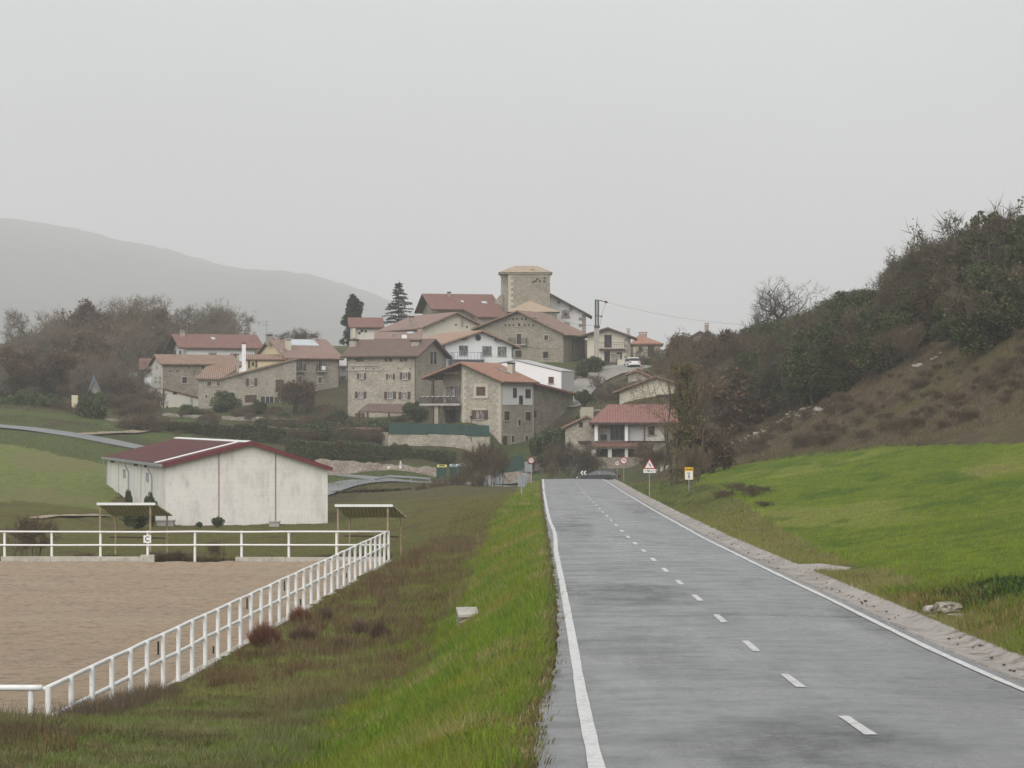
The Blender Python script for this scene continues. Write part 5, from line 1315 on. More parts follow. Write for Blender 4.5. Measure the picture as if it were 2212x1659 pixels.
MB().prism([(-.07 * k_, .22 * k_), (-.02 * k_, .22 * k_), (-.005 * k_, .08 * k_), (.10 * k_, .02 * k_), (.115 * k_, -.14 * k_), (.065 * k_, -.14 * k_), (.05 * k_, -.035 * k_), (-.06 * k_, .03 * k_)], 'y', -.026, -.0185).build('bend_symbol', MT['sign_black'], pl)
hz2 = -(zt.y(458) - HY) / FPX * d - g
pl = MB().box(-148 * kk, -.01, -46 * kk, 148 * kk, .012, 46 * kk).build('distance_plate', MT['sign_white'], o, loc=(0, 0, hz2))
text_part('◂ 700 m ▸' if False else '< 700 m >', 62 * kk, MT['sign_black'], pl, (0, -.014, 0), (R(90), 0, 0), sx=.95)
# kilometre plate
d = 166; c = zt.p(1922, 520, d); g = zt.p(1922, 1090, d).z; kk = zt.k * .54861 / FPX * d
o = thing('kilometre_sign', (c.x, d, g), 0, 'white and yellow kilometre 5 sign on a grey post by the field', 'road sign')
MB().tube([(0, .05, -.5), (0, .05, c.z - g + .2)], .04, 8).build('pole', MT['metal'], o)
pl = MB().box(-102 * kk, -.01, -152 * kk, 102 * kk, .012, 152 * kk).build('sign_plate', MT['sign_yellow'], o, loc=(0, 0, c.z - g))
MB().box(-90 * kk, -.016, -144 * kk, 90 * kk, -.0102, 56 * kk).build('white_field', MT['sign_white'], pl)
text_part('NA-6030', 44 * kk, MT['sign_black'], pl, (0, -.014, 100 * kk), (R(90), 0, 0), sx=1.0)
text_part('km', 60 * kk, MT['sign_black'], pl, (0, -.020, 10 * kk), (R(90), 0, 0))
text_part('5', 118 * kk, MT['sign_black'], pl, (0, -.020, -78 * kk), (R(90), 0, 0))
# signs seen from behind
zb = Zm(2020, 1780, 140); zb.k = 140 / 1161
for (x0, x1, y0, y1, yb, d, lab, pp) in ((380, 500, 318, 640, 850, 262, 'grey back of a narrow sign in front of the green mesh', (440,)), (500, 632, 400, 640, 860, 258, 'grey back of a road sign under the round 70 sign', (600,)), (160, 400, 742, 1135, 1440, 196, 'large grey sign seen from behind on the green bank', (275,))):
    g = zb.p(x0, yb, d).z; a = zb.p(x0, y0, d); b = zb.p(x1, y1, d)
    o = thing('sign_back', (a.x, d, g), 0, lab, 'road sign')
    MB().box(0, 0, b.z - g, b.x - a.x, .03, a.z - g).box(.02, -.025, (a.z + b.z) / 2 - g - .03, b.x - a.x - .02, -.001, (a.z + b.z) / 2 - g + .03).build('sign_plate', MT['metal'], o)
    for x in pp:
        xx = zb.p(x, y0, d).x - a.x; MB().box(xx - .045, -.09, -.6, xx + .045, -.027, a.z - g + .02).build('post', MT['metal'], o)
# chevron board and the dark parked car behind the crest
zc_ = Zm(2220, 1820, 220); d = 284
a = zc_.p(655, 335, d); b = zc_.p(920, 500, d); o = thing('chevron_sign', (a.x, d, b.z - 1), 0, 'white and black chevron board beside the dark car beyond the crest', 'road sign')
wd, hh = b.x - a.x, a.z - b.z
pl = MB().box(0, 0, 1, wd, .03, 1 + hh).build('sign_plate', MT['sign_black'], o)
mb = MB()
for q in (0.02, .47):
    x0 = wd * q; t = wd * .24
    mb.prism([(x0, 1 + hh * .5), (x0 + wd * .2, 1 + hh * .98), (x0 + wd * .2 + t, 1 + hh * .98), (x0 + t, 1 + hh * .5), (x0 + wd * .2 + t, 1 + hh * .02), (x0 + wd * .2, 1 + hh * .02)], 'y', -.01, -.001)
mb.build('chevrons', MT['sign_white'], pl)
for x in (.25, wd - .25): MB().box(x - .05, .031, -1.5, x + .05, .09, 1 + hh * .8).build('post', MT['metal'], o)

def make_car(name, label, loc, rz, paint, L_=4.3, Wd=1.8, H=1.5, rear_low=True):
    """x along the car (front at +x), built from a side outline swept across with a narrower cabin"""
    o = thing(name, loc, rz, label, 'car')
    def hull(prof, wid, name, mat, yt=None):
        mb = MB(); n = len(prof); rows = []
        for (yy, kz) in ((-1, 0), (-.86, 1), (.86, 1), (1, 0)):
            rows.append([(x, yy * wid(x, z) / 2, z if kz else z0 + (z - z0) * .93) for (x, z, z0) in [(p[0], p[1], .3) for p in prof]])
        for r_ in rows: mb.v += [tuple(p) for p in r_]
        for i in range(3):
            for j in range(n):
                k = (j + 1) % n; mb.f.append((i * n + j, i * n + k, (i + 1) * n + k, (i + 1) * n + j))
        mb.f.append(tuple(range(n - 1, -1, -1))); mb.f.append(tuple(3 * n + j for j in range(n)))
        return mb.build(name, mat, o, smooth=False)
    h = L_ / 2
    body = [(-h, .35), (-h + .02, .75), (-h + .08, .98), (-h * .55, 1.0), (h * .35, .98), (h * .75, .88), (h - .06, .70), (h, .45), (h - .1, .28), (-h + .1, .28)]
    hull(body, lambda x, z: Wd * (1 - .10 * max(0, abs(x) / h - .7) / .3), 'body', paint)
    cab = [(-h + .18, .98), (-h + .45, 1.30), (-h + .85, H - .04), (-.1, H), (h * .12, H - .08), (h * .50, .97)]
    hull(cab, lambda x, z: Wd * (.96 - .20 * (z - .97) / (H - .97)), 'cabin', MT['glass'])
    roof = [(-h + .72, H - .10), (-h + .9, H), (-.1, H + .035), (h * .12, H - .04), (h * .14, H - .09), (-.1, H - .03), (-h + .9, H - .06)]
    hull(roof, lambda x, z: Wd * .80, 'roof_panel', paint)
    for x in (-h + .8, h - .85):
        for sd in (-1, 1):
            t_ = MB().tube([(x, sd * (Wd / 2 - .20), .32), (x, sd * (Wd / 2 + .01), .32)], .32, 18).build('wheel', MT['black'], o)
            MB().tube([(x, sd * (Wd / 2 + .0), .32), (x, sd * (Wd / 2 + .02), .32)], .19, 14).build('rim', MT['metal'], t_)
    for sd in (-1, 1):
        MB().box(-h - .015, sd * Wd * .38 - .2, .76, -h + .1, sd * Wd * .38 + .2, .90).build('tail_light', MT['sign_red'], o)
        MB().box(h - .12, sd * Wd * .36 - .18, .60, h - .01, sd * Wd * .36 + .18, .74).build('headlight', MT['glass_sky'], o)
    MB().box(-h - .02, -.26, .50, -h + .05, .26, .61).build('number_plate', MT['sign_white'], o)
    MB().box(-h - .012, -Wd * .42, .28, -h + .1, Wd * .42, .44).build('bumper', MT['black'], o)
    return o
white_paint = material('white_car_paint', (.78, .79, .80), [nz_(2, (.72, .73, .74), .4)], rough=.25, spec=.5)
dark_paint = material('dark_car_paint', (.045, .05, .055), [nz_(2, (.07, .075, .08), .4)], rough=.25, spec=.5)
v = P(1365.5, 795, 396); make_car('parked_car', 'white hatchback seen from behind parked at the top of the street', (v.x, v.y, v.z), R(98), white_paint)
v = P(1293, 1036, 279); make_car('parked_car', 'dark grey car half hidden beyond the crest behind the chevron board', (v.x, v.y, v.z - .45), R(168), dark_paint, H=1.45)
# recycling containers
for (x0, x1, y0, yb, d, lid, lab) in ((1648, 1742, 690, 800, 296, 'yl', 'green recycling container with a yellow lid by the low wall'), (1770, 1850, 684, 780, 298, 'bl', 'green recycling container with a pale blue lid next to the yellow one'), (1855, 1925, 680, 770, 300, 'gr', 'rightmost green container with a grey lid under the terrace wall')):
    a = ZG.p(x0, yb, d); b = ZG.p(x1, y0, d); wd = b.x - a.x; h = 1.45; zt_ = b.z
    o = thing('waste_container', (a.x, d, zt_ - h), 0, lab, 'waste container', 'containers by the low stone wall')
    MB().prism([(.08, 0.12), (wd - .08, 0.12), (wd, h - .25), (0, h - .25)], 'y', 0, 1.1).build('body', MT['green_net'], o)
    lm = {'yl': MT['sign_yellow'], 'bl': MT['glass_sky'], 'gr': MT['metal']}[lid]
    if lid == 'yl': lm = material('yellow_lid', (.75, .66, .2), [nz_(3, (.6, .52, .15), .5)], rough=.4)
    MB().prism([(0, h - .245), (1.1, h - .245), (1.1, h), (.25, h + .02), (0, h - .12)], 'x', .02, wd - .02).build('lid', lm, o)
    MB().box(.2, -.03, h - .12, wd - .2, .12, h - .02).build('slot', MT['black'], o)
    for x in (.15, wd - .15): MB().tube([(x, .1, 0.06), (x, .16, 0.06)], .09, 8).build('wheel', MT['black'], o)

# power pole with twin uprights and arms
zp = Zm(2280, 1120, 160); zp.k = 160 / 781; d = 402
g = zp.p(330, 1500, d); o = thing('utility_pole', (g.x, d, g.z), 0, 'twin steel pole on a concrete mast with lamp arms and cables', 'utility pole')
def L(x, y): v = zp.p(x, y, d) - g; return (v.x, 0, v.z)
a = L(330, 1500); t = L(320, 790)
MB().box(a[0] - .32, -.2, -2, a[0] + .02, .2, t[2]).box(a[0] + .08, -.2, -2, a[0] + .42, .2, t[2] - .3).build('mast', MT['concrete'], o)
for x in (320, 368):
    b_ = L(x, 800); u = L(x, 300 if x < 340 else 308); MB().box(b_[0] - .13, -.1, b_[2] - .6, b_[0] + .13, .1, u[2]).build('upright', MT['dmetal'], o)
for (x0, y0, x1, y1) in ((312, 292, 490, 328), (322, 592, 415, 610)):
    p1, p2 = L(x0, y0), L(x1, y1); MB().tube([p1, p2], .07, 8).build('arm', MT['dmetal'], o)
    q1, q2, q3 = L(x1 - 5, y1 - 2), L(x1 + 28, y1 + 8), L(x1 + 62 if y0 < 400 else x1 + 20, y1 + 20); MB().tube([q1, q2, q3], [.08, .22, .06], 8).build('lamp_head', MT['red_trim'] if y0 < 400 else MT['dmetal'], o)
MB().tube([L(515, 360), L(445, 560), L(398, 790)], .03, 5).build('stay', MT['metal'], o)
b1 = L(290, 790); MB().box(b1[0], -.25, b1[2] - .4, L(400, 790)[0], .25, b1[2]).build('transformer_box', MT['dmetal'], o)
def cable(p, q, sag, label, r=.018):
    pts = [Vector(p).lerp(Vector(q), i / 24) - Vector((0, 0, sag * 4 * (i / 24) * (1 - i / 24))) for i in range(25)]
    o = MB().tube([x - pts[0] for x in pts], r, 4).build('overhead_cable', MT['dmetal'], None, loc=pts[0]); return tag(o, label, 'cable')
pt = zp.p(545, 345, d)
cable(pt, P(1760, 702, 395), 1.2, 'thin overhead cable running right from the twin pole to the hillside', .014)
cable(Z4.p(820, 695, 440), zp.p(300, 785, d), .4, 'overhead cable from the church side to the twin pole')
cable(Z4.p(470, 1012, 420), Z4.p(880, 1022, 418), .2, 'cable along the front of the broad stone gable house', .03)
cable(zp.p(345, 1100, d - 1), Z4.p(1560, 975, 415), .25, 'cable from the mast across the cream house balcony', .02)
cable(Z4.p(1190, 1350, 360), Z4.p(1700, 1390, 340), .5, 'cable over the climbing street', .02)

MT['kerb'] = kerb_m
# concrete chamber on the green bank, culvert head by the gutter
def bank_pt(px, py):                            # where the line of sight meets the ground
    u, v = (px - CX) / FPX, -(py - HY) / FPX
    ys = np.linspace(25, 330, 3051); zz = height(u * ys, ys); k = np.argmax(zz > v * ys); return Vector((u * ys[k], ys[k], zz[k]))
v = bank_pt(1015, 1343)
k = v.y / FPX
o = thing('concrete_chamber', v, R(4), 'grey concrete drain chamber with a flat lid on the green bank', 'drain chamber')
MB().box(-23 * k, -.1, -.6, 17 * k, 1.5, 10 * k).build('chamber_wall', MT['stone_dark'], o); MB().prism([(-.14, 10 * k), (1.2, 10 * k + .10), (1.2, 10 * k + .19), (-.14, 10 * k + .07)], 'x', -25 * k, 20 * k).build('lid', MT['kerb'], o)
yy = 54.0; v = Vector((road_x(yy) + 4.55, yy, road_z(yy) + .08))
o = thing('culvert_head', v, R(96), 'broken pale stone culvert head beside the gutter', 'culvert')
r2 = random.Random(8)
def rock(mb, c, s_, n=1):
    import bmesh
    bm = bmesh.new(); bmesh.ops.create_icosphere(bm, subdivisions=2, radius=1.0); b = len(mb.v)
    off = r2.random() * 50
    for vv in bm.verts:
        q = vv.co * (1 + .35 * mnoise.noise(vv.co * 1.3 + Vector((off, 0, 0)))); q = Vector((max(-.72, min(.72, q.x)), max(-.75, min(.75, q.y)), max(-.6, min(.62, q.z))))
        mb.v.append((c[0] + q.x * s_[0], c[1] + q.y * s_[1], c[2] + q.z * s_[2]))
    mb.f += [tuple(b + x.index for x in f.verts) for f in bm.faces]; bm.free(); return mb
rock(MB(), (.2, -.1, .10), (.50, .30, .15)).build('cap_stone', MT['stone_dark'], o); rock(MB(), (-.1, .28, -.12), (.5, .12, .13)).build('pale_block', MT['cream_pale'], o)
rock(MB(), (.75, 0, .0), (.28, .3, .15)).build('side_stone', MT['concrete'], o); rock(MB(), (-.7, -.05, -.05), (.28, .25, .13)).build('side_stone', MT['rubble'], o)
MB().tube([(-1.5, .4, -.12), (-.2, .3, .10), (.35, .2, .02)], .025, 5).build('stick', MT['wood'], o)
# clods of soil in the gutter
clod = material('soil_clod', (.07, .05, .038), [nz_(9, (.12, .09, .07), .6)], rough=.95)
mb = MB(); r2 = random.Random(12)
for i in range(95):
    y = r2.uniform(24, 120); x = road_x(y) + 3.3 + r2.random() ** .7 * .72; s_ = r2.uniform(.012, .035) * (1 if r2.random() < .9 else 1.8)
    rock(mb, (x, y, road_z(y) - .03 + .04 * abs(x - road_x(y) - 3.7)), (s_, s_ * 1.3, s_ * .8))
tag(mb.build('soil_debris', clod, uv=False), 'dark clods of soil scattered along the gutter', 'soil clods', kind='stuff')

# ---- walls, screens, sheds around the gardens
def wall_px(name, pts, thick, mat, label, cat='wall', below=1.5, m=I0, rough=.0, seed=1):
    """a garden wall whose top edge follows picture points (x, ytop, d), each with its own height"""
    rr = random.Random(seed); P_ = [m.p(x, y, d) for (x, y, d, h) in pts]; o0 = P_[0].copy(); mb = MB()
    # subdivide
    Q = []
    for i in range(len(P_) - 1):
        n = max(1, int((P_[i + 1] - P_[i]).length / .8))
        for j in range(n): Q.append((P_[i].lerp(P_[i + 1], j / n), pts[i][3] + (pts[i + 1][3] - pts[i][3]) * j / n))
    Q.append((P_[-1], pts[-1][3])); n = len(Q)
    for (p_, h) in Q:
        dz = rr.uniform(-rough, rough); q = p_ - o0
        mb.v += [(q.x, q.y, q.z + dz), (q.x, q.y + thick, q.z + dz), (q.x, q.y, q.z - h - below), (q.x, q.y + thick, q.z - h - below)]
    for i in range(n - 1):
        a, b = i * 4, i * 4 + 4
        mb.f += [(a, b, b + 1, a + 1), (a + 2, b + 2, b, a), (a + 1, b + 1, b + 3, a + 3)]
    mb.f += [(0, 1, 3, 2), ((n - 1) * 4 + 1, (n - 1) * 4, (n - 1) * 4 + 2, (n - 1) * 4 + 3)]
    o = mb.build(name, mat, None, loc=o0); return tag(o, label, cat)
wall_px('stone_wall', [(470, 632, 318, 1.6), (900, 660, 314, 1.7), (1250, 690, 309, 1.9), (1460, 706, 306, 2.0), (1640, 712, 303, 2.2)], .5, MT['rubble_pink'], 'long low stone wall along the side road under the hedge', m=ZG, rough=.12)
wall_px('terrace_wall', [(1112, 372, 344, 1.5), (1175, 375, 340, 2), (1560, 392, 338, 2.5), (1975, 405, 336, 4.5), (2160, 410, 335, 5)], .6, MT['stone_warm'], 'stone terrace wall below the green screened garden', m=ZG, rough=.02)
wall_px('terrace_wall', [(1980, 425, 333, 5), (2160, 415, 333, 5), (2230, 420, 334, 5)], .5, MT['stone_grey'], 'tall return of the terrace wall beside the plank door', m=ZG) if False else None
wall_px('stone_wall', [(350, 892, 388, 1.6), (420, 897, 386, 1.6), (520, 900, 384, 1.6), (640, 905, 380, 1.6), (735, 910, 378, 1.2)], .6, MT['rubble'], 'mossy stone garden wall in front of the rubble house', rough=.12)
wall_px('stone_wall', [(215, 905, 352, 2.2), (250, 906, 352, 2.2), (285, 900, 355, 2.4)], .6, MT['rubble'], 'ruined stone wall with a dark doorway below the hut', rough=.2)
wall_px('boundary_wall', [(1255, 880, 330, .6), (1282, 879, 331, .6)], .3, MT['cream'], 'short pale wall top above the dark garage door', rough=.0)
wall_px('roadside_wall', [(1088, 1020, 284, .7), (1110, 1021, 283, .7), (1128, 1021, 282, .7), (1147, 1026, 281, .5)], .4, MT['rubble_pink'], 'pale rough wall beyond the crest under the green mesh', rough=.06, below=.3)
wall_px('stone_wall', [(352, 915, 372, 1.0), (450, 918, 370, 1.1), (560, 922, 368, 1.0), (700, 928, 364, 1.0)], .5, MT['rubble'], 'lower mossy terrace wall just above the upper overgrown hedge', rough=.12, seed=5)
wall_px('stone_wall', [(745, 928, 372, 1.2), (800, 930, 371, 1.2), (838, 932, 370, 1.2)], .4, MT['stone_grey'], 'low terrace wall under the porch canopy', rough=.05, seed=6)
wall_px('stone_wall', [(1155, 965, 330, 2.0), (1205, 955, 330, 2.2), (1245, 945, 331, 2.4)], .5, MT['stone_dark'], 'dark retaining wall between the corner house and the stone shed', rough=.08, seed=7)
wall_px('stone_wall', [(1375, 795, 390, 1.0), (1420, 800, 386, 1.0), (1455, 806, 382, 1.0)], .4, MT['stone_dark'], 'dark wall top running right from the parked white car', rough=.05, seed=8)
g = thing('garage', P(1255, 925, 333), 0, 'dark weathered garage door under the pale wall top', 'garage')
MB().box(-.1, .1, -2, 3.4, 2.0, 2.3).build('garage_wall', MT['rubble'], g); MB().box(.1, 0, -1.5, 3.2, .098, 2.1).build('garage_door', MT['wood'], g)
# green screen fences
def screen(pts, h, label, m=ZG, seed=2):
    o0 = m.p(*pts[0]); o = thing('screen_fence', o0, 0, label, 'fence'); mb = MB()
    q = [m.p(*p_) - o0 for p_ in pts]
    for a, b in zip(q[:-1], q[1:]):
        n = max(1, int((b - a).length / 2.2))
        for i in range(n):
            c_, d_ = a.lerp(b, i / n), a.lerp(b, (i + 1) / n)
            mb.add([c_, d_, (d_.x, d_.y, d_.z - h), (c_.x, c_.y, c_.z - h), (c_.x, c_.y + .03, c_.z), (d_.x, d_.y + .03, d_.z), (d_.x, d_.y + .03, d_.z - h), (c_.x, c_.y + .03, c_.z - h)], [(3, 2, 1, 0), (4, 5, 6, 7), (0, 1, 5, 4), (2, 3, 7, 6), (0, 4, 7, 3), (1, 2, 6, 5)])
            MB().tube([(c_.x, c_.y - .05, c_.z - h - .2), (c_.x, c_.y - .05, c_.z + .05)], .04, 6).build('post', MT['dmetal'], o)
    mb.build('mesh_panel', MT['green_net'], o); return o
screen([(1180, 278, 339.8), (1560, 288, 338), (1870, 297, 336.6), (1960, 300, 336), (2155, 308, 335)], 5.5 * .0 + 1.42, 'dark green screened fence on top of the terrace wall')
screen([(500 + 560, 650, 286), (1120 + 60, 640, 285)], 1.3, 'green mesh', m=ZG) if False else None
screen([(1085, 996, 289), (1110, 986, 288), (1131, 980, 287)], 1.6, 'dark green mesh fence above the pale wall beyond the crest', m=I0)
# open shed with red sheet roof
g = thing('open_shed', ZG.p(690, 480, 352), 0, 'open garden shed with a thin red roof and a white door panel', 'shed')
def LG(x, y, d): return ZG.p(x, y, d) - g.location
q = [LG(690, 338, 351), LG(1135, 352, 351), LG(1110, 330, 355), LG(800, 322, 355)]
MB().slab(q, .12).build('roof', MT['red_trim'], g)
a, b = LG(985, 370, 351.5), LG(1062, 478, 351.5); MB().box(a.x, a.y, b.z - .5, b.x, a.y + .1, a.z).build('door', MT['white'], g)
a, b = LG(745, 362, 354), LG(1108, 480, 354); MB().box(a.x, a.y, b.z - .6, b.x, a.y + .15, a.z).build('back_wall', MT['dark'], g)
for x in (770, 872, 930): a, b = LG(x, 362, 351.4), LG(x, 480, 351.4); MB().box(a.x - .07, a.y, b.z - .6, a.x + .07, a.y + .14, a.z).build('post', MT['frame_w'], g)
a, b = LG(775, 452, 352), LG(870, 470, 352); MB().box(a.x, a.y, b.z, b.x, a.y + .5, a.z).build('bench', MT['frame_w'], g)
# lamp post by the terrace
g = thing('garden_lamp', ZG.p(1980, 390, 334.5), 0, 'slim dark lamp post behind the green screen fence', 'lamp')
t = ZG.p(1980, 245, 334.5) - g.location; MB().tube([(0, 0, -1), (0, 0, t.z)], .05, 6).build('pole', MT['dmetal'], g); MB().tube([(0, 0, t.z), (0, 0, t.z + .35)], [.12, .22], 8).build('lantern', MT['dmetal'], g)
# guard rail where the side road joins
g = thing('guard_rail', ZG.p(1215, 860, 285), 0, 'metal guard rail where the side road joins the village lane', 'guard rail')
q = [ZG.p(*p_) - g.location for p_ in ((1050, 826, 288), (1190, 800, 286), (1400, 812, 285), (1580, 826, 284))]
MB().tube(q, .11, 6).build('rail', MT['metal'], g)
for p_ in q: MB().box(p_.x - .06, p_.y, p_.z - 1.2, p_.x + .06, p_.y + .1, p_.z).build('post', MT['metal'], g)
for (x, y, lab, mt, r_) in ((1183, 708, 'pale round stone ornament on the low wall', 'cream_pale', .38), (1296, 700, 'small white figure-like ornament on the low wall', 'white', .26)):
    v = ZG.p(x, y + 30, 306); mb = MB()
    if r_ > .3: rock(mb, (0, 0, .2), (.30, .25, .34))
    else: rock(mb, (0, 0, .15), (.2, .2, .2)); rock(mb, (0, 0, .42), (.13, .13, .16)); rock(mb, (0, 0, .66), (.16, .12, .14)); rock(mb, (0, 0, .86), (.09, .09, .1))
    tag(mb.build('wall_ornament', MT[mt], None, loc=v, smooth=True), lab, 'ornament')
# ================================================================ VEGETATION
def leaf_material(name, rough=.6, rnd=.18, tr=.3, sc=1.0):
    m = bpy.data.materials.new(name); m.use_nodes = True; t = m.node_tree; t.nodes.clear(); N = t.nodes.new; L = t.links.new
    an = N('ShaderNodeAttribute'); an.attribute_name = 'Col'
    oi = N('ShaderNodeObjectInfo'); mr = N('ShaderNodeMapRange'); mr.inputs['To Min'].default_value = sc * (1 - rnd); mr.inputs['To Max'].default_value = sc * (1 + rnd)
    hv = N('ShaderNodeHueSaturation'); L(oi.outputs['Random'], mr.inputs[0]); L(mr.outputs[0], hv.inputs['Value']); L(an.outputs['Color'], hv.inputs['Color'])
    bs = N('ShaderNodeBsdfPrincipled'); bs.inputs['Roughness'].default_value = rough; bs.inputs['Specular IOR Level'].default_value = .3
    L(hv.outputs[0], bs.inputs['Base Color'])
    ts = N('ShaderNodeBsdfTranslucent'); L(hv.outputs[0], ts.inputs['Color'])
    mx = N('ShaderNodeMixShader'); mx.inputs[0].default_value = tr; L(bs.outputs[0], mx.inputs[1]); L(ts.outputs[0], mx.inputs[2])
    out = N('ShaderNodeOutputMaterial'); L(mx.outputs[0], out.inputs[0]); return m
LEAF = leaf_material('leaves'); GRASS = leaf_material('grass_blades', rnd=0.0, tr=.35, sc=1.0); TWIG = leaf_material('twigs', rough=.9, tr=.0)
BARK = material('bark', (.075, .062, .05), [nz_(3, (.12, .105, .085), .8, st=(1, 1, .3)), nz_(1.2, (.06, .065, .035), .6, .5, .7)], rough=.95, spec=.1, rnd=.15)

class Tree:                                    # one grown skeleton: thick wood, thin twigs, tips for the leaves
    def __init__(s, seed): s.r = random.Random(seed); s.mb = MB(); s.tw = []; s.tips = []
    def rv(s): return Vector((s.r.gauss(0, 1), s.r.gauss(0, 1), s.r.gauss(0, 1))).normalized()
    def grow(s, p, d, ln, r, lev, maxlev, k=(4, 4, 4, 4, 4), up=.10, wob=.28, thin=.62, shrink=.68, spread=.75):
        n = 3 if lev < 3 else 2; pts = [p]; q = p; dd = d
        for i in range(n):
            dd = (dd + s.rv() * wob + Vector((0, 0, up))).normalized(); q = q + dd * ln / n; pts.append(q)
        if r > .022: s.mb.tube(pts, [r * (1 - (1 - thin) * i / n) for i in range(n + 1)], 6 if r > .08 else 4, cap=False)
        else: s.tw.append((pts, r))
        if lev >= maxlev: s.tips.append((q, dd)); return
        kk = k[lev]
        for i in range(kk):
            f = 1.0 if i < 2 else s.r.uniform(.35, .95)
            fi = f * n; j = min(int(fi), n - 1); b = pts[j].lerp(pts[j + 1], fi - j)
            side = s.rv(); side = (side - dd * side.dot(dd)).normalized()
            nd = (dd * (1 - spread * s.r.uniform(.45, 1.1)) + side * spread).normalized()
            s.grow(b, nd, ln * shrink * s.r.uniform(.75, 1.15), r * thin * s.r.uniform(.7, 1.0), lev + 1, maxlev, k, up, wob, thin, shrink, spread)
    def twig_arrays(s, rmin=.009, col=(.10, .085, .07), var=.3, fuzz=0, fl=.6):
        V = []; C_ = []
        fz = []
        if fuzz:
            for q, dd in s.tips:
                for i in range(fuzz):
                    d2 = (dd * .6 + s.rv() * .75 + Vector((0, 0, .25))).normalized(); b0 = q - dd * s.r.uniform(0, fl * .8); fz.append(([b0, b0 + d2 * fl * s.r.uniform(.5, 1.2)], 0))
        for pts, r in s.tw + fz:
            r = max(r, rmin) if r else rmin * .75
            for a, b in zip(pts[:-1], pts[1:]):
                t = (b - a).normalized(); o = t.cross(s.rv()).normalized() * r
                V += [a - o, a + o, b]; v = 1 + s.r.uniform(-var, var); C_ += [[c * v for c in col]] * 3
        return np.array([tuple(v) for v in V]).reshape(-1, 3), np.array(C_).reshape(-1, 3)
def tris(V): return np.arange(len(V)).reshape(-1, 3)

def leaves_at(rs, centers, radii, n, size, cols, flat=1.0, cvar=.35, updown=0.0):
    """leaf triangles around clump centres; returns vertices, colours"""
    k = len(centers); idx = rs.randint(0, k, n); c = np.asarray(centers)[idx]; rad = np.asarray(radii)[idx]
    dirs = rs.randn(n, 3); dirs /= np.linalg.norm(dirs, axis=1)[:, None]; dirs[:, 2] *= flat
    p = c + dirs * (rad * rs.uniform(.35, 1.05, n) ** .6)[:, None]
    a = rs.randn(n, 3); a /= np.linalg.norm(a, axis=1)[:, None]; b = np.cross(a, rs.randn(n, 3)); b /= np.linalg.norm(b, axis=1)[:, None]
    sz = size * rs.uniform(.6, 1.4, n)[:, None]
    V = np.stack([p - a * sz * .5, p + a * sz * .5, p + b * sz * .9], 1).reshape(-1, 3)
    cc = np.asarray(cols)[(idx * 7 + rs.randint(0, 2, n)) % len(cols)] * (1 + cvar * rs.uniform(-1, 1, n))[:, None]
    return V, np.repeat(cc, 3, 0)

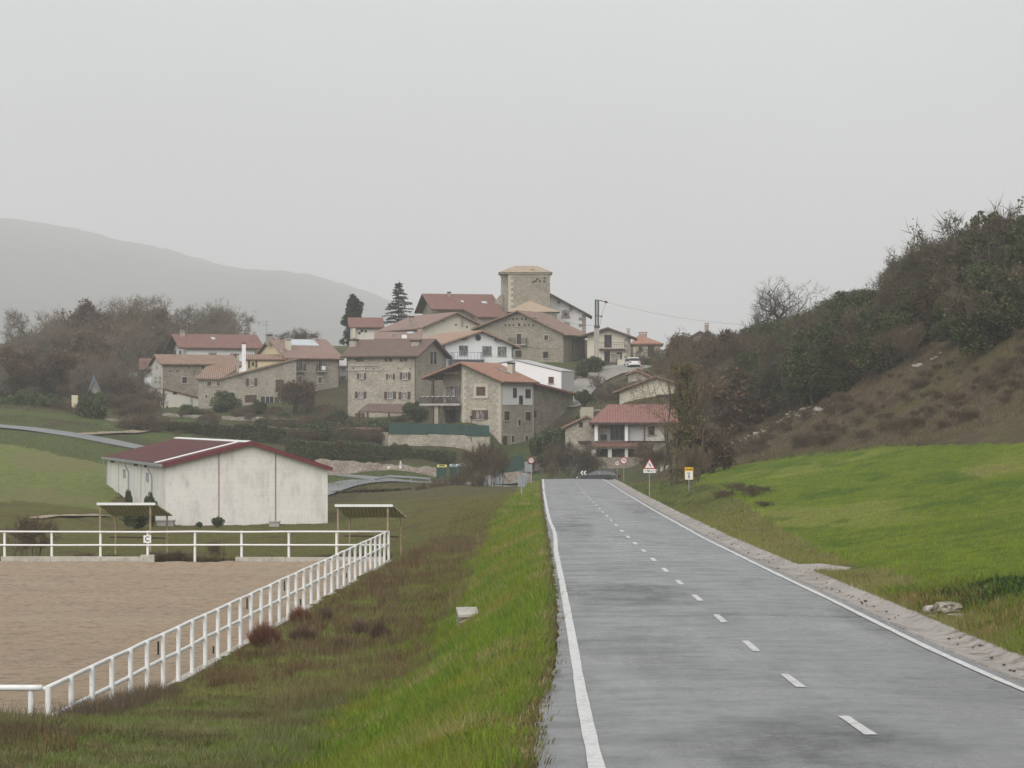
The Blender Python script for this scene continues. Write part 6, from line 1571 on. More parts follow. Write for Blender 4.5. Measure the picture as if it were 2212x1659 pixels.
def make_tree(name, seed, H, kind, label, cat, group):
    """H metres tall; kind picks the skeleton and leaves. Returns an Empty with trunk and crown."""
    rs = np.random.RandomState(seed); t = Tree(seed); r = random.Random(seed)
    root = thing(name, (0, 0, 0), 0, label, cat, group); V = C_ = None
    wood = kind == 'wood'; kind = 'bare' if wood else kind
    if kind in ('bare', 'oak', 'brown', 'open'):
        tl = H * {'bare': .30, 'oak': .26, 'brown': .22, 'open': .33}[kind]; tr_ = H * {'bare': .018, 'oak': .022, 'brown': .016, 'open': .030}[kind]
        for q in range(1 if kind != 'brown' else 2):
            t.grow(Vector((.2 * q, 0, -.4)), Vector((r.uniform(-.1, .1), r.uniform(-.1, .1), 1)).normalized(), tl, tr_, 0, 5, k=(5, 4, 4, 4, 3) if kind != 'open' else (5, 4, 4, 3, 3), up=.13 if kind != 'open' else .13, wob=.30 if kind != 'open' else .27, spread=.72 if kind != 'open' else .74, shrink=.71 if kind != 'open' else .74)
        V, C_ = t.twig_arrays(.023 if kind != 'open' else .020, (.165, .135, .10) if wood else (.10, .08, .056) if kind != 'open' else (.08, .066, .052), fuzz=4 if kind != 'open' else 3, fl=.07 * H)  # 'wood' trees get paler twigs: extra mist put into their colour
        if kind == 'brown':
            tp = np.array([tuple(q[0]) for q in t.tips]); sel = tp[rs.randint(0, len(tp), 260)]
            v2, c2 = leaves_at(rs, sel, np.full(len(sel), .32), 4200, .13, [(.15, .085, .045), (.12, .07, .042), (.18, .105, .055), (.11, .08, .05)]); V = np.concatenate([V, v2]); C_ = np.concatenate([C_, c2])
        elif kind == 'oak':
            tp = np.array([tuple(q[0]) for q in t.tips]); sel = tp[rs.randint(0, len(tp), 120)]
            v2, c2 = leaves_at(rs, sel, np.full(len(sel), .35), 1300, .12, [(.12, .10, .05), (.09, .095, .045)]); V = np.concatenate([V, v2]); C_ = np.concatenate([C_, c2])
    elif kind == 'green':                      # evergreen oak: dense uneven clumps
        t.grow(Vector((0, 0, -.4)), Vector((0, 0, 1)), H * .3, H * .02, 0, 3, k=(5, 5, 4), up=.12, spread=.8, shrink=.75)
        tp = np.array([tuple(q[0]) for q in t.tips]); cs = []; rd = []
        for q in tp[rs.permutation(len(tp))[:60]]: cs.append(q); rd.append(r.uniform(.45, .95) * H / 6)
        for i in range(26):
            a = r.uniform(0, 6.28); z = r.uniform(.12, .95); w_ = H * .34 * math.sin(min(1, z * 1.1 + .15) * 2.6) ** .6 * r.uniform(.5, 1.0)
            cs.append((math.cos(a) * w_, math.sin(a) * w_, z * H)); rd.append(r.uniform(.35, .8) * H / 6)
        V, C_ = leaves_at(rs, cs, rd, 9500, .17 * H / 6, [(.055, .08, .026), (.035, .055, .02), (.085, .10, .036), (.05, .06, .026), (.12, .115, .05)])
        v2, c2 = t.twig_arrays(.016)
        if len(v2): V = np.concatenate([V, v2]); C_ = np.concatenate([C_, c2])
    elif kind == 'thicket':                    # many-stemmed twiggy shrub
        for q in range(9):
            a = q * .7; t.grow(Vector((math.cos(a) * H * .15, math.sin(a) * H * .15, -.2)), Vector((math.cos(a) * .4, math.sin(a) * .4, 1)).normalized(), H * .42, H * .010, 0, 3, k=(4, 4, 4), up=.12, spread=.6, shrink=.62)
        V, C_ = t.twig_arrays(.016, (.115, .085, .055), fuzz=4, fl=.16 * H)
    elif kind == 'cypress':
        t.grow(Vector((0, 0, -.4)), Vector((0, 0, 1)), H * .6, H * .02, 0, 0)
        cs, rd = [], []
        for i in range(90):
            z = r.uniform(.04, 1.0); w_ = H * .23 * (1 - z ** 2.2) ** .6 * r.uniform(.3, 1.0) * (1 + .3 * math.sin(z * 17)); a = r.uniform(0, 6.28)
            cs.append((math.cos(a) * w_, math.sin(a) * w_, z * H * .97)); rd.append(r.uniform(.5, 1.0) * H * .085)
        V, C_ = leaves_at(rs, cs, rd, 12000, .22, [(.03, .045, .022), (.022, .034, .018), (.042, .055, .028)])
    elif kind == 'conifer':                    # tiers of drooping boughs
        t.mb.tube([(0, 0, -.5), (0, 0, H * .5), (.1, 0, H)], [H * .018, H * .010, .02], 6)
        Vs, Cs = [], []
        for i in range(15):
            z = H * (.05 + .93 * i / 15) + r.uniform(-.1, .1); ln = H * .34 * (1 - (z / H)) ** .85 + .30; m_ = 6
            for j in range(m_):
                a = 6.28 * j / m_ + r.uniform(-.4, .4); l2 = ln * r.uniform(.6, 1.25); z_ = z + r.uniform(-.28, .28); b = Vector((math.cos(a), math.sin(a), 0)); pts = [Vector((0, 0, z_)) + b * l2 * f + Vector((0, 0, .18 * l2 * (f - 1.15 * f * f * .9) * 1.6)) for f in (0, .35, .7, 1)]
                t.mb.tube(pts, [.04, .03, .02, .01], 4, cap=False)
                c_ = [tuple(pts[0].lerp(pts[3], f) * 1) for f in ()]
                cs = [tuple(pts[k_].lerp(pts[k_ + 1], f)) for k_ in range(3) for f in (.2, .5, .8)]
                v, c2 = leaves_at(rs, cs[1:], np.full(len(cs) - 1, .20 + .03 * l2), int(34 + 26 * l2), .20, [(.03, .045, .03), (.022, .034, .026), (.045, .06, .035)], flat=.35); Vs.append(v); Cs.append(c2)
        V, C_ = np.concatenate(Vs), np.concatenate(Cs)
    elif kind == 'bush':                       # leafy rounded shrub
        cs, rd = [], []
        for i in range(46):
            d_ = t.rv(); w_ = r.uniform(.25, .85); cs.append((d_.x * H * .52 * w_, d_.y * H * .52 * w_, H * .42 + d_.z * H * .40 * w_)); rd.append(H * r.uniform(.10, .2))
        for q in range(5): t.grow(Vector((0, 0, -.2)), Vector((r.uniform(-.5, .5), r.uniform(-.5, .5), 1)).normalized(), H * .45, H * .012, 0, 2, k=(3, 3))
        V, C_ = leaves_at(rs, cs, rd, 7000, .045 * H + .03, [(.085, .11, .045), (.06, .082, .036), (.11, .13, .055)])
        v2, c2 = t.twig_arrays(.012); V = np.concatenate([V, v2]) if len(v2) else V; C_ = np.concatenate([C_, c2]) if len(v2) else C_
    zm = np.quantile(V[:, 2], .995); f_ = H / zm
    if kind not in ('conifer',): V = V * np.array([max(1.0, f_ * .9), max(1.0, f_ * .9), f_]); t.mb.v = [(v[0] * max(1.0, f_ * .9), v[1] * max(1.0, f_ * .9), v[2] * f_) for v in t.mb.v]
    if not t.mb.f: t.mb.tube([(0, 0, -.3), (0, 0, H * .3)], .04, 5)
    t.mb.build('trunk', BARK, root, uv=False)
    np_mesh('crown', V, tris(V), LEAF if kind in ('green', 'cypress', 'conifer', 'bush', 'brown') else TWIG, col=C_, parent=root)
    root['H'] = H
    return root

PROTO = {}
def proto(kind, n, name, H):
    PROTO[kind] = [[None, kind, name, 100 * (i + 1) + sum(map(ord, kind)), H] for i in range(n)]
for k_, n_, nm_, H_ in (('wood', 5, 'bare_tree', 10.), ('bare', 5, 'bare_tree', 10.), ('oak', 2, 'bare_tree', 9.), ('brown', 3, 'oak_tree', 6.), ('green', 4, 'evergreen_tree', 6.), ('thicket', 3, 'bare_shrub', 3.), ('bush', 3, 'bush', 2.5)): proto(k_, n_, nm_, H_)
_tr = random.Random(77)
def plant(kind, x, y, H, label, cat, group=None, z=None, squash=1.0, name=None, var=None):
    e = PROTO[kind][_tr.randrange(len(PROTO[kind])) if var is None else var]
    if e[0] is None:
        e[0] = make_tree(e[2], e[3], e[4], kind, label, cat, group); o = e[0]; o['used'] = 1
    else: o = copy_tree(e[0])
    if 'used' in o: del o['used']
    if name: o.name = name
    s_ = H / e[4]; o.location = (x, y, (hz(x, y) if z is None else z) - .1); o.rotation_euler = (0, 0, _tr.uniform(0, 6.28)); o.scale = (s_ * squash, s_ * squash, s_)
    tag(o, label, cat, group)
    if group is None and 'group' in o: del o['group']
    if 'H' in o: del o['H']
    return o
def plant_px(kind, px, d, ytop, label, cat, group=None, ybase=None, **k):
    x = (px - CX) / FPX * d; z = hz(x, d) if ybase is None else P(px, ybase, d).z
    return plant(kind, x, d, -(ytop - HY) / FPX * d - z, label, cat, group, z=z, **k)

# ---- wood on the left
SKY_L = ([-150, -60, 0, 40, 70, 110, 150, 190, 240, 280, 330, 370, 400, 440, 470, 510, 535, 560], [705, 700, 702, 690, 672, 676, 668, 655, 662, 640, 640, 664, 660, 668, 652, 668, 712, 740])
n = 0
for (px, d, yt, kd) in ((78, 505, 669, 'oak'), (24, 520, 700, 'bare'), (150, 540, 668, 'bare'), (182, 530, 655, 'brown'), (205, 545, 652, 'bare'), (246, 540, 664, 'bare'), (288, 530, 637, 'oak'), (320, 525, 640, 'bare'), (346, 535, 648, 'bare'), (400, 545, 659, 'oak'), (452, 535, 662, 'bare'), (474, 530, 650, 'oak'), (502, 540, 664, 'bare'), (528, 545, 700, 'bare'), (-40, 530, 698, 'bare'), (375, 550, 680, 'bare'), (430, 550, 690, 'bare')):
    plant_px('wood' if kd != 'brown' else kd, px, d, yt, 'leafless tree whose crown stands up on the skyline of the wood left of the village', 'tree', 'skyline trees of the wood left of the village')
tr2 = random.Random(5)
cnt = 0
while cnt < 130:
    px = tr2.uniform(-90, 545); d = tr2.uniform(405, 600); x = (px - CX) / FPX * d; z = hz(x, d); yg = HY - z * FPX / d
    sk = np.interp(px, *SKY_L) + 30
    H = tr2.uniform(6.5, 11.5) if d > 450 else tr2.uniform(3.5, 7); top = HY - (z + H) * FPX / d
    if yg > 880 or yg < sk + 15 or top < sk: continue
    if px > 290 and (yg > 800): continue
    kd = tr2.choice(['wood'] * 7 + ['brown'] * 2 + ['oak', 'thicket'])
    plant(kd, x, d, H, 'bare grey-brown tree within the misty wood left of the village' if kd in ('wood', 'bare', 'oak') else {'brown': 'tree still holding brown leaves within the misty wood left of the village', 'green': 'dark evergreen tree within the misty wood left of the village', 'thicket': 'twiggy grey shrub within the misty wood left of the village'}[kd],
          'tree' if kd != 'thicket' else 'shrub', 'trees of the misty wood left of the village' if kd != 'thicket' else 'shrubs of the misty wood left of the village', z=z); cnt += 1
for (px, yb, yt, d, kd) in ((22, 893, 852, 372, 'bush'), (50, 895, 845, 370, 'bush'), (80, 896, 850, 368, 'bush'), (112, 897, 852, 366, 'bush'), (140, 898, 862, 364, 'thicket'), (165, 905, 872, 360, 'thicket')):
    plant_px(kd, px, d, yt, 'dark green hedge bush in the row beside the far side road' if kd == 'bush' else 'purplish bare shrub at the end of the hedge bushes by the far side road', kd, 'hedge bushes by the far side road' if kd == 'bush' else 'bare shrubs by the far side road', ybase=yb, squash=1.25)
plant_px('bush', 200, 352, 846, 'large dark evergreen bush hiding the foot of the A-shaped hut', 'bush', ybase=922, squash=.8)
plant_px('thicket', 175, 356, 880, 'low grey shrub left of the large dark evergreen bush', 'shrub', ybase=915)
for (px, yb, yt, d, lab) in ((238, 880, 850, 385, 'tangled bare shrub right of the A-shaped hut'), (268, 885, 845, 395, 'bare shrub below the white backboard'), (292, 900, 868, 385, 'bare shrub at the left foot of the rubble house'), (262, 905, 880, 372, 'low bare shrub on the terrace below the backboard'), (300, 950, 892, 345, 'purplish thicket at the left end of the long upper hedge'), (322, 945, 895, 346, 'brown thicket leaning into the upper hedge'), (282, 945, 905, 343, 'leftmost low brown thicket above the side road')):
    plant_px('thicket', px, d, yt, lab, 'shrub', ybase=yb, squash=1.4)
for (px, yb, yt, d, kd, lab) in ((488, 897, 845, 396, 'bush', 'round green garden bush before the long stone house'), (556, 900, 864, 394, 'bush', 'dark garden bush left of the rust-coloured tree'), (590, 895, 875, 393, 'thicket', 'small reddish shrub by the garage door'), (676, 905, 876, 392, 'bush', 'flat dark shrub under the arched door'), (704, 905, 870, 391, 'thicket', 'reddish garden shrub beside the narrow white house'), (525, 905, 878, 390, 'thicket', 'small bare shrub right of the round green garden bush'), (610, 912, 888, 388, 'bush', 'low garden bush under the rust-coloured tree'), (432, 905, 880, 392, 'thicket', 'bare shrub against the stained annexe'),
        (730, 920, 885, 384, 'bush', 'ivy-dark bush at the left corner of the tall stone house'), (896, 912, 868, 376, 'bush', 'dome-shaped clipped bush beside the porch canopy'), (655, 925, 900, 372, 'thicket', 'dark tangled shrub on the garden terrace'), (690, 935, 905, 366, 'bush', 'garden terrace shrub near the open shed'), (640, 955, 925, 350, 'thicket', 'bare shrub above the barn roof'), (560, 930, 905, 372, 'bush', 'low dark shrub below the mossy garden wall'), (720, 952, 925, 356, 'bush', 'dense shrub left of the open shed')):
    plant_px(kd, px, d, yt, lab, 'bush' if kd == 'bush' else 'shrub', ybase=yb, squash=1.15 if kd == 'bush' else 1.4)
plant_px('brown', 640, 394, 823, 'rust-coloured small tree in front of the long stone house', 'tree', ybase=885, squash=1.35, var=0)
vr = random.Random(52)
for i in range(46):
    px = vr.uniform(330, 830); yb = vr.uniform(898, 950) if px < 735 else vr.uniform(925, 955); d = 392 - (yb - 898) * .95; kd = vr.choice(['thicket', 'thicket', 'bush'])
    plant_px(kd, px, d, yb - vr.uniform(12, 30), 'small tangled shrub among the terraced gardens below the stone houses' if kd == 'thicket' else 'small dark bush among the terraced gardens below the stone houses', 'shrub' if kd == 'thicket' else 'bush', 'shrubs of the terraced gardens' if kd == 'thicket' else 'bushes of the terraced gardens', squash=vr.uniform(.9, 1.5))
for i in range(26):
    px = vr.uniform(-20, 330); yb = vr.uniform(845, 905); d = 430 - (yb - 845) * 1.1
    plant_px('thicket', px, d, yb - vr.uniform(18, 38), 'tangled bare scrub at the foot of the wood left of the village', 'shrub', 'scrub at the foot of the misty wood', squash=1.3)
# ---- trees among the houses
t_ = make_tree('cypress_tree', 31, 7.5, 'cypress', 'dark dense evergreen behind the small white house', 'tree', None); v = P(763, 745, 472); t_.location = v; k_ = 106 / FPX * 472 / 7.5; t_.scale = (k_, k_, k_)
t_ = make_tree('fir_tree', 32, 8.0, 'conifer', 'pointed conifer with drooping tiered branches above the village roofs', 'tree', None); v = P(861, 700, 476); t_.location = v; k_ = 96 / FPX * 476 / 8.0; t_.scale = (k_, k_, k_)
for o_ in (t_,): pass
for (px, d, yt, yb) in ((610, 500, 716, 760), (634, 495, 708, 760), (655, 505, 710, 760), (672, 498, 716, 760)):
    plant_px('bare', px, d, yt, 'bare tree crown showing above the solar-panelled roof', 'tree', 'bare trees behind the solar-panelled roof', ybase=yb, squash=1.3)
for (px, d, yt, yb, lab) in ((1408, 412, 742, 800, 'bare tree in front of the red-roofed cream house'), (1385, 405, 752, 800, 'small bare tree right of the white parked car'), (1462, 380, 765, 850, 'bare tree at the left end of the hillside wood'), (1285, 370, 800, 850, 'bare sapling beside the climbing street'), (1318, 362, 825, 862, 'bare sapling left of the plain cream gable house')):
    plant_px('bare', px, d, yt, lab, 'tree', ybase=yb, squash=1.2)
for (px, d, yt, yb, kd, lab) in ((1283, 392, 770, 808, 'bush', 'green bush at the foot of the twin steel pole'), (1262, 398, 778, 806, 'bush', 'green bush between the broad stone house and the mast'), (1258, 386, 796, 815, 'bush', 'low green bush at the bend of the street'), (1302, 352, 842, 868, 'thicket', 'brown brushwood left of the cream gable house'), (1282, 350, 846, 872, 'thicket', 'brown brushwood below the climbing street'), (1262, 348, 842, 876, 'bush', 'green brushwood above the dark garage door'), (1318, 350, 848, 872, 'thicket', 'brushwood against the cream gable wall'),
        (1420, 400, 768, 800, 'bush', 'dark hedge bush behind the white parked car'), (1398, 402, 776, 800, 'bush', 'dark hedge bush right of the white parked car'), (1442, 398, 775, 806, 'bush', 'dark hedge bush at the right end of the street')):
    plant_px(kd, px, d, yt, lab, 'bush' if kd == 'bush' else 'shrub', ybase=yb, squash=1.3)
# around the crest
plant_px('bush', 1176, 300, 934, 'dark rounded evergreen bush at the foot of the stone corner house', 'bush', ybase=1012, squash=.85, var=1)
for (px, d, yt, yb, kd, lab) in ((1222, 330, 935, 985, 'thicket', 'brown brushwood on the slope left of the stone shed'), (1205, 328, 925, 985, 'bush', 'green bush against the wing of the stone corner house'), (1243, 345, 905, 950, 'thicket', 'brown brushwood under the dark garage door'), (1262, 352, 895, 935, 'bush', 'bush right of the dark garage door'), (1228, 350, 900, 945, 'thicket', 'small brushwood beside the wing wall of the corner house'), (1150, 322, 985, 1030, 'thicket', 'brushwood between the lane and the dark rounded bush')):
    plant_px(kd, px, d, yt, lab, 'bush' if kd == 'bush' else 'shrub', ybase=yb, squash=1.1)
plant_px('oak', 1230, 292, 948, 'tan leafless willow behind the chevron board', 'tree', ybase=1040, squash=.85, var=1)
for (px, d, yt, yb, lab) in ((1205, 293, 955, 1035, 'tan twiggy shrub left of the leafless willow'), (1255, 296, 965, 1036, 'brown twiggy shrub right of the leafless willow'), (1290, 292, 985, 1036, 'low dark shrub behind the dark parked car'), (1190, 288, 1000, 1036, 'low shrub at the crest of the road'),
        (1030, 270, 958, 1050, 'tall grey brushwood before the terrace wall'), (1056, 268, 950, 1052, 'tallest grey brushwood left of the lane'), (1077, 266, 975, 1052, 'reddish brushwood beside the plank door'), (1010, 274, 1000, 1055, 'lower brushwood right of the containers'), (985, 262, 1018, 1072, 'brown bramble below the containers'), (950, 258, 1030, 1085, 'brown bramble on the ditch bank'), (1035, 255, 1020, 1075, 'bramble clump at the end of the olive field'), (915, 256, 1040, 1088, 'leftmost bramble on the ditch bank'), (880, 255, 1058, 1092, 'small bramble at the ditch corner')):
    plant_px('thicket', px, d, yt, lab, 'shrub', ybase=yb, squash=.62)

# ---- hedges (one long clipped mass each)
def hedge(label, pts, h, w_, n, size, cols, seed, m=I0, cat='hedge'):
    rs = np.random.RandomState(seed); q = [m.p(*p_) for p_ in pts]; o0 = q[0].copy(); L_ = [0]
    for a, b in zip(q[:-1], q[1:]): L_.append(L_[-1] + (b - a).length)
    t = rs.uniform(0, L_[-1], n); X = np.array([np.interp(t, L_, [v[i] - o0[i] for v in q]) for i in range(3)]).T
    hh = np.interp(t, np.linspace(0, L_[-1], len(h)), h) if hasattr(h, '__len__') else h
    top = .82 + .18 * fbm(t, t * 0, .6, seed) * 2 - .1
    u = rs.uniform(0, 1, n); face = rs.uniform(0, 1, n)
    yy = np.where(face < .6, -w_ / 2 * rs.uniform(.7, 1.1, n), rs.uniform(-.5, .5, n) * w_); zz = np.where(face < .6, u * hh * top, hh * top * rs.uniform(.9, 1.06, n))
    X[:, 1] += yy; X[:, 2] += zz - hh
    a = rs.randn(n, 3); a /= np.linalg.norm(a, axis=1)[:, None]; b = np.cross(a, rs.randn(n, 3)); b /= np.linalg.norm(b, axis=1)[:, None]; sz = size * rs.uniform(.6, 1.5, n)[:, None]
    V = np.stack([X - a * sz * .5, X + a * sz * .5, X + b * sz], 1).reshape(-1, 3)
    tone = fbm(t, zz * 1.5, .9, seed + 3); ci = np.clip((tone * 1.5 - .25) * len(cols), 0, len(cols) - 1).astype(int)
    cc = np.asarray(cols)[ci] * (1 + .4 * rs.uniform(-1, 1, n))[:, None]
    o = np_mesh('hedge', V, tris(V), LEAF, col=np.repeat(cc, 3, 0)); o.location = o0; tag(o, label, cat)
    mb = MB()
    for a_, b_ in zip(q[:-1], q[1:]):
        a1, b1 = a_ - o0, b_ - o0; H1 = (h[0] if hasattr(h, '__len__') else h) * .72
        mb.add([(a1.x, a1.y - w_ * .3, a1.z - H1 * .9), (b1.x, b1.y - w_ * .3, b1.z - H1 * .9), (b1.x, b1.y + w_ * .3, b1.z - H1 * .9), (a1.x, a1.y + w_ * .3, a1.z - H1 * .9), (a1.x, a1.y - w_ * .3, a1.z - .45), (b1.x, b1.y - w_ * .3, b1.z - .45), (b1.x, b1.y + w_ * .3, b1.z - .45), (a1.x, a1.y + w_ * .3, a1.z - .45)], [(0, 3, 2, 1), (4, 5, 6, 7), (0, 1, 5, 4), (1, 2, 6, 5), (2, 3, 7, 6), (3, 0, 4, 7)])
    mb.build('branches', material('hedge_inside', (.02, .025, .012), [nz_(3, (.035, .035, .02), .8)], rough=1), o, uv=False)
    return o
HC = [(.06, .08, .035), (.085, .105, .045), (.11, .125, .055), (.11, .095, .055)]
hedge('long dark green hedge above the low stone wall behind the barn', [(180, 440, 326), (600, 452, 324), (1100, 470, 322), (1500, 520, 318), (1830, 560, 314)], [3.3, 3.0], 1.6, 60000, .16, HC, 1, m=ZG)
hedge('upper overgrown hedge across the gardens behind the barn', [(280, 912, 352), (420, 914, 350), (540, 918, 346), (618, 925, 343)], [2.2, 2.0], 1.6, 26000, .17, HC + [(.075, .06, .04)], 2)
hedge('dark hedge along the garden terrace before the tall stone house', [(560, 905, 378), (650, 905, 376), (735, 915, 370)], 1.3, 1.2, 9000, .16, HC, 3)
hedge('overgrown garden strip above the barn roof', [(600, 925, 360), (680, 932, 356), (735, 938, 350)], 1.6, 1.4, 9000, .16, HC + [(.075, .06, .04)], 4)
hedge('low weedy verge hedge beyond the white far fence corner', [cp_ for cp_ in ((712, 1062, 254), (800, 1056, 256), (890, 1052, 258))], .8, 1.0, 6000, .12, [(.08, .07, .035), (.07, .085, .03), (.09, .065, .04)], 5)

# ---- hillside wood on the right
SKY_R = ([1440, 1480, 1540, 1600, 1640, 1700, 1760, 1800, 1850, 1900, 1925, 1950, 2000, 2040, 2100, 2130, 2160, 2212, 2300], [735, 722, 722, 715, 700, 690, 672, 652, 628, 630, 612, 560, 545, 520, 505, 480, 455, 470, 450])
BASE_R = ([1440, 1520, 1600, 1650, 1720, 1800, 1870, 1900, 1960, 2040, 2120, 2212, 2300], [935, 925, 898, 902, 890, 868, 828, 815, 806, 788, 766, 728, 712])
t_ = make_tree('oak_tree', 913, 10.5, 'open', 'great bare oak spreading alone above the hillside scrub', 'tree', None); g_ = P(1694, 775, 372); t_.location = g_; k_ = 172 / FPX * 372 / 10.5; t_.scale = (k_, k_, k_)
trr = random.Random(11); cnt = 0; tries = 0; placed = []
LBL = {'green': ('dark evergreen oak in the dense hillside wood right of the road', 'tree', 'evergreen oaks of the hillside wood'), 'bare': ('leafless grey tree in the dense hillside wood right of the road', 'tree', 'leafless trees of the hillside wood'),
       'brown': ('tree with clinging rust-brown leaves in the hillside wood right of the road', 'tree', 'rust-leaved trees of the hillside wood'), 'oak': ('leafless tree with a few olive leaves in the hillside wood right of the road', 'tree', 'olive-tinged trees of the hillside wood'), 'thicket': ('bare brown shrub at the lower edge of the hillside wood', 'shrub', 'bare shrubs of the hillside wood')}
while cnt < 260 and tries < 12000:
    tries += 1
    px = trr.uniform(1455, 2290); d = trr.uniform(205, 400); x = (px - CX) / FPX * d; z = hz(x, d); yg = HY - z * FPX / d
    sk = np.interp(px, *SKY_R); bs_ = np.interp(px, *BASE_R)
    if yg > bs_ or yg < sk + 12: continue
    if px < 1580 and d > 330 and trr.random() < .5: continue
    if px < 1500 and d < 352: continue
    H = trr.uniform(4.2, 7.0); top = HY - (z + H) * FPX / d
    if top < sk - 4:
        H = (HY - sk) / FPX * d - z
        if H < 1.6: continue
    if trr.random() < .45 and yg < bs_ - 60: continue
    if any((x - a) ** 2 + (d - b) ** 2 < 2.0 for a, b in placed): continue
    placed.append((x, d))
    edge = yg > bs_ - 22
    kd = trr.choice(['thicket', 'green', 'green', 'green', 'oak']) if edge else trr.choice(['green'] * 14 + ['bare'] * 4 + ['oak'] * 4 + ['brown'] * 2)
    if px < 1600: kd = trr.choice(['bare', 'bare', 'brown', 'brown', 'thicket', 'oak'])
    if 1640 < px < 1800 and not edge: kd = trr.choice(['green', 'green', 'green', 'bare', 'oak'])
    if H < 3.2 and kd in ('bare', 'oak', 'green'): kd = 'thicket' if trr.random() < .5 else kd
    if kd == 'thicket': H = min(H, 3.6)
    lab, cat, grp = LBL[kd]
    plant(kd, x, d, H, lab, cat, grp, z=z, squash=trr.uniform(1.0, 1.3) if kd == 'green' else trr.uniform(.7, .95)); cnt += 1
for (px, d, yt, kd) in ((1800, 290, 650, 'bare'), (1835, 285, 626, 'bare'), (1868, 280, 618, 'oak'), (1900, 278, 626, 'bare'), (1760, 300, 672, 'oak'), (1940, 262, 572, 'bare'), (1968, 258, 556, 'green'), (1990, 255, 548, 'green'), (2030, 250, 514, 'oak'), (2065, 250, 512, 'bare'), (2105, 245, 500, 'bare'), (2140, 240, 462, 'green'), (2160, 240, 450, 'oak'), (2195, 238, 470, 'bare'), (2215, 236, 478, 'green'), (1545, 400, 722, 'oak'), (1575, 395, 724, 'bare'), (1610, 392, 716, 'bare'), (1520, 405, 728, 'oak'), (1485, 410, 722, 'green'), (1500, 405, 735, 'green'), (1648, 380, 706, 'bare')):
    plant_px(kd, px, d, yt, 'tree crown breaking the skyline of the hillside right of the road', 'tree', 'skyline trees of the hillside')
plant_px('brown', 2058, 238, 660, 'tall rust-leaved oak halfway up the right side of the hillside', 'tree', squash=.7); plant_px('brown', 1808, 246, 732, 'bright rust-leaved oak in the middle of the hillside wood', 'tree', squash=.8)
plant_px('brown', 1590, 262, 800, 'reddish oak at the left end of the hillside wood', 'tree', squash=1.3)

# ivy-covered tree at the foot of the hill, beside the kilometre sign
def ivy_tree():
    d = 196; b = P(1478, 1036, d); Ht = (1036 - 785) / FPX * d; t = Tree(404); r = t.r; rs = np.random.RandomState(5)
    o = thing('ivy_tree', b, 0, 'tall ivy-smothered tree with bare side branches behind the kilometre sign', 'tree')
    for (dx, ln) in ((-.5, 1.0), (.05, 1.02), (.55, .95), (-.9, .8), (.95, .82)):
        t.grow(Vector((dx, r.uniform(-.3, .3), -.4)), Vector((dx * .10, 0, 1)).normalized(), Ht * .55 * ln, .11, 0, 4, k=(3, 4, 4, 3), up=.22, wob=.12, spread=.30, shrink=.60)
    for (z, a, ln) in ((.35, -1, 3.2), (.5, -1, 3.6), (.6, -1, 3.4), (.7, -1, 2.8), (.45, -1, 2.6), (.55, 1, 1.6), (.28, -1, 2.4)):
        t.grow(Vector((a * .6, r.uniform(-.4, .4), Ht * z - .6)), Vector((a * 1.0, r.uniform(-.3, .3), .9)).normalized(), ln * .55, .035, 0, 4, k=(3, 3, 3, 3), up=.12, wob=.18, spread=.5, shrink=.72)
    t.mb.build('trunk', BARK, o, uv=False)
    V, C_ = t.twig_arrays(.017, (.15, .11, .065), fuzz=1, fl=.4); np_mesh('branches', V, tris(V), TWIG, col=C_, parent=o)
    cs, rd = [], []
    for i in range(110):
        z = r.uniform(0, .98); w_ = (1.35 - .55 * z) * r.uniform(.1, 1.0); a = r.uniform(0, 6.28); cs.append((math.cos(a) * w_ + .1, math.sin(a) * w_, z * Ht)); rd.append(r.uniform(.25, .5))
    V, C_ = leaves_at(rs, cs, rd, 15000, .12, [(.22, .18, .075), (.17, .15, .065), (.26, .22, .09), (.14, .16, .06), (.22, .15, .08)])
    np_mesh('ivy', V, tris(V), LEAF, col=C_, parent=o)
ivy_tree()
plant_px('thicket', 1495, 190, 960, 'reddish bare shrub right of the ivy-smothered tree', 'shrub', ybase=1038, squash=.9); plant_px('brown', 1512, 215, 905, 'small rust-leaved tree behind the ivy-smothered tree', 'tree', ybase=1015)
plant_px('thicket', 1400, 262, 968, 'brown brushwood between the veranda house and the ivy tree', 'shrub', ybase=1015, squash=1.2); plant_px('thicket', 1425, 240, 965, 'brown brushwood left of the ivy tree', 'shrub', ybase=1015, squash=1.2); plant_px('thicket', 1392, 275, 950, 'reddish shrub in front of the veranda house', 'shrub', ybase=1000, squash=.8)
for (px, py, H, lab) in ((1625, 1072, .7, 'dark scrubby bush on the verge below the wheat field'), (1590, 1062, .6, 'scrubby bush right of the kilometre sign'), (1650, 1095, .4, 'small scrubby tuft on the field edge'), (1560, 1075, .5, 'low scrub below the kilometre sign')):
    v = bank_pt(px, py); plant('thicket', v.x, v.y, H, lab, 'shrub', z=v.z, squash=2.0)

# shrubs dotted over the scrubby slope
sl_r = random.Random(21); c_ = 0
while c_ < 135:
    px = sl_r.uniform(1500, 2260); d = sl_r.uniform(185, 265); x = (px - CX) / FPX * d; z = hz(x, d); yg = HY - z * FPX / d
    if yg < np.interp(px, *BASE_R) or yg > np.interp(px, [1500, 1700, 1900, 2212], [1000, 975, 955, 945]): continue
    plant('thicket', x, d, sl_r.uniform(.4, 1.25), 'small brown shrub on the scrubby slope above the wheat field', 'shrub', 'small shrubs on the scrubby slope', z=z, squash=1.15); c_ += 1

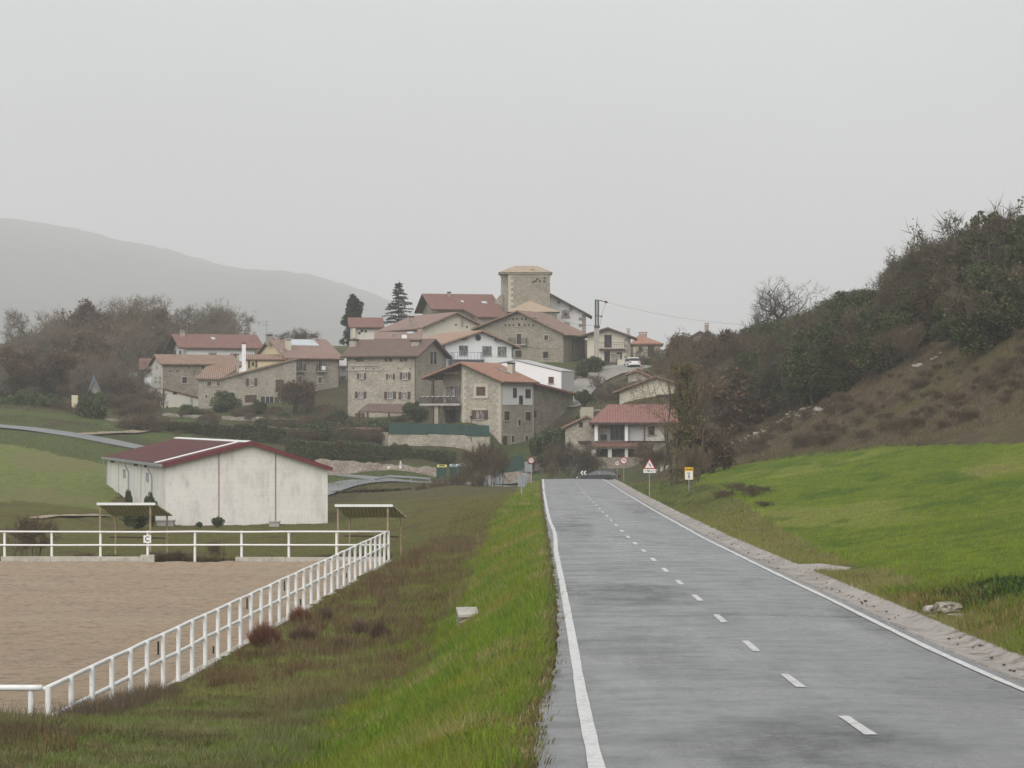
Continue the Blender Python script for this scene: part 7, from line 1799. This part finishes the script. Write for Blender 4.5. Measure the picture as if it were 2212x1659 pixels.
# ---- dead bushes and climbers near the arena and barn
def twig_bush(px, py, wpx, hpx, label, col, n=700, name='dead_bush', d=None, stem=.012):
    v = bank_pt(px, py) if d is None else P(px, py, d); k = v.y / FPX; w_, h_ = wpx * k, hpx * k; rs = np.random.RandomState(int(px)); o = thing(name, v, 0, label, 'bush')
    a = rs.uniform(0, 6.28, n); rr_ = rs.uniform(0, 1, n) ** .6; bx = np.cos(a) * rr_ * w_ * .18; by = np.sin(a) * rr_ * w_ * .18
    tx = np.cos(a) * rr_ * w_ * .5; ty = np.sin(a) * rr_ * w_ * .5; tz = h_ * (1 - .45 * rr_ ** 2) * rs.uniform(.55, 1.0, n)
    f0 = rs.uniform(0, .6, n); p0 = np.stack([bx + (tx - bx) * f0, by + (ty - by) * f0, -.05 + tz * f0], 1); p1 = np.stack([tx, ty, tz], 1) + rs.randn(n, 3) * .03 * w_
    s_ = rs.randn(n, 3); s_[:, 2] *= .2; s_ /= np.linalg.norm(s_, axis=1)[:, None]; s_ *= stem * rs.uniform(.6, 1.5, n)[:, None]
    V = np.stack([p0 - s_, p0 + s_, p1], 1).reshape(-1, 3); cc = np.asarray(col) * (1 + .5 * rs.uniform(-1, 1, n))[:, None]
    np_mesh('twigs', V, tris(V), TWIG, col=np.repeat(cc, 3, 0), parent=o)
    mb = MB()
    for i in range(7): mb.tube([(0, 0, -.1), (math.cos(i) * w_ * .2, math.sin(i) * w_ * .2, h_ * .55)], stem * 1.2, 4)
    mb.build('stems', BARK, o, uv=False); return o
RB = (.17, .075, .05); DB = (.15, .10, .07)
twig_bush(571, 1400, 84, 66, 'large round reddish dead bush against the arena fence', RB, 2600, stem=.007)
twig_bush(648, 1347, 62, 44, 'second reddish dead bush farther along the fence', RB, 1500, stem=.007)
twig_bush(655, 1385, 80, 42, 'low dead bush right of the large round one', DB, 1300, stem=.007)
twig_bush(735, 1405, 70, 36, 'low brown dead clump in the middle of the weeds', DB, 1200, stem=.007)
twig_bush(775, 1372, 60, 44, 'dark dead clump near the green bank', DB, 1200, stem=.007)
twig_bush(820, 1385, 60, 50, 'dark upright dead clump at the foot of the green bank', (.12, .07, .055), 1400, stem=.007)
twig_bush(700, 1340, 50, 36, 'small brown dead clump beyond the second reddish bush', DB, 900, stem=.007)
plant_px('bush', Z7.x(500), 201, Z7.y(500), 'dark ivy bush climbing the barn side by the first downpipe', 'bush', ybase=Z7.y(720), squash=.42)
plant_px('bush', Z7.x(352), 222, Z7.y(470), 'small ivy tuft on the barn side by the second downpipe', 'bush', ybase=Z7.y(600), squash=.35)
plant_px('bush', Z7.x(400), 196, Z7.y(600), 'low dark shrub seen under the left shelter roof', 'bush', ybase=Z7.y(730), squash=1.3)
plant_px('bush', Z7.x(950), 200, Z7.y(650), 'green shrub at the foot of the barn gable', 'bush', ybase=Z7.y(718), squash=1.15)
plant_px('bush', Z7.x(825), 200, Z7.y(682), 'small shrub left of the shrub at the barn gable', 'bush', ybase=Z7.y(720), squash=1.1)
plant_px('thicket', 68, 127, 1108, 'bare branching sapling behind the far fence', 'shrub', ybase=1212, squash=.9, var=1); plant_px('thicket', Z7.x(930), 126, Z7.y(800), 'dry grassy clump behind the far fence', 'shrub', ybase=Z7.y(950), squash=.6)
for (zx, yt) in ((520, 870), (600, 880), (690, 868), (240, 890), (60, 880)):
    plant_px('thicket', Z7.x(zx), 125.6, Z7.y(yt), 'low brown weed clump behind the far arena fence', 'shrub', 'weed clumps behind the far arena fence', ybase=Z7.y(955), squash=1.6)

# ---- grass and weeds (nobody could count them)
def blades(name, x, y, h, wd, label, lean=.5, seed=0, dry=0.0, gain=1.0, colour=None, zoff=0.0, cat='grass', gam=.35):
    k_ = ~((y > 75.2) & (y < 80.6) & (x > road_x(y) + 3.9) & (x < road_x(y) + 6.4)); h, wd = np.broadcast_to(h, x.shape)[k_], np.broadcast_to(wd, x.shape)[k_]; x, y = x[k_], y[k_]
    rs = np.random.RandomState(seed); n = len(x); z = height(x, y) + zoff
    h = h * rs.uniform(.5, 1.25, n); wd = wd * rs.uniform(.6, 1.4, n)
    a = rs.uniform(0, 6.28, n); dx, dy = np.cos(a) * wd * .5, np.sin(a) * wd * .5; la = rs.uniform(0, 6.28, n); ll = h * lean * rs.uniform(.1, 1.2, n)
    V = np.stack([np.stack([x - dx, y - dy, z - .02], 1), np.stack([x + dx, y + dy, z - .02], 1), np.stack([x + np.cos(la) * ll, y + np.sin(la) * ll, z + h], 1)], 1).reshape(-1, 3)
    c = (zone_colour(x, y) if colour is None else np.broadcast_to(np.array(colour), (n, 3)).copy()) * gain
    c = c * (1 + gam * rs.uniform(-1, 1, n))[:, None]
    dm = rs.uniform(0, 1, n) < dry; c[dm] = np.array((.24, .19, .10)) * rs.uniform(.6, 1.2, dm.sum())[:, None]
    o = np_mesh(name, V, tris(V), GRASS, col=np.repeat(c, 3, 0)); return tag(o, label, cat, kind='stuff')
rs = np.random.RandomState(99)
def logd(n, a, b, p=1.0): return a * np.exp(rs.uniform(0, 1, n) ** p * math.log(b / a))
n = 230000; y = logd(n, 24, 215); t = rs.uniform(0, 1, n) ** .85; le_ = left_edge(y) - .04; x = road_x(y) - le_ - t * 5.4
f = fbm(x, y, 1.6, 44); k = rs.uniform(0, 1, n) < np.clip((f - .22) * 2.6, .15, 1) * np.clip((road_x(y) - le_ - x) / .35, .25, 1); x, y, f = x[k], y[k], f[k]
blades('bank_grass', x, y, .10 + .20 * f, .011 * (y / 35) ** .75, 'bright green grass on the bank left of the road', lean=.9, seed=1, dry=.05, gain=1.15)
n = 90000; y = logd(n, 36, 64); x = rs.uniform(-.205, -.04, n) * y * rs.uniform(.9, 1.0, n); k = (x < road_x(y) - 7.2) & ~((x < arena_x(y) + .1) & (y > 52)); x, y = x[k], y[k]
blades('rough_grass', x, y, .06 + .09 * fbm(x, y, 1.2, 3), .012, 'short rough grass in front of the arena', lean=1.1, seed=2, dry=.06, gain=1.45)
n = 60000; y = logd(n, 56, 150); x = arena_x(y) + .25 + rs.uniform(0, 1, n) * (road_x(y) - 6.2 - arena_x(y))
f = fbm(x, y, .7, 61); k = (rs.uniform(0, 1, n) < np.clip((f - .46) * 3.5, .03, 1)) & (x < road_x(y) - 5.9); x, y, f = x[k], y[k], f[k]
blades('dry_weeds', x, y, .10 + .55 * np.clip(f - .35, 0, 1) * 1.8, .010 * (y / 50) ** .8, 'brown dry weeds between the arena and the bank', lean=.45, seed=3, dry=.06, gain=1.0, colour=(.20, .15, .075), cat='weeds', gam=.55)
n = 70000; y = logd(n, 52, 160); x = arena_x(y) + .25 + rs.uniform(0, 1, n) * (road_x(y) - 5.5 - arena_x(y))
blades('low_grass', x, y, .10, .013 * (y / 50) ** .8, 'low olive grass under the dry weeds', lean=1.2, seed=4, dry=.05, gain=1.25)
n = 9000; y = rs.uniform(46, 62, n); x = np.where(y < 52.6, rs.uniform(-14, -8, n), arena_x(y) + rs.uniform(.0, 1.0, n)); blades('dry_weeds', x, y, .34, .009, 'tangled dry stalks around the near corner posts of the arena fence', lean=.7, seed=5, dry=.1, colour=(.15, .11, .075), cat='weeds', gam=.5)
n = 60000; y = logd(n, 126, 262); x = rs.uniform(-.16, .02, n) * y; k = (x < road_x(y) - 5) & (x > -34); x, y = x[k], y[k]
blades('field_grass', x, y, .10, .022 * (y / 150), 'olive rough grass between the arena and the barn', lean=1.3, seed=6, dry=.06, gain=1.15)
n = 120000; y = logd(n, 26, 255); t = rs.uniform(0, 1, n); x = road_x(y) + 4.06 + t * np.interp(y, [26, 100, 150, 255], [1.6, 2.6, 3.6, 7.5])
f = fbm(x, y, 1.4, 14)
blades('verge_grass', x, y, (.09 + .22 * np.clip(f - .3, 0, 1)) * np.interp(y, [26, 45, 52, 255], [1.6, 1.6, 1.0, 1.0]), .010 * (y / 40) ** .8, 'mixed green and straw-coloured grass on the right verge', lean=.9, seed=7, dry=.09, gain=1.2)
n = 210000; y = logd(n, 34, 232); x = rs.uniform(.06, .2, n) * y * 1.02; k = poly_mask(x, y, FIELD_R); x, y = x[k], y[k]
blades('wheat_shoots', x, y, .085, .010 * (y / 50) ** .85, 'bright green young wheat on the rising field', lean=1.0, seed=8, dry=.01, gain=1.2)
n = 90000; px_ = rs.uniform(1400, 2260, n); y = rs.uniform(175, 275, n); x = (px_ - CX) / FPX * y; k = (~poly_mask(x, y, FIELD_R)) & (x > road_x(y) + 8); x, y = x[k], y[k]
blades('slope_scrub', x, y, .16 + .35 * fbm(x, y, .5, 5) ** 2, .035, 'brown heathy scrub and dry grass covering the hillside slope', lean=.9, seed=9, dry=.07, gain=1.05, cat='scrub', gam=.5)
n = 16000; x = rs.uniform(-27, -5.6, n); y = rs.uniform(124.25, 127.5, n); f = fbm(x, y, .5, 8); k = (f > .42) | (np.abs(x + 14) < 3); x, y, f = x[k], y[k], f[k]
blades('fence_weeds', x, y, .45 * f, .016, 'dark weeds growing along the outside of the far arena fence', lean=.6, seed=10, dry=.05, colour=(.065, .05, .03), cat='weeds', gam=.6)
n = 60000; px_ = rs.uniform(-30, 1010, n); y = rs.uniform(262, 400, n); x = (px_ - CX) / FPX * y; k = (~poly_mask(x, y, FIELD_L)); x, y = x[k], y[k]
def on_side_road(x, y):
    pts = [cxy(-60,915,331),cxy(60,927,328),cxy(160,942,324),cxy(290,966,317),cxy(500,1002,309),cxy(708,1028,300),cxy(850,1040,290),cxy(1000,1047,284),cxy(1080,1050,278)]
    yy = np.interp(x, [p[0] for p in pts], [p[1] for p in pts]); return np.abs(y - yy) < 5.0
k = ~on_side_road(x, y); x, y = x[k], y[k]
blades('garden_grass', x, y, .16 + .3 * fbm(x, y, .3, 5) ** 2, .05, 'rough grass and weeds on the village terraces', lean=.9, seed=11, dry=.05, gain=1.0, gam=.5)
def tufts(name, cx, cy, per, h, sp, wd, cols, label, seed, cat='grass', out=.8):
    rs = np.random.RandomState(seed); n = len(cx) * per; i = np.repeat(np.arange(len(cx)), per); sc = rs.uniform(.5, 1.3, len(cx))[i]
    a = rs.uniform(0, 6.28, n); q = rs.uniform(0, 1, n) ** .6; x = cx[i] + np.cos(a) * q * sp * sc * .4; y = cy[i] + np.sin(a) * q * sp * sc * .4; z = height(x, y) - .02
    hh = h * sc * rs.uniform(.5, 1.15, n) * (1 - .3 * q); ww = wd * rs.uniform(.6, 1.4, n); ox = np.cos(a) * q * hh * out + rs.randn(n) * .15 * hh; oy = np.sin(a) * q * hh * out + rs.randn(n) * .15 * hh
    sx, sy = -np.sin(a) * ww * .5 + .3 * ww, np.cos(a) * ww * .5
    mid = np.stack([x + ox * .4, y + oy * .4, z + hh * .65], 1); tip = np.stack([x + ox * 1.25, y + oy * 1.25, z + hh * .85], 1); S = np.stack([sx, sy, 0 * sx], 1); B = np.stack([x, y, z], 1)
    V = np.stack([B - S, B + S, mid + S * .7, B - S, mid + S * .7, mid - S * .7, mid - S * .7, mid + S * .7, tip], 1).reshape(-1, 3)
    c = np.asarray(cols)[(i * 5 + rs.randint(0, 2, n)) % len(cols)] * (1 + .35 * rs.uniform(-1, 1, n))[:, None]
    return tag(np_mesh(name, V, tris(V), GRASS, col=np.repeat(c, 9, 0)), label, cat, kind='stuff')
G3 = [(.20, .30, .03), (.14, .22, .03), (.25, .30, .045), (.17, .26, .03)]; Y3 = [(.36, .27, .12), (.30, .24, .08), (.24, .24, .06), (.40, .32, .17)]; B3 = [(.20, .135, .065), (.16, .11, .06), (.23, .17, .085)]
m_ = 2600; y = logd(m_, 24.5, 130); x = road_x(y) - left_edge(y) - .1 - rs.uniform(0, 1, m_) * 4.6; tufts('grass_tufts', x, y, 26, .24, .5, .012, G3, 'taller green tufts on the bank left of the road', 101)
m_ = 460; y = logd(m_, 24.5, 110); x = road_x(y) - left_edge(y) - .0 - np.abs(rs.randn(m_)) * .4; tufts('dry_tufts', x, y, 26, .17, .5, .011, Y3 + B3, 'straw-coloured dry tufts along the left road edge', 102)
m_ = 620; y = logd(m_, 27, 150); x = road_x(y) + 4.15 + rs.uniform(0, 1, m_) ** 1.3 * 2.2; k = ~((y > 75) & (y < 80.8)); x, y = x[k], y[k]; tufts('verge_tufts', x, y, 30, .22, .5, .012, Y3[:3] + G3[:3], 'mixed green and straw tufts on the right verge', 103)
m_ = 420; y = rs.uniform(42, 62, m_); x = road_x(y) + 4.35 + rs.uniform(0, 1, m_) * 2.0; k = ~((y > 50.5) & (y < 55.5) & (x < road_x(y) + 5.15)); x, y = x[k], y[k]; q = (y > 47) & (y < 60) & (x < road_x(y) + 5.7); tufts('golden_grass', x[q], y[q], 60, .42, .8, .012, Y3[:3] + G3[1:2], 'long golden grass around the culvert head', 114, out=.9); x, y = x[~q], y[~q]; tufts('long_grass', x, y, 60, .42, .8, .012, Y3[1:2] + G3 + G3, 'long golden and green grass hanging over the gutter by the culvert', 104, out=.9)
m_ = 120; y = rs.uniform(54.5, 59, m_); x = road_x(y) + 5.0 + rs.uniform(0, 1, m_) * 1.8; tufts('dark_weeds', x, y, 60, .40, .7, .02, [(.05, .09, .03), (.035, .06, .025), (.08, .12, .04)], 'dark green leafy weeds behind the culvert', 105, cat='weeds')
m_ = 1500; y = logd(m_, 64, 140); x = arena_x(y) + .5 + rs.uniform(0, 1, m_) * (road_x(y) - 7 - arena_x(y)); k = fbm(x, y, .6, 77) > .47; tufts('brown_tufts', x[k], y[k], 44, .50, .5, .010, B3, 'clumps of brown upright dead stems between arena and bank', 106, cat='weeds', out=.35)
n = 60000; y = logd(n, 50, 150); x = arena_x(y) + .25 + rs.uniform(0, 1, n) * (road_x(y) - 6.2 - arena_x(y)); blades('green_undergrowth', x, y, .12, .013 * (y / 55) ** .8, 'olive and green grass showing between the brown weeds', lean=1.1, seed=40, dry=.04, gain=1.25)
m_ = 420; y = logd(m_, 38, 66); x = rs.uniform(-.2, -.05, m_) * y; k = ~((x < arena_x(y) + .3) & (y > 51.5)) & (x < road_x(y) - 6.5); tufts('low_tufts', x[k], y[k], 30, .16, .6, .012, [(.17, .20, .06), (.14, .15, .05), (.16, .11, .06)], 'low green and brown tufts before the arena', 107)
m_ = 60; y = rs.uniform(30, 48, m_); x = rs.uniform(-.2, -.15, m_) * y * 1.0; tufts('brown_tufts', x, y, 50, .40, .7, .010, B3, 'brown dead stems at the near left corner', 108, cat='weeds', out=.4)
# pale rock breaking through the slope
mb = MB(); r2 = random.Random(31)
for (x0, y0, x1, y1, n_, sp) in ((1538, 973, 1600, 955, 26, 5), (1600, 955, 1700, 905, 16, 6), (1700, 900, 1760, 880, 14, 9), (1745, 895, 1800, 868, 14, 8), (1418, 1022, 1450, 1006, 22, 4), (1980, 790, 2040, 760, 6, 4), (2120, 745, 2150, 735, 5, 3), (1480, 985, 1540, 965, 8, 8)):
    for i in range(n_):
        f = r2.random(); v = bank_pt(x0 + (x1 - x0) * f, y0 + (y1 - y0) * f + r2.uniform(-sp, sp)); s_ = r2.uniform(.12, .42); rock(mb, (v.x, v.y, v.z - s_ * .1), (s_ * 1.5, s_, s_ * .6))
tag(mb.build('rock_scree', material('pale_rock', (.42, .38, .34), [nz_(2, (.30, .26, .22), .8), nz_(8, (.5, .46, .42), .5)], rough=.9), uv=False), 'pale stones breaking through the scrubby slope', 'rocks', kind='stuff')
# ================================================================ HAZE
def build_haze():
    mb = MB(); mb.box(-8400, -350, -22, 8400, 9400, 520)
    m = bpy.data.materials.new('haze_air'); m.use_nodes = True; t = m.node_tree; t.nodes.clear()
    out = t.nodes.new('ShaderNodeOutputMaterial'); v = t.nodes.new('ShaderNodeVolumePrincipled')
    v.inputs['Color'].default_value = (.985, .99, 1.0, 1); v.inputs['Density'].default_value = 0.00029; v.inputs['Anisotropy'].default_value = 0.0
    t.links.new(v.outputs[0], out.inputs['Volume'])
    o = mb.build('haze', m, uv=False)
    tag(o, 'thin drizzle and mist in the air over the valley', 'haze', kind='stuff')
build_haze()
